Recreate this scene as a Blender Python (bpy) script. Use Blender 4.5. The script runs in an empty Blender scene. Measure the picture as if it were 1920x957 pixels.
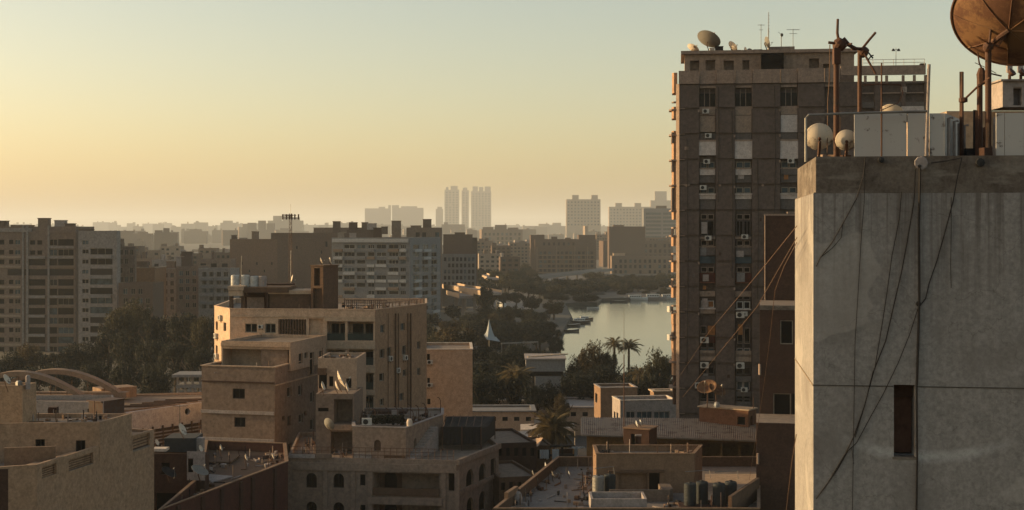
import bpy, math, random
from mathutils import Vector, Matrix, Quaternion

random.seed(11)
sc = bpy.context.scene
C = bpy.context.collection
R = math.radians

# ------------------------------------------------------------------ camera
FPX, CX, HY, HC = 2600.0, 960.0, 430.0, 38.0      # focal length in photo pixels, centre column, horizon row, eye height
cam_d = bpy.data.cameras.new('camera')
cam = bpy.data.objects.new('camera', cam_d)
C.objects.link(cam)
cam.location = (0, 0, HC)
cam.rotation_euler = (R(90), 0, 0)
cam_d.sensor_width = 36
cam_d.lens = FPX / 1920 * 36
cam_d.shift_y = -(478.5 - HY) / 1920
cam_d.clip_start = 0.5
cam_d.clip_end = 60000
sc.camera = cam

# ------------------------------------------------------------------ sky and sun
SUN_AZ, SUN_EL = R(-79), R(9.0)                  # from +Y, to the left
world = bpy.data.worlds.new('World')
sc.world = world
world.use_nodes = True
wn = world.node_tree
wn.nodes.clear()
wo = wn.nodes.new('ShaderNodeOutputWorld')
wb = wn.nodes.new('ShaderNodeBackground')
sky = wn.nodes.new('ShaderNodeTexSky')
sky.sky_type = 'NISHITA'
sky.sun_disc = False
sky.sun_elevation = SUN_EL
sky.sun_rotation = SUN_AZ
sky.altitude = 50
sky.air_density = 1.0
sky.dust_density = 2.1
sky.ozone_density = 1.0
wb.inputs['Strength'].default_value = 0.135
wmx = wn.nodes.new('ShaderNodeMix'); wmx.data_type = 'RGBA'; wmx.blend_type = 'MULTIPLY'
wmx.inputs[0].default_value = 1.0; wmx.inputs[7].default_value = (1.13, 0.985, 0.845, 1)      # warm white balance
wn.links.new(sky.outputs[0], wmx.inputs[6]); wn.links.new(wmx.outputs[2], wb.inputs['Color'])
wn.links.new(wb.outputs[0], wo.inputs['Surface'])
sl = bpy.data.lights.new('sun', 'SUN')
sl.energy = 4.5
sl.angle = R(0.5)
sl.color = (1.0, 0.70, 0.36)
sun = bpy.data.objects.new('sun', sl)
C.objects.link(sun)
sdir = Vector((math.sin(SUN_AZ) * math.cos(SUN_EL), math.cos(SUN_AZ) * math.cos(SUN_EL), math.sin(SUN_EL)))
sun.rotation_euler = sdir.to_track_quat('Z', 'Y').to_euler()
sun.location = (0, 0, 200)
sc.view_settings.view_transform = 'Standard'
sc.view_settings.look = 'None'
sc.view_settings.exposure = 0.80
sc.view_settings.gamma = 1.0
sc.render.engine = 'CYCLES'
sc.cycles.max_bounces = 6
sc.cycles.volume_bounces = 1
sc.cycles.transparent_max_bounces = 12
sc.cycles.use_denoising = True

# ------------------------------------------------------------------ measuring helpers
def G(px, D):
    return ((px - CX) * D / FPX, D)
def ZZ(py, D):
    return HC - (py - HY) * D / FPX
def W(px, py, D):
    return Vector(((px - CX) * D / FPX, D, ZZ(py, D)))
def hit(c, d, px):
    k = (px - CX) / FPX
    return (k * c[1] - c[0]) / (d[0] - k * d[1])
def boxL(px0, pxc, px1, D, th, dep=14):
    """footprint whose near corner is at column pxc; front runs right to px1, the left face back to px0"""
    th = R(th)
    f = (math.cos(th), math.sin(th)); l = (-math.sin(th), math.cos(th))
    c = G(pxc, D)
    t = hit(c, f, px1)
    s = dep if px0 is None or abs(px0 - pxc) < 0.5 else hit(c, l, px0)
    if s <= 0 or s > 60: s = dep
    b = (c[0] + f[0] * t, c[1] + f[1] * t)
    return [c, b, (b[0] + l[0] * s, b[1] + l[1] * s), (c[0] + l[0] * s, c[1] + l[1] * s)]
def boxR(px0, pxc, px1, D, th, dep=14):
    """near corner is the right end of the front at pxc; the right face runs back to px1"""
    th = R(th)
    f = (math.cos(th), math.sin(th)); l = (-math.sin(th), math.cos(th))
    c = G(pxc, D)
    t = hit(c, f, px0)
    s = dep if px1 is None or abs(px1 - pxc) < 0.5 else hit(c, l, px1)
    if s <= 0 or s > 60: s = dep
    a = (c[0] + f[0] * t, c[1] + f[1] * t)
    return [a, c, (c[0] + l[0] * s, c[1] + l[1] * s), (a[0] + l[0] * s, a[1] + l[1] * s)]
def inset(poly, d):
    out = []
    n = len(poly)
    for i in range(n):
        p0, p1, p2 = poly[i - 1], poly[i], poly[(i + 1) % n]
        d1 = Vector((p1[0] - p0[0], p1[1] - p0[1])).normalized(); d2 = Vector((p2[0] - p1[0], p2[1] - p1[1])).normalized()
        n1 = Vector((-d1.y, d1.x)); n2 = Vector((-d2.y, d2.x))
        b = n1 + n2
        if b.length < 1e-6: b = n1
        b.normalize()
        k = d / max(0.3, b.dot(n1))
        out.append((p1[0] + b.x * k, p1[1] + b.y * k))
    return out

# ------------------------------------------------------------------ objects
WL = {}
def link(o, parent=None, label=None, cat=None, group=None, kind=None):
    C.objects.link(o)
    if parent is not None: o.parent = parent
    if label: o['label'] = label
    if cat: o['category'] = cat
    if group: o['group'] = group
    if kind: o['kind'] = kind
    return o
def empty(name, loc, label, cat, group=None):
    o = bpy.data.objects.new(name, None)
    o.empty_display_size = 0.5
    o.location = loc
    link(o, None, label, cat, group)
    WL[o] = Vector(loc)
    return o

class MB:
    def __init__(s):
        s.v, s.f, s.m, s.mi = [], [], [], 0
        s.mats = []
    def mat(s, m):
        if m not in s.mats: s.mats.append(m)
        s.mi = s.mats.index(m); return s
    def face(s, pts):
        i = len(s.v)
        s.v += [tuple(p) for p in pts]
        s.f.append(tuple(range(i, i + len(pts)))); s.m.append(s.mi)
    def prism(s, poly, z0, z1, bottom=True, top=True):
        i = len(s.v); n = len(poly)
        s.v += [(p[0], p[1], z0) for p in poly] + [(p[0], p[1], z1) for p in poly]
        for k in range(n):
            a, b = k, (k + 1) % n
            s.f.append((i + a, i + b, i + n + b, i + n + a)); s.m.append(s.mi)
        if top: s.f.append(tuple(i + n + k for k in range(n))); s.m.append(s.mi)
        if bottom: s.f.append(tuple(i + k for k in reversed(range(n)))); s.m.append(s.mi)
    def box(s, x0, x1, y0, y1, z0, z1):
        s.prism([(x0, y0), (x1, y0), (x1, y1), (x0, y1)], z0, z1)
    def obox(s, a, b, w, z0, z1, off=0.0):
        """box along the plan line a-b, w deep towards the inside, off inwards"""
        d = Vector((b[0] - a[0], b[1] - a[1])).normalized(); n = Vector((-d.y, d.x))
        s.prism([(a[0] + n.x * off, a[1] + n.y * off), (b[0] + n.x * off, b[1] + n.y * off), (b[0] + n.x * (off + w), b[1] + n.y * (off + w)), (a[0] + n.x * (off + w), a[1] + n.y * (off + w))], z0, z1)
    def tube(s, pts, r, n=8, r1=None, cap=True):
        pts = [Vector(p) for p in pts]
        m = len(pts); i0 = len(s.v)
        up = None
        for k, p in enumerate(pts):
            t = (pts[min(k + 1, m - 1)] - pts[max(k - 1, 0)]).normalized()
            if up is None:
                up = Vector((0, 0, 1)) if abs(t.z) < 0.9 else Vector((1, 0, 0))
            a = t.cross(up)
            if a.length < 1e-5: a = t.cross(Vector((0, 1, 0)))
            a.normalize(); b = t.cross(a).normalized(); up = b.cross(t) if False else up
            rr = r if r1 is None else r + (r1 - r) * k / (m - 1)
            for j in range(n):
                w = 2 * math.pi * j / n
                q = p + a * (math.cos(w) * rr) + b * (math.sin(w) * rr)
                s.v.append(tuple(q))
        for k in range(m - 1):
            for j in range(n):
                a, b = i0 + k * n + j, i0 + k * n + (j + 1) % n
                s.f.append((a, a + n, b + n, b)); s.m.append(s.mi)
        if cap:
            s.f.append(tuple(i0 + j for j in range(n))); s.m.append(s.mi)
            s.f.append(tuple(i0 + (m - 1) * n + j for j in reversed(range(n)))); s.m.append(s.mi)
    def lathe(s, prof, c, n=20, M=None):
        """prof: list of (r, z) about +Z at c; M optional rotation"""
        i0 = len(s.v)
        for (r, z) in prof:
            for j in range(n):
                w = 2 * math.pi * j / n
                q = Vector((math.cos(w) * r, math.sin(w) * r, z))
                if M is not None: q = M @ q
                s.v.append((q.x + c[0], q.y + c[1], q.z + c[2]))
        for k in range(len(prof) - 1):
            for j in range(n):
                a, b = i0 + k * n + j, i0 + k * n + (j + 1) % n
                s.f.append((a, b, b + n, a + n)); s.m.append(s.mi)
    def mesh(s, name, org=(0, 0, 0), smooth=False):
        me = bpy.data.meshes.new(name)
        ox, oy, oz = org
        me.from_pydata([(a - ox, b - oy, c - oz) for a, b, c in s.v], [], s.f)
        for m in s.mats: me.materials.append(m)
        if len(s.mats) > 1: me.polygons.foreach_set('material_index', s.m)
        if smooth: me.polygons.foreach_set('use_smooth', [True] * len(s.f))
        me.update()
        return me
    def build(s, name, mat=None, parent=None, smooth=False, **kw):
        if mat is not None and not s.mats: s.mats = [mat]
        org = WL.get(parent, Vector((0, 0, 0)))
        base = org
        if parent is None:
            org = Vector((sum(v[0] for v in s.v) / len(s.v), sum(v[1] for v in s.v) / len(s.v), min(v[2] for v in s.v)))
        o = bpy.data.objects.new(name, s.mesh(name, org, smooth))
        if parent is None: o.location = org
        link(o, parent, **kw)
        WL[o] = Vector(org)
        return o
def place(name, me, loc, rz=0.0, parent=None, scale=None, rot=None, **kw):
    """an object showing shared mesh data at a world point"""
    o = bpy.data.objects.new(name, me)
    o.location = Vector(loc) - WL.get(parent, Vector((0, 0, 0)))
    if rot is not None: o.rotation_euler = rot
    else: o.rotation_euler = (0, 0, rz)
    if scale is not None: o.scale = scale
    link(o, parent, **kw)
    WL[o] = Vector(loc)
    return o

# ------------------------------------------------------------------ materials
MC = {}
SOOT = 0.77                                         # evenly darkens all wall colours, for deeper contrast in the shade
def nodes(name):
    m = bpy.data.materials.new(name); m.use_nodes = True
    nt = m.node_tree
    return m, nt, nt.nodes['Principled BSDF']
def N(nt, t, **kw):
    n = nt.nodes.new(t)
    for k, v in kw.items():
        if k.startswith('_'): setattr(n, k[1:], v)
        else: n.inputs[k].default_value = v
    return n
def mixc(nt, fac, a, b, mode='MIX'):
    n = nt.nodes.new('ShaderNodeMix'); n.data_type = 'RGBA'; n.blend_type = mode
    for k, v in ((0, fac), (6, a), (7, b)):
        if hasattr(v, 'node'): nt.links.new(v, n.inputs[k])
        elif k == 0: n.inputs[0].default_value = v
        else: n.inputs[k].default_value = (*v, 1)
    return n.outputs[2]
def ramp(nt, src, a, b, va=0.0, vb=1.0):
    n = nt.nodes.new('ShaderNodeMapRange')
    n.inputs[1].default_value = a; n.inputs[2].default_value = b; n.inputs[3].default_value = va; n.inputs[4].default_value = vb
    nt.links.new(src, n.inputs[0]); return n.outputs[0]
def noise(nt, vec, scale, detail=4, rough=0.55):
    n = N(nt, 'ShaderNodeTexNoise', Scale=scale, Detail=detail, Roughness=rough)
    nt.links.new(vec, n.inputs['Vector']); return n.outputs[0]
def pos(nt, sc3=(1, 1, 1)):
    g = nt.nodes.new('ShaderNodeNewGeometry')
    m = nt.nodes.new('ShaderNodeMapping'); m.inputs['Scale'].default_value = sc3
    nt.links.new(g.outputs['Position'], m.inputs['Vector']); return m.outputs[0]

def plaster(name, col, dirt=0.5, patch=0.6, streak=0.5, bump=0.25, rough=0.92, fine=6.0, tint=(1.12, 1.0, 0.86)):
    """weathered render: blotches, rain streaks, repaired patches and grain"""
    if name in MC: return MC[name]
    m, nt, b = nodes(name)
    p = pos(nt)
    col = tuple(c * SOOT * w for c, w in zip(col, (1.05, 0.965, 0.94)))
    dark = tuple(c * (1 - dirt * 0.75) for c in col)
    alt = tuple(c * t for c, t in zip(col, tint))
    big = ramp(nt, noise(nt, p, 0.35, 5, 0.6), 0.38, 0.66)
    c1 = mixc(nt, big, col, alt)
    st = ramp(nt, noise(nt, pos(nt, (2.2, 2.2, 0.16)), 1.0, 5, 0.65), 0.46, 0.72, 0, streak)
    c2 = mixc(nt, st, c1, dark)
    pt = ramp(nt, noise(nt, p, 0.9, 6, 0.7), 0.52, 0.62, 0, patch * 0.55)
    c3 = mixc(nt, pt, c2, tuple(c * 0.72 for c in col))
    fn = noise(nt, p, fine, 5, 0.7)
    md = ramp(nt, noise(nt, p, 1.7, 6, 0.75), 0.36, 0.64)
    c3 = mixc(nt, 0.6, c3, mixc(nt, md, tuple(c * 0.45 for c in col), tuple(min(1, c * 1.5) for c in col)))
    c4 = mixc(nt, 0.45, c3, mixc(nt, ramp(nt, fn, 0.3, 0.7), tuple(c * 0.5 for c in col), tuple(min(1, c * 1.5) for c in col)))
    nt.links.new(c4, b.inputs['Base Color'])
    b.inputs['Roughness'].default_value = rough
    b.inputs['Specular IOR Level'].default_value = 0.2
    bp = N(nt, 'ShaderNodeBump', Strength=bump, Distance=0.05)
    nt.links.new(fn, bp.inputs['Height']); nt.links.new(bp.outputs[0], b.inputs['Normal'])
    MC[name] = m
    return m
def flat(name, col, rough=0.7, metal=0.0, var=0.25, scale=3.0, spec=0.3, bump=0.0):
    if name in MC: return MC[name]
    m, nt, b = nodes(name)
    col = tuple(x * 0.75 for x in col)
    n = noise(nt, pos(nt), scale, 4, 0.6)
    c = mixc(nt, ramp(nt, n, 0.3, 0.7), tuple(x * (1 - var) for x in col), tuple(min(1, x * (1 + var)) for x in col))
    nt.links.new(c, b.inputs['Base Color'])
    b.inputs['Roughness'].default_value = rough; b.inputs['Metallic'].default_value = metal
    b.inputs['Specular IOR Level'].default_value = spec
    if bump:
        bp = N(nt, 'ShaderNodeBump', Strength=bump, Distance=0.03)
        nt.links.new(n, bp.inputs['Height']); nt.links.new(bp.outputs[0], b.inputs['Normal'])
    MC[name] = m
    return m
def rusty(name, paint, rust=(0.07, 0.032, 0.018), amount=0.5, scale=3.0, rough=0.75):
    if name in MC: return MC[name]
    m, nt, b = nodes(name)
    n = noise(nt, pos(nt), scale, 8, 0.72)
    f = ramp(nt, n, 0.62 - amount * 0.3, 0.70 - amount * 0.3)
    n2 = noise(nt, pos(nt), scale * 6, 4, 0.7)
    r = mixc(nt, n2, tuple(x * 0.5 for x in rust), tuple(x * 1.5 for x in rust))
    nt.links.new(mixc(nt, f, paint, r), b.inputs['Base Color'])
    b.inputs['Roughness'].default_value = rough
    b.inputs['Specular IOR Level'].default_value = 0.3
    MC[name] = m
    return m
def glassy(name, col, rough=0.12):
    if name in MC: return MC[name]
    m, nt, b = nodes(name)
    n = noise(nt, pos(nt), 0.7, 2)
    nt.links.new(mixc(nt, ramp(nt, n, 0.35, 0.65), tuple(x * 0.6 for x in col), tuple(x * 1.5 for x in col)), b.inputs['Base Color'])
    b.inputs['Roughness'].default_value = rough
    b.inputs['Specular IOR Level'].default_value = 0.07
    MC[name] = m
    return m
M_CREAM = plaster('cream_render', (0.48, 0.39, 0.28), 0.5)
M_BEIGE = plaster('beige_render', (0.42, 0.33, 0.24), 0.6)
M_TAN = plaster('tan_render', (0.23, 0.16, 0.105), 0.6)
M_BROWN = plaster('brown_render', (0.125, 0.083, 0.055), 0.55)
M_TOWER = plaster('tower_brown_render', (0.118, 0.10, 0.09), 0.5, fine=2.5)
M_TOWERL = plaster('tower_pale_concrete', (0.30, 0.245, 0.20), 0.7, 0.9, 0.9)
M_TOWERW = plaster('tower_white_panel', (0.5, 0.48, 0.45), 0.5, 0.6)
M_DARKB = plaster('dark_brick_render', (0.065, 0.038, 0.028), 0.5)
M_BRICK = plaster('red_brick_wall', (0.085, 0.038, 0.028), 0.6, 0.7, 0.6)
M_STONE = plaster('rough_stone_render', (0.29, 0.235, 0.185), 0.8, 1.0, 0.6, 0.7, fine=2.4)
M_GREYW = plaster('grey_white_render', (0.34, 0.32, 0.30), 0.55, 0.7)
M_WHITE = plaster('white_render', (0.62, 0.57, 0.48), 0.35, 0.3)
M_BLUEG = plaster('blue_grey_render', (0.22, 0.23, 0.23), 0.5)
M_FAR = plaster('far_render', (0.20, 0.16, 0.125), 0.5)
M_FARB = plaster('far_brown_render', (0.12, 0.092, 0.076), 0.5)
M_FARP = plaster('far_pale_render', (0.30, 0.26, 0.21), 0.4)
M_ROOF = plaster('dusty_roof', (0.24, 0.205, 0.165), 0.6, 1.0, 0.2, fine=1.5)
M_OCHRE = plaster('ochre_render', (0.33, 0.19, 0.075), 0.6, 1.0, 0.7)
M_GLASS = glassy('dark_window_glass', (0.008, 0.010, 0.012))
M_GLASSB = glassy('blue_window_glass', (0.045, 0.065, 0.075), 0.25)
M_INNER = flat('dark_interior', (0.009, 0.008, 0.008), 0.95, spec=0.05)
M_SHUT = flat('brown_shutter', (0.018, 0.014, 0.012), 0.8)
M_SHUTP = flat('pale_shutter', (0.28, 0.25, 0.21), 0.8)
M_FRAME = flat('window_frame_paint', (0.30, 0.26, 0.20), 0.6)
M_FRAMEW = flat('white_frame_paint', (0.55, 0.53, 0.48), 0.5)
M_ACW = flat('air_conditioner_paint', (0.55, 0.53, 0.48), 0.5)
M_BLACK = flat('black_plastic', (0.02, 0.02, 0.02), 0.6)
M_RUST = rusty('rusty_steel', (0.05, 0.032, 0.022), amount=0.9)
M_DISHW = rusty('white_dish_paint', (0.52, 0.45, 0.36), amount=0.22, scale=1.6)
M_DISHB = rusty('brown_dish_metal', (0.16, 0.085, 0.038), (0.09, 0.04, 0.02), amount=0.45, scale=1.3)
M_DISHG = rusty('grey_dish_metal', (0.16, 0.15, 0.13), amount=0.1)
M_STEEL = flat('dull_galvanised_steel', (0.25, 0.24, 0.22), 0.5, 0.5)
M_TANKW = flat('white_tank_plastic', (0.52, 0.52, 0.49), 0.5)
M_TANKD = flat('dark_blue_tank_plastic', (0.018, 0.024, 0.027), 0.7)
M_BARK = flat('tree_bark', (0.07, 0.05, 0.035), 0.95, var=0.4)
M_GREEN = flat('green_balcony_screen', (0.035, 0.055, 0.048), 0.7)
M_CLOTH = flat('dark_shade_cloth', (0.018, 0.018, 0.02), 0.95)

# ------------------------------------------------------------------ buildings
def wall(mb, A, B, z0, z1, ops, t=0.3):
    """wall from A to B (left to right seen from outside) with recessed openings (u0,u1,v0,v1,depth,back,arch)"""
    A = Vector(A); B = Vector(B)
    L = (B - A).length
    d = (B - A) / L; n = Vector((-d.y, d.x))
    def P(u, v, k=0.0): return (A.x + d.x * u + n.x * k, A.y + d.y * u + n.y * k, v)
    us = sorted({0.0, L} | {round(o[0], 4) for o in ops} | {round(o[1], 4) for o in ops})
    vs = sorted({z0, z1} | {round(o[2], 4) for o in ops} | {round(o[3], 4) for o in ops})
    us = [u for u in us if -1e-6 <= u <= L + 1e-6]; vs = [v for v in vs if z0 - 1e-6 <= v <= z1 + 1e-6]
    for j in range(len(vs) - 1):
        vc = (vs[j] + vs[j + 1]) / 2
        row = [o for o in ops if o[2] < vc < o[3]]
        start = None
        for i in range(len(us) - 1):
            uc = (us[i] + us[i + 1]) / 2
            inside = any(o[0] < uc < o[1] for o in row)
            if inside:
                if start is not None:
                    mb.face([P(start, vs[j]), P(us[i], vs[j]), P(us[i], vs[j + 1]), P(start, vs[j + 1])]); start = None
            elif start is None: start = us[i]
        if start is not None:
            mb.face([P(start, vs[j]), P(L, vs[j]), P(L, vs[j + 1]), P(start, vs[j + 1])])
    for (u0, u1, v0, v1, dep, back, arch) in ops:
        mb.face([P(u0, v0), P(u0, v0, dep), P(u0, v1, dep), P(u0, v1)])
        mb.face([P(u1, v0), P(u1, v1), P(u1, v1, dep), P(u1, v0, dep)])
        mb.face([P(u0, v0), P(u1, v0), P(u1, v0, dep), P(u0, v0, dep)])
        mb.face([P(u0, v1), P(u0, v1, dep), P(u1, v1, dep), P(u1, v1)])
        if back: mb.face([P(u0, v0, dep), P(u1, v0, dep), P(u1, v1, dep), P(u0, v1, dep)])
        if arch:
            r = (u1 - u0) / 2; uc = (u0 + u1) / 2; zc = v1 - r
            K = 7
            arc = [(uc + r * math.cos(math.pi * k / (2 * K)), zc + r * math.sin(math.pi * k / (2 * K))) for k in range(K + 1)]
            for k in range(K):
                (a, b), (c, e) = arc[k], arc[k + 1]
                mb.face([P(a, b), P(u1, v1), P(c, e)])
                mb.face([P(2 * uc - a, b), P(2 * uc - c, e), P(u0, v1)])
                mb.face([P(a, b), P(c, e), P(c, e, dep), P(a, b, dep)])
                mb.face([P(2 * uc - a, b), P(2 * uc - a, b, dep), P(2 * uc - c, e, dep), P(2 * uc - c, e)])

WM = {}
def window_mesh(w, h, style, pane):
    key = (round(w, 1), round(h, 1), style, pane.name)
    if key in WM: return WM[key], key
    f = MB(); g = MB()
    fw = min(0.09, w * 0.12)
    if style != 'pane':
        f.box(0, fw, 0, 0.08, 0, h); f.box(w - fw, w, 0, 0.08, 0, h)
        f.box(fw, w - fw, 0, 0.08, 0, fw); f.box(fw, w - fw, 0, 0.08, h - fw, h)
        if style == 'two': f.box(w / 2 - fw / 2, w / 2 + fw / 2, 0.005, 0.075, fw, h - fw)
        if style == 'three':
            for q in (1 / 3, 2 / 3): f.box(w * q - fw / 2, w * q + fw / 2, 0.005, 0.075, fw, h - fw)
    g.box(0.003, w - 0.003, 0.085, 0.12, 0.003, h - 0.003)
    WM[key] = (f.mesh('window') if style != 'pane' else None, g.mesh('pane'))
    return WM[key], key
FR = {}
def add_window(parent, A, B, op, style='two', pane=None, frame=None, name='window', inset_d=0.16, label=None, **kw):
    A = Vector(A); B = Vector(B); d = (B - A).normalized(); n = Vector((-d.y, d.x))
    u0, u1, v0, v1, dep = op[:5]
    pane = pane or M_GLASS; frame = frame or M_FRAME
    k = min(inset_d, dep - 0.14)
    w, h = u1 - u0, v1 - v0
    (fm, gm), key = window_mesh(w, h, style, pane)
    loc = (A.x + d.x * u0 + n.x * k, A.y + d.y * u0 + n.y * k, v0)
    rz = math.atan2(d.y, d.x)
    s = (w / key[0] if key[0] > 0 else 1, 1, h / key[1] if key[1] > 0 else 1)
    # meshes are cached at the first size met; scale the copy to this opening
    if ('size', key) not in FR: FR[('size', key)] = (w, h)
    bw, bh = FR[('size', key)]
    s = (w / bw, 1, h / bh)
    if style == 'pane':
        if not gm.materials: gm.materials.append(pane)
        return place(name, gm, loc, rz, parent, s, label=label)
    fkey = (key, frame.name)
    if fkey not in FR:
        fm2 = fm.copy(); fm2.materials.clear(); fm2.materials.append(frame); FR[fkey] = fm2
        if not gm.materials: gm.materials.append(pane)
    o = place(name, FR[fkey], loc, rz, parent, s, label=label)
    p = bpy.data.objects.new('pane', gm)
    link(p, o)
    return o

class Bld:
    """a building: root empty > wall, roof, windows, ...   footprint counter-clockwise, edge 0 is the front"""
    def __init__(s, name, label, cat, poly, ztop, mat, zbase=0.0, group=None, parent=None):
        s.poly = [tuple(p) for p in poly]; s.z0, s.z1, s.mat = zbase, ztop, mat
        cx = sum(p[0] for p in poly) / len(poly); cy = sum(p[1] for p in poly) / len(poly)
        s.root = parent or empty(name, (cx, cy, zbase), label, cat, group)
        s.ops = {}
        s.todo = []
    def edge(s, e):
        return Vector(s.poly[e]), Vector(s.poly[(e + 1) % len(s.poly)])
    def uv(s, e, px, py):
        A, B = s.edge(e); d = (B - A).normalized()
        u = hit(A, d, px)
        y = A.y + d.y * u
        return u, ZZ(py, y)
    def rect(s, e, px0, px1, py0, py1):
        u0, za = s.uv(e, px0, py1); u1, zb = s.uv(e, px1, py1)
        _, zc = s.uv(e, px0, py0); _, zd = s.uv(e, px1, py0)
        return u0, u1, (za + zb) / 2, (zc + zd) / 2
    def open(s, e, px0, px1, py0, py1, dep=0.3, back=True, arch=False, **win):
        """an opening given by the picture rectangle it fills; win: style, pane, frame, name"""
        r = s.rect(e, px0, px1, py0, py1)
        return s.open_m(e, *r, dep=dep, back=back, arch=arch, **win)
    def open_m(s, e, u0, u1, v0, v1, dep=0.3, back=True, arch=False, **win):
        op = (round(u0, 4), round(u1, 4), round(v0, 4), round(v1, 4), dep, back, arch)
        s.ops.setdefault(e, []).append(op)
        if win.get('style'): s.todo.append((e, op, win))
        return op
    def finish(s, parapet=0.7, pt=0.22, roof=None, roofmat=None, joined=False, cap=None):
        w = MB()
        n = len(s.poly)
        for e in range(n):
            A, B = s.edge(e)
            wall(w, A, B, s.z0, s.z1, s.ops.get(e, []))
        inn = inset(s.poly, pt)
        zr = s.z1 - parapet
        for e in range(n):
            a, b = s.poly[e], s.poly[(e + 1) % n]; c, d = inn[e], inn[(e + 1) % n]
            w.face([(*a, s.z1), (*b, s.z1), (*d, s.z1), (*c, s.z1)])
            if parapet > 0: w.face([(*d, s.z1), (*d, zr), (*c, zr), (*c, s.z1)])
        s.wall = w.build('wall', s.mat, s.root)
        r = MB(); r.prism(inset(s.poly, 0.012), zr - 0.2, zr - 0.004 if parapet > 0 else zr + 0.02)
        s.roof = r.build('roof', roofmat or M_ROOF, s.root)
        if cap:
            q = MB(); out = inset(s.poly, -cap[0]); inn2 = inset(s.poly, pt + cap[0])
            for e in range(n):
                f = (e + 1) % n
                q.prism([out[e], out[f], inn2[f], inn2[e]], s.z1 + 0.003, s.z1 + cap[1])
            q.build('coping', cap[2] if len(cap) > 2 else s.mat, s.root)
        if joined:
            g = MB()
            for (e, op, win) in s.todo:
                A, B = s.edge(e); d = (B - A).normalized(); nn = Vector((-d.y, d.x))
                g.mat(win.get('pane') or M_GLASS)
                k = min(0.2, op[4] * 0.5)
                a = (A.x + d.x * (op[0] + .02) + nn.x * k, A.y + d.y * (op[0] + .02) + nn.y * k); b = (A.x + d.x * (op[1] - .02) + nn.x * k, A.y + d.y * (op[1] - .02) + nn.y * k)
                g.obox(a, b, 0.06, op[2] + .02, op[3] - .02)
            if g.f: g.build('windows', None, s.root, kind='stuff')
        else:
            for (e, op, win) in s.todo:
                A, B = s.edge(e); add_window(s.root, A, B, op, **win)
        return s
    def band(s, e, py, h, proud=0.12, mat=None, name='ledge', px0=None, px1=None):
        """a ledge standing proud of edge e, its top at picture row py (measured at the edge's start)"""
        A, B = s.edge(e); d = (B - A).normalized(); n = Vector((-d.y, d.x))
        u0, z = s.uv(e, px0, py) if px0 is not None else (0.0, ZZ(py, A.y))
        u1 = s.uv(e, px1, py)[0] if px1 is not None else (B - A).length
        a = A + d * u0 - n * proud; b = A + d * u1 - n * proud
        m = MB(); m.obox(a, b, proud - 0.003, z - h, z)
        return m.build(name, mat or s.mat, s.root)
    def onwall(s, e, px, py):
        A, B = s.edge(e); d = (B - A).normalized(); u, z = s.uv(e, px, py)
        p = A + d * u
        return Vector((p.x, p.y, z)), d, Vector((-d.y, d.x))

def sub(B, poly, z0, z1, mat, name='rooftop_room', parent=None):
    m = MB(); m.prism(poly, z0, z1)
    return m.build(name, mat, parent or B.root)

# ------------------------------------------------------------------ setting: ground, river, roads, haze
def sheet(name, pts, z, mat, kind='structure', thick=0.0):
    m = MB()
    if thick: m.prism(pts, z - thick, z)
    else: m.face([(p[0], p[1], z) for p in pts])
    return m.build(name, mat, None, kind=kind)
m, nt, b = nodes('city_ground')
g1 = ramp(nt, noise(nt, pos(nt), 0.012, 6, 0.65), 0.4, 0.6)
g2 = noise(nt, pos(nt), 0.25, 6, 0.7)
cA = mixc(nt, g1, (0.06, 0.05, 0.04), (0.025, 0.03, 0.022))
nt.links.new(mixc(nt, 0.5, cA, mixc(nt, ramp(nt, g2, .3, .7), (0.02, 0.018, 0.016), (0.09, 0.075, 0.06))), b.inputs['Base Color'])
b.inputs['Roughness'].default_value = 0.95
M_GROUND = m
sheet('ground', [(-20000, -200), (20000, -200), (20000, 30000), (-20000, 30000)], 0.0, M_GROUND)
m, nt, b = nodes('river_water')
b.inputs['Base Color'].default_value = (0.035, 0.045, 0.04, 1)
b.inputs['Roughness'].default_value = 0.09
b.inputs['IOR'].default_value = 1.33
wv = noise(nt, pos(nt, (1, 0.35, 1)), 0.9, 5, 0.6)
bp = N(nt, 'ShaderNodeBump', Strength=0.22, Distance=0.1)
nt.links.new(wv, bp.inputs['Height']); nt.links.new(bp.outputs[0], b.inputs['Normal'])
M_WATER = m
def gp(px, py, z=0.0):
    D = (HC - z) * FPX / (py - HY); return G(px, D)
sheet('river', [gp(1110, 760), gp(1420, 760), gp(1500, 557), gp(1395, 555), gp(1250, 557), gp(1130, 560), gp(1062, 572), gp(1075, 600), gp(1050, 640), gp(1046, 690)], 0.06, M_WATER)
M_ASPH = flat('worn_asphalt', (0.055, 0.052, 0.05), 0.85, var=0.3, scale=0.8)
M_PAVE = plaster('dusty_pavement', (0.21, 0.18, 0.14), 0.5, 0.8, 0.1)

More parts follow.
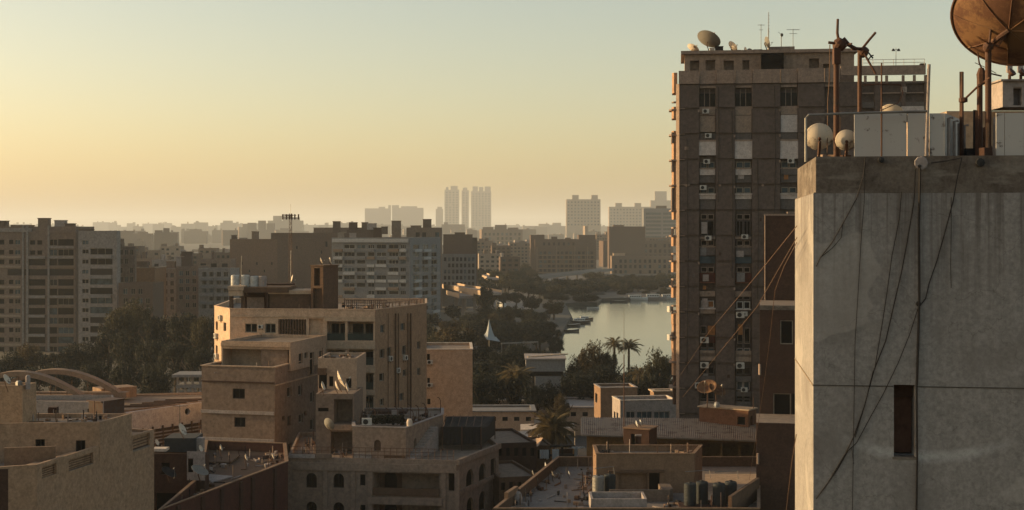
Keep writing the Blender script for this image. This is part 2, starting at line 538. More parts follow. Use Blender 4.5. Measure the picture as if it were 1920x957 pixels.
# ------------------------------------------------------------------ small rooftop things
def qz(n):
    return Vector(n).normalized().to_track_quat('Z', 'Y').to_matrix()
def dish(base, center, diam, face, label, mat=None, group=None, arm=True, cat='satellite dish', seg=28, mast_r=0.03, depth=0.16, name='satellite_dish', rim=False):
    """base: foot of the mast; center: middle of the bowl; face: where it looks"""
    mat = mat or M_DISHW
    base = Vector(base); center = Vector(center)
    r = empty(name, base, label, cat, group)
    Mx = qz(face); f = Vector(face).normalized(); R0 = diam / 2; dp = diam * depth
    m = MB()
    prof = [(R0 * k / 6, dp * (k / 6) ** 2 - dp * 0.5) for k in range(7)]
    prof2 = [(R0 * k / 6, dp * (k / 6) ** 2 - dp * 0.5 + 0.012) for k in range(6, -1, -1)]
    m.lathe(prof + [(R0 + 0.015, dp * 0.5 + 0.004)] + prof2, center, seg, Mx)
    m.build('reflector', mat, r, smooth=True)
    if rim:
        k = MB(); pts = [center + Mx @ Vector((R0 * math.cos(a), R0 * math.sin(a), dp * 0.5)) for a in [2 * math.pi * i / 40 for i in range(41)]]
        k.tube(pts, diam * 0.014, 6, cap=False); k.build('rim', M_RUST, r)
    back = center - f * (dp * 0.5 + 0.05)
    k = MB(); top = back - f * diam * 0.05
    k.tube([base, Vector((top.x, top.y, max(base.z + 0.05, top.z - diam * 0.1))), top, back + f * 0.03], mast_r, 6); k.build('mast', M_RUST, r)
    if arm:
        dn = Mx @ Vector((0, -1, 0))
        if dn.z > 0: dn = -dn
        a0 = center + dn * R0 * 0.98 + f * dp * 0.5; a1 = center + f * diam * 0.55 + dn * R0 * 0.25
        k = MB(); k.tube([a0 - f * dp * 0.7, a0, a1], max(0.012, diam * 0.012), 5)
        a = k.build('feed_arm', M_STEEL, r)
        k = MB(); k.tube([a1, a1 - f * 0.12 * diam], diam * 0.035, 8); k.build('receiver', M_DISHW, a)
    return r
def ac_mesh():
    if 'ac' in WM: return WM['ac']
    b = MB(); b.box(0, 0.85, -0.32, 0.0, 0, 0.6)
    g = MB()
    g.lathe([(0.0, 0), (0.23, 0), (0.23, 0.012), (0, 0.012)], (0.34, -0.334, 0.3), 16, Matrix.Rotation(R(90), 3, 'X'))
    k = MB()
    for x in (0.12, 0.7): k.box(x, x + 0.05, -0.34, 0.0, -0.06, -0.003); k.box(x, x + 0.05, -0.05, 0.0, -0.3, -0.061)
    WM['ac'] = (b.mesh('air_conditioner'), g.mesh('fan_grille'), k.mesh('bracket'))
    WM['ac'][0].materials.append(M_ACW); WM['ac'][1].materials.append(M_BLACK); WM['ac'][2].materials.append(M_RUST)
    return WM['ac']
def ac(B, e, px, py, s=1.0):
    """an air conditioner hung on edge e with its lower left at the picture point"""
    p, d, n = B.onwall(e, px, py)
    a, g, k = ac_mesh()
    o = place('air_conditioner', a, p - Vector((n.x, n.y, 0)) * 0.012, math.atan2(d.y, d.x), B.root, (s, s, s))
    for me, nm in ((g, 'fan_grille'), (k, 'bracket')):
        q = bpy.data.objects.new(nm, me); link(q, o)
    return o
def tank(base, h, r, label, mat=None, group=None, legs=0.0, cat='water tank', ribs=5):
    base = Vector(base)
    t = empty('water_tank', base, label, cat, group)
    z = legs
    m = MB(); prof = [(r * 0.96, z)]
    for k in range(ribs):
        a = z + h * 0.88 * k / ribs; b2 = z + h * 0.88 * (k + 1) / ribs
        prof += [(r, a + 0.03), (r, b2 - 0.04), (r * 0.965, b2 - 0.01)]
    prof += [(r * 0.98, z + h * 0.90), (r * 0.86, z + h * 0.945), (r * 0.3, z + h * 0.96), (0.0, z + h * 0.96)]
    m.lathe(prof, base, 22); m.build('tank_body', mat or M_TANKD, t, smooth=False)
    k = MB(); k.lathe([(0.0, z + h * 0.966), (r * 0.28, z + h * 0.962), (r * 0.28, z + h), (0.0, z + h)], base, 14); k.build('lid', M_BLACK, t)
    if legs:
        g = MB()
        for i in range(4):
            a = math.pi / 4 + i * math.pi / 2; x, y = base.x + math.cos(a) * r * 0.8, base.y + math.sin(a) * r * 0.8
            g.box(x - 0.04, x + 0.04, y - 0.04, y + 0.04, base.z, base.z + legs - 0.003)
        g.build('stand', M_RUST, t)
    return t
def yagi(base, h, label, w=1.4, cat='antenna', group=None, n=5, d=(1, 0, 0), second=False):
    base = Vector(base); t = empty('aerial', base, label, cat, group)
    m = MB(); m.tube([base, base + Vector((0, 0, h))], 0.035, 5); m.build('mast', M_STEEL, t)
    d = Vector(d).normalized(); s = d.cross(Vector((0, 0, 1)))
    k = MB(); top = base + Vector((0, 0, h * 0.97))
    k.tube([top - d * w / 2, top + d * w / 2], 0.025, 4)
    for i in range(n):
        q = top + d * (w * (i / (n - 1) - 0.5)); l = 0.35 + 0.12 * i
        k.tube([q - s * l / 2 - Vector((0, 0, 0.0)), q + s * l / 2], 0.018, 4)
    if second:
        top2 = base + Vector((0, 0, h * 0.8)); k.tube([top2 - d * w * 0.3, top2 + d * w * 0.3], 0.025, 4)
    k.build('boom', M_STEEL, t)
    return t
def pole(a, b, r, name, label, cat='pole', mat=None, group=None, kind=None, n=10):
    m = MB(); m.tube([a, b], r, n)
    return m.build(name, mat or M_RUST, None, smooth=False, label=label, cat=cat, group=group, kind=kind)
def cable(pts, r, label, mat=None, sag=0.0, cat='cable', group=None, parent=None):
    pts = [Vector(p) for p in pts]
    if len(pts) == 2:
        a, b = pts; K = 14
        pts = [a.lerp(b, k / K) - Vector((0, 0, sag * 4 * (k / K) * (1 - k / K))) for k in range(K + 1)]
    m = MB(); m.tube(pts, r, 5)
    if parent: return m.build('cable', mat or M_BLACK, parent)
    return m.build('cable', mat or M_BLACK, None, label=label, cat=cat, group=group)
def railing(parent, a, b, z0, h, n, mat=None, r=0.025, name='railing', bars=2):
    m = MB(); a = Vector((a[0], a[1], 0)); b = Vector((b[0], b[1], 0))
    for k in range(bars):
        z = z0 + h * (k + 1) / bars
        m.tube([a + Vector((0, 0, z)), b + Vector((0, 0, z))], r, 4)
    for i in range(n + 1):
        p = a.lerp(b, i / n); m.tube([p + Vector((0, 0, z0)), p + Vector((0, 0, z0 + h))], r, 4)
    return m.build(name, mat or M_RUST, parent)

# ------------------------------------------------------------------ trees
def leafmat(name, col, warm):
    m, nt, b = nodes(name)
    n = noise(nt, pos(nt), 0.35, 3); n2 = noise(nt, pos(nt), 3.0, 2)
    c = mixc(nt, ramp(nt, n, .35, .65), col, warm)
    c = mixc(nt, ramp(nt, n2, .3, .7), tuple(0.6 * x for x in col), c)
    nt.links.new(c, b.inputs['Base Color']); b.inputs['Roughness'].default_value = 0.7
    b.inputs['Specular IOR Level'].default_value = 0.15
    tr = N(nt, 'ShaderNodeBsdfTranslucent'); tr.inputs['Color'].default_value = (*[min(1, x * 1.3) for x in warm], 1)
    mx = N(nt, 'ShaderNodeMixShader'); mx.inputs[0].default_value = 0.28
    nt.links.new(b.outputs[0], mx.inputs[1]); nt.links.new(tr.outputs[0], mx.inputs[2])
    nt.links.new(mx.outputs[0], nt.nodes['Material Output'].inputs['Surface'])
    return m
M_LEAF = leafmat('olive_leaves', (0.015, 0.022, 0.017), (0.055, 0.048, 0.024))
M_LEAF2 = leafmat('dark_leaves', (0.008, 0.013, 0.012), (0.018, 0.021, 0.015))
M_LEAF3 = leafmat('brownish_leaves', (0.03, 0.026, 0.014), (0.06, 0.043, 0.02))
M_PALM = leafmat('palm_fronds', (0.065, 0.056, 0.034), (0.14, 0.11, 0.06))

def crown_mesh(seed, lumps=26, leaves=110, size=0.085, flat_=0.8, mat=None):
    """unit crown (radius 1) of many small leaf clumps scattered round uneven lobes"""
    rn = random.Random(seed); m = MB()
    cs = []
    for _ in range(lumps):
        while True:
            v = Vector((rn.uniform(-1, 1), rn.uniform(-1, 1), rn.uniform(-1, 1)))
            if 0.25 < v.length < 0.8: break
        v.z *= flat_
        cs.append((v, rn.uniform(0.2, 0.42)))
    for c, r in cs:
        for _ in range(leaves):
            v = Vector((rn.gauss(0, 1), rn.gauss(0, 1), rn.gauss(0, 1))).normalized()
            p = c + v * r * (rn.random() ** 0.35) * Vector((1, 1, .8)).length / 1.62
            n = (v + Vector((rn.gauss(0, .6), rn.gauss(0, .6), rn.gauss(0, .6)))).normalized()
            a = n.cross(Vector((rn.gauss(0, 1), rn.gauss(0, 1), rn.gauss(0, 1)))).normalized(); b = n.cross(a)
            s = size * rn.uniform(0.5, 1.25)
            m.face([p - a * s, p - b * s * 0.6, p + a * s * 0.9, p + b * s * 0.55])
    return m.mesh('crown')
def trunk_mesh(seed):
    rn = random.Random(seed); m = MB()
    m.tube([(0, 0, 0), (rn.uniform(-.03, .03), 0, 0.3), (rn.uniform(-.05, .05), .02, 0.55)], 0.045, 7, 0.028)
    for k in range(6):
        a = 2 * math.pi * k / 6 + rn.random(); l = rn.uniform(0.2, 0.33)
        m.tube([(0, 0, 0.33 + 0.03 * k), (math.cos(a) * l * .5, math.sin(a) * l * .5, 0.5 + .02 * k), (math.cos(a) * l, math.sin(a) * l, 0.68 + .03 * rn.random())], 0.02, 5, 0.006)
    return m.mesh('trunk')
CROWN = [crown_mesh(s, mat=None) for s in (1, 2, 3, 4)]
CROWND = [crown_mesh(s, lumps=34, leaves=190, size=0.055) for s in (5, 6)]
TRUNK = [trunk_mesh(s) for s in (1, 2, 3)]
CM = {}
def tree(x, y, h, w, label, mat=None, group=None, dense=False, z=0.0, rn=random, name='broadleaf_tree'):
    mat = mat or M_LEAF
    pool = CROWND if dense else CROWN
    k = rn.randrange(len(pool)); key = (dense, k, mat.name)
    if key not in CM:
        me = pool[k].copy(); me.materials.append(mat); CM[key] = me
    t = empty(name, (x, y, z), label, 'tree', group)
    tm = TRUNK[rn.randrange(3)]
    if not tm.materials: tm.materials.append(M_BARK)
    place('trunk', tm, (x, y, z), rn.uniform(0, 6), t, (h, h, h))
    ch = h * 0.40
    place('crown', CM[key], (x, y, z + h - ch * 0.92), rn.uniform(0, 6), t, (w / 2, w / 2, ch))
    return t
def frond_mesh(seed, n=26, droop=1.0):
    """one palm leaf of length 1 along +X: an arching rib with leaflets on both sides"""
    rn = random.Random(seed); m = MB()
    pts = []
    for k in range(9):
        t = k / 8
        pts.append(Vector((t - 0.15 * t * t * droop, 0, 0.30 * t - 0.62 * droop * t * t)))
    m.tube(pts, 0.010, 4, 0.003)
    for i in range(n):
        t = 0.12 + 0.88 * i / n; k = t * 8; j = min(7, int(k)); p = pts[j].lerp(pts[j + 1], k - j)
        l = 0.24 * math.sin(math.pi * min(1, t * 0.85 + 0.12)) + 0.05
        for s in (-1, 1):
            q = p + Vector((0.12 + rn.uniform(0, .05), s * l * 0.8, -0.10 - rn.uniform(0, .1)))
            w = Vector((0.018, 0, 0.004))
            m.face([p - w, p + w, q])
    return m.mesh('frond')
FROND = [frond_mesh(s, droop=d) for s, d in ((1, 1.0), (2, 1.25), (3, 0.75), (4, 1.5))]
for f in FROND: f.materials.append(M_PALM)
def palm(x, y, h, fl, label, n=34, z=0.0, seed=0, group=None, tr=0.28, cone=(-0.5, 1.2)):
    rn = random.Random(seed)
    t = empty('palm_tree', (x, y, z), label, 'palm tree', group)
    m = MB(); pr = []
    K = max(6, int(h * 1.2))
    for k in range(K):
        a = h * k / K; b2 = h * (k + 1) / K; r = tr * (1.15 - 0.25 * k / K)
        pr += [(r * 0.88, a), (r, b2 - 0.02)]
    m.lathe(pr, (x, y, z), 9); m.build('trunk', M_BARK, t)
    for i in range(n):
        az = i * 2.399963 + rn.uniform(-.2, .2); u = i / n
        pitch = cone[0] + (cone[1] - cone[0]) * u + rn.uniform(-.12, .12)
        s = fl * (0.85 + 0.25 * rn.random()) * (1.0 - 0.15 * abs(u - .5))
        place('frond', FROND[rn.randrange(4)], (x + math.cos(az) * tr * .5, y + math.sin(az) * tr * .5, z + h - 0.2 + 0.3 * u), 0, t, (s, s, s), rot=(rn.uniform(-.3, .3), -pitch, az))
    return t

# ------------------------------------------------------------------ the near concrete building on the right and its roof
th = R(-8)
fd = Vector((math.cos(th), math.sin(th))); ld = Vector((-math.sin(th), math.cos(th)))
c0 = Vector(G(1525, 30.0))
def GP(u, v):                                      # u metres right along the front, v metres back from it
    p = c0 + fd * u + ld * v
    return (p.x, p.y)
LB = 6.3
m, nt, b = nodes('grey_stucco_wall')
p = pos(nt)
st = noise(nt, pos(nt, (3.0, 3.0, 0.25)), 1.6, 6, 0.7)
gr = noise(nt, p, 9.0, 6, 0.75)
bl = noise(nt, p, 0.5, 4, 0.6)
c1 = mixc(nt, ramp(nt, st, .35, .7), (0.315, 0.295, 0.28), (0.15, 0.135, 0.122))
c2 = mixc(nt, 0.75, c1, mixc(nt, ramp(nt, gr, .30, .70), (0.14, 0.134, 0.128), (0.33, 0.315, 0.295)))
c3 = mixc(nt, ramp(nt, bl, .50, .66, 0, .7), c2, (0.16, 0.145, 0.133))
# rain streaks that start under the parapet, and hairline cracks
drip = noise(nt, pos(nt, (5.0, 5.0, 0.10)), 1.3, 5, 0.7)
g0 = nt.nodes.new('ShaderNodeNewGeometry'); s0 = nt.nodes.new('ShaderNodeSeparateXYZ'); nt.links.new(g0.outputs['Position'], s0.inputs[0])
fall = ramp(nt, s0.outputs['Z'], 35.6, 38.8, 0.0, 0.75)
dm = nt.nodes.new('ShaderNodeMath'); dm.operation = 'MULTIPLY'; nt.links.new(fall, dm.inputs[0]); nt.links.new(ramp(nt, drip, .48, .62), dm.inputs[1])
c3 = mixc(nt, dm.outputs[0], c3, (0.10, 0.085, 0.075))
vo = nt.nodes.new('ShaderNodeTexVoronoi'); vo.feature = 'DISTANCE_TO_EDGE'; vo.inputs['Scale'].default_value = 0.55
wob = nt.nodes.new('ShaderNodeVectorMath'); wob.operation = 'ADD'; nz = N(nt, 'ShaderNodeTexNoise', Scale=1.6, Detail=5); nt.links.new(p, nz.inputs['Vector']); nt.links.new(p, wob.inputs[0]); nt.links.new(nz.outputs['Color'], wob.inputs[1]); nt.links.new(wob.outputs[0], vo.inputs['Vector'])
c3 = mixc(nt, ramp(nt, vo.outputs['Distance'], 0.0, 0.006, 0.45, 0.0), c3, (0.08, 0.07, 0.06))
pt2 = noise(nt, pos(nt, (1, 1, 1.6)), 0.42, 2, 0.4)
c3 = mixc(nt, ramp(nt, pt2, .60, .615, 0, .30), c3, (0.40, 0.375, 0.34))
# faint pale arc, a lens smear painted into the lower wall colour
g = nt.nodes.new('ShaderNodeNewGeometry'); sx = nt.nodes.new('ShaderNodeSeparateXYZ'); nt.links.new(g.outputs['Position'], sx.inputs[0])
def mth(op, a, b2=None):
    n = nt.nodes.new('ShaderNodeMath'); n.operation = op
    for i, q in enumerate((a, b2)):
        if q is None: continue
        if hasattr(q, 'node'): nt.links.new(q, n.inputs[i])
        else: n.inputs[i].default_value = q
    return n.outputs[0]
xx = mth('SUBTRACT', sx.outputs['X'], 8.85)
curve = mth('ADD', mth('MULTIPLY', mth('MULTIPLY', xx, xx), 0.115), 33.13)
dist = mth('ABSOLUTE', mth('SUBTRACT', sx.outputs['Z'], curve))
arc = mth('MULTIPLY', ramp(nt, dist, 0.02, 0.17, 1.0, 0.0), ramp(nt, mth('ABSOLUTE', xx), 1.0, 1.9, 0.5, 0.0))
arc = mth('MULTIPLY', arc, ramp(nt, gr, .3, .6, .5, 1.0))
c4 = mixc(nt, arc, c3, (0.5, 0.51, 0.5))
nt.links.new(c4, b.inputs['Base Color']); b.inputs['Roughness'].default_value = 0.95; b.inputs['Specular IOR Level'].default_value = 0.1
bp = N(nt, 'ShaderNodeBump', Strength=0.5, Distance=0.03); nt.links.new(gr, bp.inputs['Height']); nt.links.new(bp.outputs[0], b.inputs['Normal'])
M_STUCCO = m
m, nt, b = nodes('stained_parapet_concrete')
p = pos(nt)
n1 = noise(nt, p, 1.1, 7, 0.72); n2 = noise(nt, p, 12, 5, 0.7); n3 = noise(nt, pos(nt, (1, 1, 3.5)), 0.9, 4, 0.6)
c1 = mixc(nt, ramp(nt, n1, .40, .62), (0.19, 0.16, 0.13), (0.075, 0.058, 0.047))
c1 = mixc(nt, ramp(nt, n3, .54, .64, 0, .9), c1, (0.24, 0.215, 0.185))
nt.links.new(mixc(nt, 0.45, c1, mixc(nt, ramp(nt, n2, .3, .7), (0.036, 0.03, 0.026), (0.18, 0.157, 0.133))), b.inputs['Base Color'])
b.inputs['Roughness'].default_value = 0.95; b.inputs['Specular IOR Level'].default_value = 0.1
bp = N(nt, 'ShaderNodeBump', Strength=0.8, Distance=0.04); nt.links.new(n1, bp.inputs['Height']); nt.links.new(bp.outputs[0], b.inputs['Normal'])
M_PARA = m
M_LITW = M_STUCCO
zP = ZZ(363, 30)                                    # parapet foot
zT = ZZ(294, 30)                                    # parapet top
near = Bld('apartment_building', 'near grey stuccoed apartment block with stained parapet, hanging cables and a rooftop of dishes', 'building',
           [GP(0, 0), GP(14, 0), GP(14, LB), GP(0, LB)], zP, M_STUCCO)
near.open(0, 1676, 1716, 722, 858, dep=0.8, back=True)
near.finish(parapet=0.0, roofmat=M_PARA)
u0, u1, v0, v1 = near.rect(0, 1676, 1716, 722, 858); Ag, Bg = near.edge(0); dg = (Bg - Ag).normalized(); ng = Vector((-dg.y, dg.x))
m = MB(); m.obox(Ag + dg * (u0 + .01) + ng * .5, Ag + dg * (u1 - .01) + ng * .5, .05, v0 + .03, v1 - .32); m.build('slot_panel', plaster('rusty_slot_panel', (.13, .075, .055), .6, 1, 1), near.root)  # reddish dark panel added to make the slot darker inside
m = MB(); m.obox(Ag + dg * (u0 + .01) + ng * .35, Ag + dg * (u1 - .01) + ng * .35, .3, v1 - .3, v1 - .01); m.build('slot_box', M_DARKB, near.root)
m = MB(); m.obox(Ag + dg * (u0 - .03) - ng * .03, Ag + dg * (u1 + .03) - ng * .03, .3, v0 - .04, v0 + .012); m.build('sill', M_PARA, near.root)
m = MB(); m.mat(M_PARA)
A_, B_, C_, D_ = GP(0.06, 0.06), GP(13.94, 0.06), GP(13.94, LB - .06), GP(0.06, LB - .06)
inn = inset([A_, B_, C_, D_], 0.22)
outp = [A_, B_, C_, D_]
for i in range(4):
    j = (i + 1) % 4
    m.prism([outp[i], outp[j], inn[j], inn[i]], zP + 0.002, zT)
# bevelled lip under the parapet
m.build('parapet', M_PARA, near.root)
m = MB(); m.prism(inn, zP + 0.003, zT - 0.12); m.build('roof_deck', M_ROOF, near.root)
# joint lines: thin proud strips, dark along the front and tan along the side
for (pyj, r_) in ((722, 0.018),):
    z = ZZ(pyj, 30)
    m = MB()
    a, b2 = Vector((*GP(0, 0), 0)), Vector((*GP(14, 0), 0)); nv = Vector((-ld.x, -ld.y, 0))
    for u0, u1 in ((0.0, near.uv(0, 1675, 722)[0]), (near.uv(0, 1717, 722)[0], 14)):
        p0 = GP(u0, -0.014); p1 = GP(u1, -0.014)
        m.obox(p0, p1, 0.012, z - 0.016, z + 0.006)
    m.build('joint_strip', flat('dark_joint_filler', (0.09, 0.08, 0.07), 0.95), near.root)
    m = MB(); p0 = c0 + ld * LB; q = [(p0.x - fd.x * .014, p0.y - fd.y * .014), (c0.x - fd.x * .014, c0.y - fd.y * .014)]
    m.obox(q[0], q[1], 0.012, z - 0.025, z + 0.005); m.build('joint_strip', flat('tan_joint_filler', (0.25, 0.19, 0.13), 0.95), near.root)
# vertical conduit with its bracket
def onG(px, py, off=0.03):
    u, z = near.uv(0, px, py); p = GP(u, -off); return Vector((p[0], p[1], z))
M_CAB = flat('dark_cable_rubber', (0.022, 0.019, 0.018), 0.7)
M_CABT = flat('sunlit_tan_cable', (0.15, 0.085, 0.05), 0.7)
def gcable(pts, r, parent=near.root):
    cable([onG(x, y, 0.02 + r) for x, y in pts], r, None, M_CAB, parent=parent)
gcable([(1724, 316), (1722, 420), (1723, 560), (1719, 700), (1718, 722)], 0.028)
gcable([(1718, 722), (1719, 860), (1717, 1000)], 0.022)
gcable([(1622, 296), (1619, 330), (1606, 372), (1580, 420), (1560, 455), (1538, 483), (1530, 500)], 0.012)
gcable([(1580, 420), (1577, 446), (1560, 466), (1538, 483)], 0.007)
gcable([(1622, 296), (1620, 380), (1615, 440), (1608, 560), (1603, 640), (1601, 760), (1598, 960)], 0.007)
gcable([(1716, 318), (1713, 380), (1701, 450), (1690, 510), (1676, 570), (1660, 640), (1636, 700), (1621, 760), (1600, 820), (1585, 850), (1552, 905), (1530, 935)], 0.013)
gcable([(1690, 360), (1686, 410), (1672, 480), (1664, 540), (1655, 600), (1640, 690), (1618, 770), (1603, 820)], 0.009)
gcable([(1803, 296), (1795, 330), (1786, 380), (1770, 440), (1756, 490), (1742, 530), (1735, 560), (1721, 578)], 0.013)
gcable([(1783, 370), (1783, 430), (1782, 500), (1783, 540)], 0.007)
gcable([(1721, 578), (1706, 625), (1684, 680), (1655, 740), (1630, 785), (1606, 830), (1590, 845)], 0.009)
gcable([(1590, 845), (1570, 880), (1548, 912), (1530, 935)], 0.012)
gcable([(1745, 306), (1775, 302), (1803, 296)], 0.012)
gcable([(1597, 840), (1600, 870)], 0.006)
for px, py, rr in ((1722, 570, 0.06), (1724, 312, 0.04), (1652, 300, 0.07), (1838, 305, 0.10)):
    m = MB(); c = onG(px, py, 0.0); k = rr; m.lathe([(k, -0.02), (k * 0.9, 0.035), (0, 0.05)], c, 9, qz((-ld.x, -ld.y, 0)))
    m.build('wall_bracket', M_BLACK, near.root)
m = MB(); c = onG(1727, 306, 0.0); m.lathe([(0.15, 0.0), (0.13, 0.012), (0, 0.016)], c, 9, qz((-ld.x, -ld.y, 0))); m.build('plaster_patch', M_GREYW, near.root)

# cable bundle running from the near block down to the low roofs
ca = [((1494, 420, 31.5), (1268, 757, 150)), ((1494, 442, 31.6), (1300, 740, 140)), ((1494, 452, 31.4), (1456, 530, 62)), ((1492, 660, 31.4), (1473, 957, 48))]
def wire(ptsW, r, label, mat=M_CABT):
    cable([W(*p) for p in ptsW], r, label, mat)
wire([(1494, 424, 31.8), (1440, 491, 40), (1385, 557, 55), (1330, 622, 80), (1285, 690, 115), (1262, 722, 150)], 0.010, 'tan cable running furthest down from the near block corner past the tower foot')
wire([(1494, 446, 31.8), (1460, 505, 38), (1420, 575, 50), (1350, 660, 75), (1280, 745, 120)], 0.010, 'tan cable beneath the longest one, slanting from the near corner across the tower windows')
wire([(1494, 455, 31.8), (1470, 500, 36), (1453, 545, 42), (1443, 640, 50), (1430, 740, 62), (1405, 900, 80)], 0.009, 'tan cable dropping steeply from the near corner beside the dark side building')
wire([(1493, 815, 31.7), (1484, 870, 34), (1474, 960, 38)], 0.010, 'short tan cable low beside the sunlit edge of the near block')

# ---- things standing on that roof
zR = zT - 0.10
def RP(px, v, py=None):
    """roof point seen in column px, v metres behind the front"""
    u = hit(Vector(GP(0, v)), fd, px); x, y = GP(u, v)
    return Vector((x, y, zR if py is None else ZZ(py, y)))
def rtube(name, pts, r, label, cat, mat=None, n=10, **kw):
    m = MB(); m.tube(pts, r, n); return m.build(name, mat or M_RUST, None, label=label, cat=cat, **kw)
# bare dish mount A
t = empty('dish_mount', RP(1568, 1.2), 'tall rusty post with an empty dish mount and upright spike, by two white dishes', 'dish mount')
m = MB(); m.tube([RP(1568, 1.2), RP(1568, 1.2, 88)], 0.062, 12); m.build('post', M_RUST, t)
m = MB(); m.lathe([(0.0, 0.12), (0.10, 0.10), (0.15, 0.0), (0.12, -0.12), (0.05, -0.2), (0, -0.2)], RP(1575, 1.2, 82), 12, qz((0.5, -0.4, 0.8))); m.build('pivot_head', M_RUST, t)
m = MB(); m.tube([RP(1573, 1.2, 80), RP(1570, 1.2, 62), RP(1571, 1.2, 36)], 0.035, 8, 0.028); m.build('spike', M_RUST, t)
m = MB(); m.tube([RP(1581, 1.2, 72), RP(1592, 1.2, 85), RP(1605, 1.25, 92)], 0.045, 8); m.tube([RP(1578, 1.2, 95), RP(1590, 1.1, 84), RP(1597, 1.0, 82)], 0.02, 6); m.build('bracket_arm', M_RUST, t)
m = MB(); m.tube([RP(1553, 1.15, 80), RP(1570, 1.15, 82)], 0.035, 6); m.build('stub_arm', M_DISHB, t)
m = MB(); m.box(*[f(RP(1564, 1.1, 98)[i], RP(1573, 1.3, 98)[i]) for i in (0, 1) for f in (min, max)], RP(1568, 1.1, 120).z, RP(1568, 1.1, 90).z); m.build('motor_box', M_RUST, t)
# mount B
t = empty('dish_mount', RP(1612, 1.6), 'second rusty post with slanting empty dish arms, joined to the taller spiked post', 'dish mount')
m = MB(); m.tube([RP(1612, 1.6), RP(1612, 1.6, 95)], 0.05, 10); m.build('post', M_RUST, t)
m = MB(); m.lathe([(0.0, 0.12), (0.09, 0.10), (0.12, 0.0), (0.09, -0.10), (0, -0.14)], RP(1619, 1.6, 98), 12, qz((0.3, -0.5, 0.5))); m.build('pivot_head', M_RUST, t)
m = MB(); m.tube([RP(1618, 1.6, 90), RP(1630, 1.6, 75), RP(1642, 1.6, 61)], 0.028, 8); m.build('spike', M_RUST, t)
m = MB(); m.tube([RP(1597, 1.5, 91), RP(1612, 1.55, 92), RP(1622, 1.55, 92)], 0.04, 6); m.build('bracket_arm', M_RUST, t)
m = MB(); m.tube([RP(1620, 1.5, 100), RP(1630, 1.5, 118), RP(1642, 1.5, 139)], 0.026, 6); m.build('lower_arm', M_RUST, t)
m = MB(); m.tube([RP(1625, 1.6, 95), RP(1637, 1.6, 110)], 0.018, 5); m.tube([RP(1628, 1.6, 112), RP(1634, 1.6, 105), RP(1638, 1.6, 104)], 0.016, 5); m.build('loose_wires', M_BLACK, t)
rtube('rope_line', [RP(1556, 0.9, 84), RP(1555, 0.9, 150), RP(1552, 0.9, 190), RP(1551, 0.9, 292)], 0.012, 'thin tan rope hanging from the stub arm of the spiked post', 'rope', M_CABT, 5)
# frame rail
t = empty('pipe_rail', RP(1511, 0.25), 'grey pipe rail framing the left end of the near roof', 'rail')
m = MB(); m.tube([RP(1511, 0.25), RP(1511, 0.25, 222), RP(1516, 0.25, 216), RP(1560, 0.25, 214), RP(1660, 0.3, 211), RP(1738, 0.3, 209)], 0.028, 8); m.build('top_rail', M_STEEL, t)
# white dishes seen from behind
def rdish(px, py, v, wpx, face, label, mat=M_DISHW, **kw):
    c = RP(px, v, py); d = wpx * c.y / FPX
    return dish((c.x, c.y + 0.1, zR), c, d, face, label, mat, mast_r=0.035, **kw)
rdish(1536, 258, 0.9, 50, (0.12, 0.93, 0.33), 'larger round white dish seen from behind at the left end of the near roof', depth=0.2)
rdish(1587, 264, 1.0, 38, (0.15, 0.93, 0.3), 'smaller round white dish between the spiked post and the white panels', depth=0.2)
# white panels
M_PANEL = rusty('chipped_white_panel', (0.40, 0.385, 0.36), (0.07, 0.05, 0.04), amount=0.12, scale=4.0)
t = empty('panel_screen', RP(1602, 0.7), 'row of chipped white metal panels screening the middle of the near roof', 'screen')
for a, b2, dv in ((1602, 1652, 0.0), (1654, 1700, 0.012), (1702, 1742, -0.01), (1743, 1771, 0.01)):
    pa, pb = RP(a, 0.7 + dv), RP(b2, 0.7 + dv)
    m = MB(); m.obox((pa.x, pa.y), (pb.x, pb.y), 0.05, zR, ZZ(213, pa.y)); m.build('panel', M_PANEL, t)
m = MB()
pa = RP(1771.5, 0.7); pb = RP(1800, 2.6)
m.obox((pa.x, pa.y), (pb.x, pb.y), 0.05, zR, ZZ(212, pa.y)); m.build('side_panel', M_PANEL, t)
for i, (px, v, py) in enumerate(((1779, 1.0, 222), (1789, 1.25, 228), (1798, 1.5, 232), (1808, 1.8, 236))):
    q = RP(px, v)
    rtube('vent_pipe', [q, Vector((q.x, q.y, ZZ(py, q.y))), Vector((q.x + .09, q.y - .02, ZZ(py, q.y) + .01))], 0.035, ['first bent vent pipe, tight against the white side panel', 'second bent vent pipe from the white side panel', 'third bent vent pipe, in front of the square steel post', 'fourth and lowest bent vent pipe, just right of the square steel post'][i], 'vent pipe', M_GREYW, 8, group='bent vent pipes on the near roof')
# thin mast and pale pole
q = RP(1653, 0.45)
t = empty('thin_mast', q, 'thin mast with a crossbar of dangling wire standing in front of the white panels', 'mast')
m = MB(); m.tube([q, RP(1653, 0.45, 118)], 0.018, 6); m.build('mast_pole', M_RUST, t)
m = MB(); m.tube([RP(1620, 0.45, 160), RP(1653, 0.45, 158), RP(1690, 0.45, 160)], 0.014, 5); m.tube([RP(1690, 0.45, 160), RP(1693, 0.45, 176), RP(1684, 0.45, 193), RP(1655, 0.45, 206)], 0.01, 5); m.build('crossbar', M_RUST, t)
m = MB(); m.lathe([(0.09, 0), (0.06, 0.04), (0, 0.05)], q + Vector((0, -.03, 0.0)), 10); m.build('foot', M_RUST, t)
pole(RP(1736, 0.4), RP(1742, 0.4, 121), 0.035, 'pipe_pole', 'pale leaning galvanised pipe at the end of the rail, sunlit on its upper half', 'pole', M_GREYW)
dish(RP(1672, 1.5), RP(1672, 1.5, 214), 0.5, (0.3, 0.6, 0.74), 'white dish barely showing its rim over the white panels', M_DISHW)
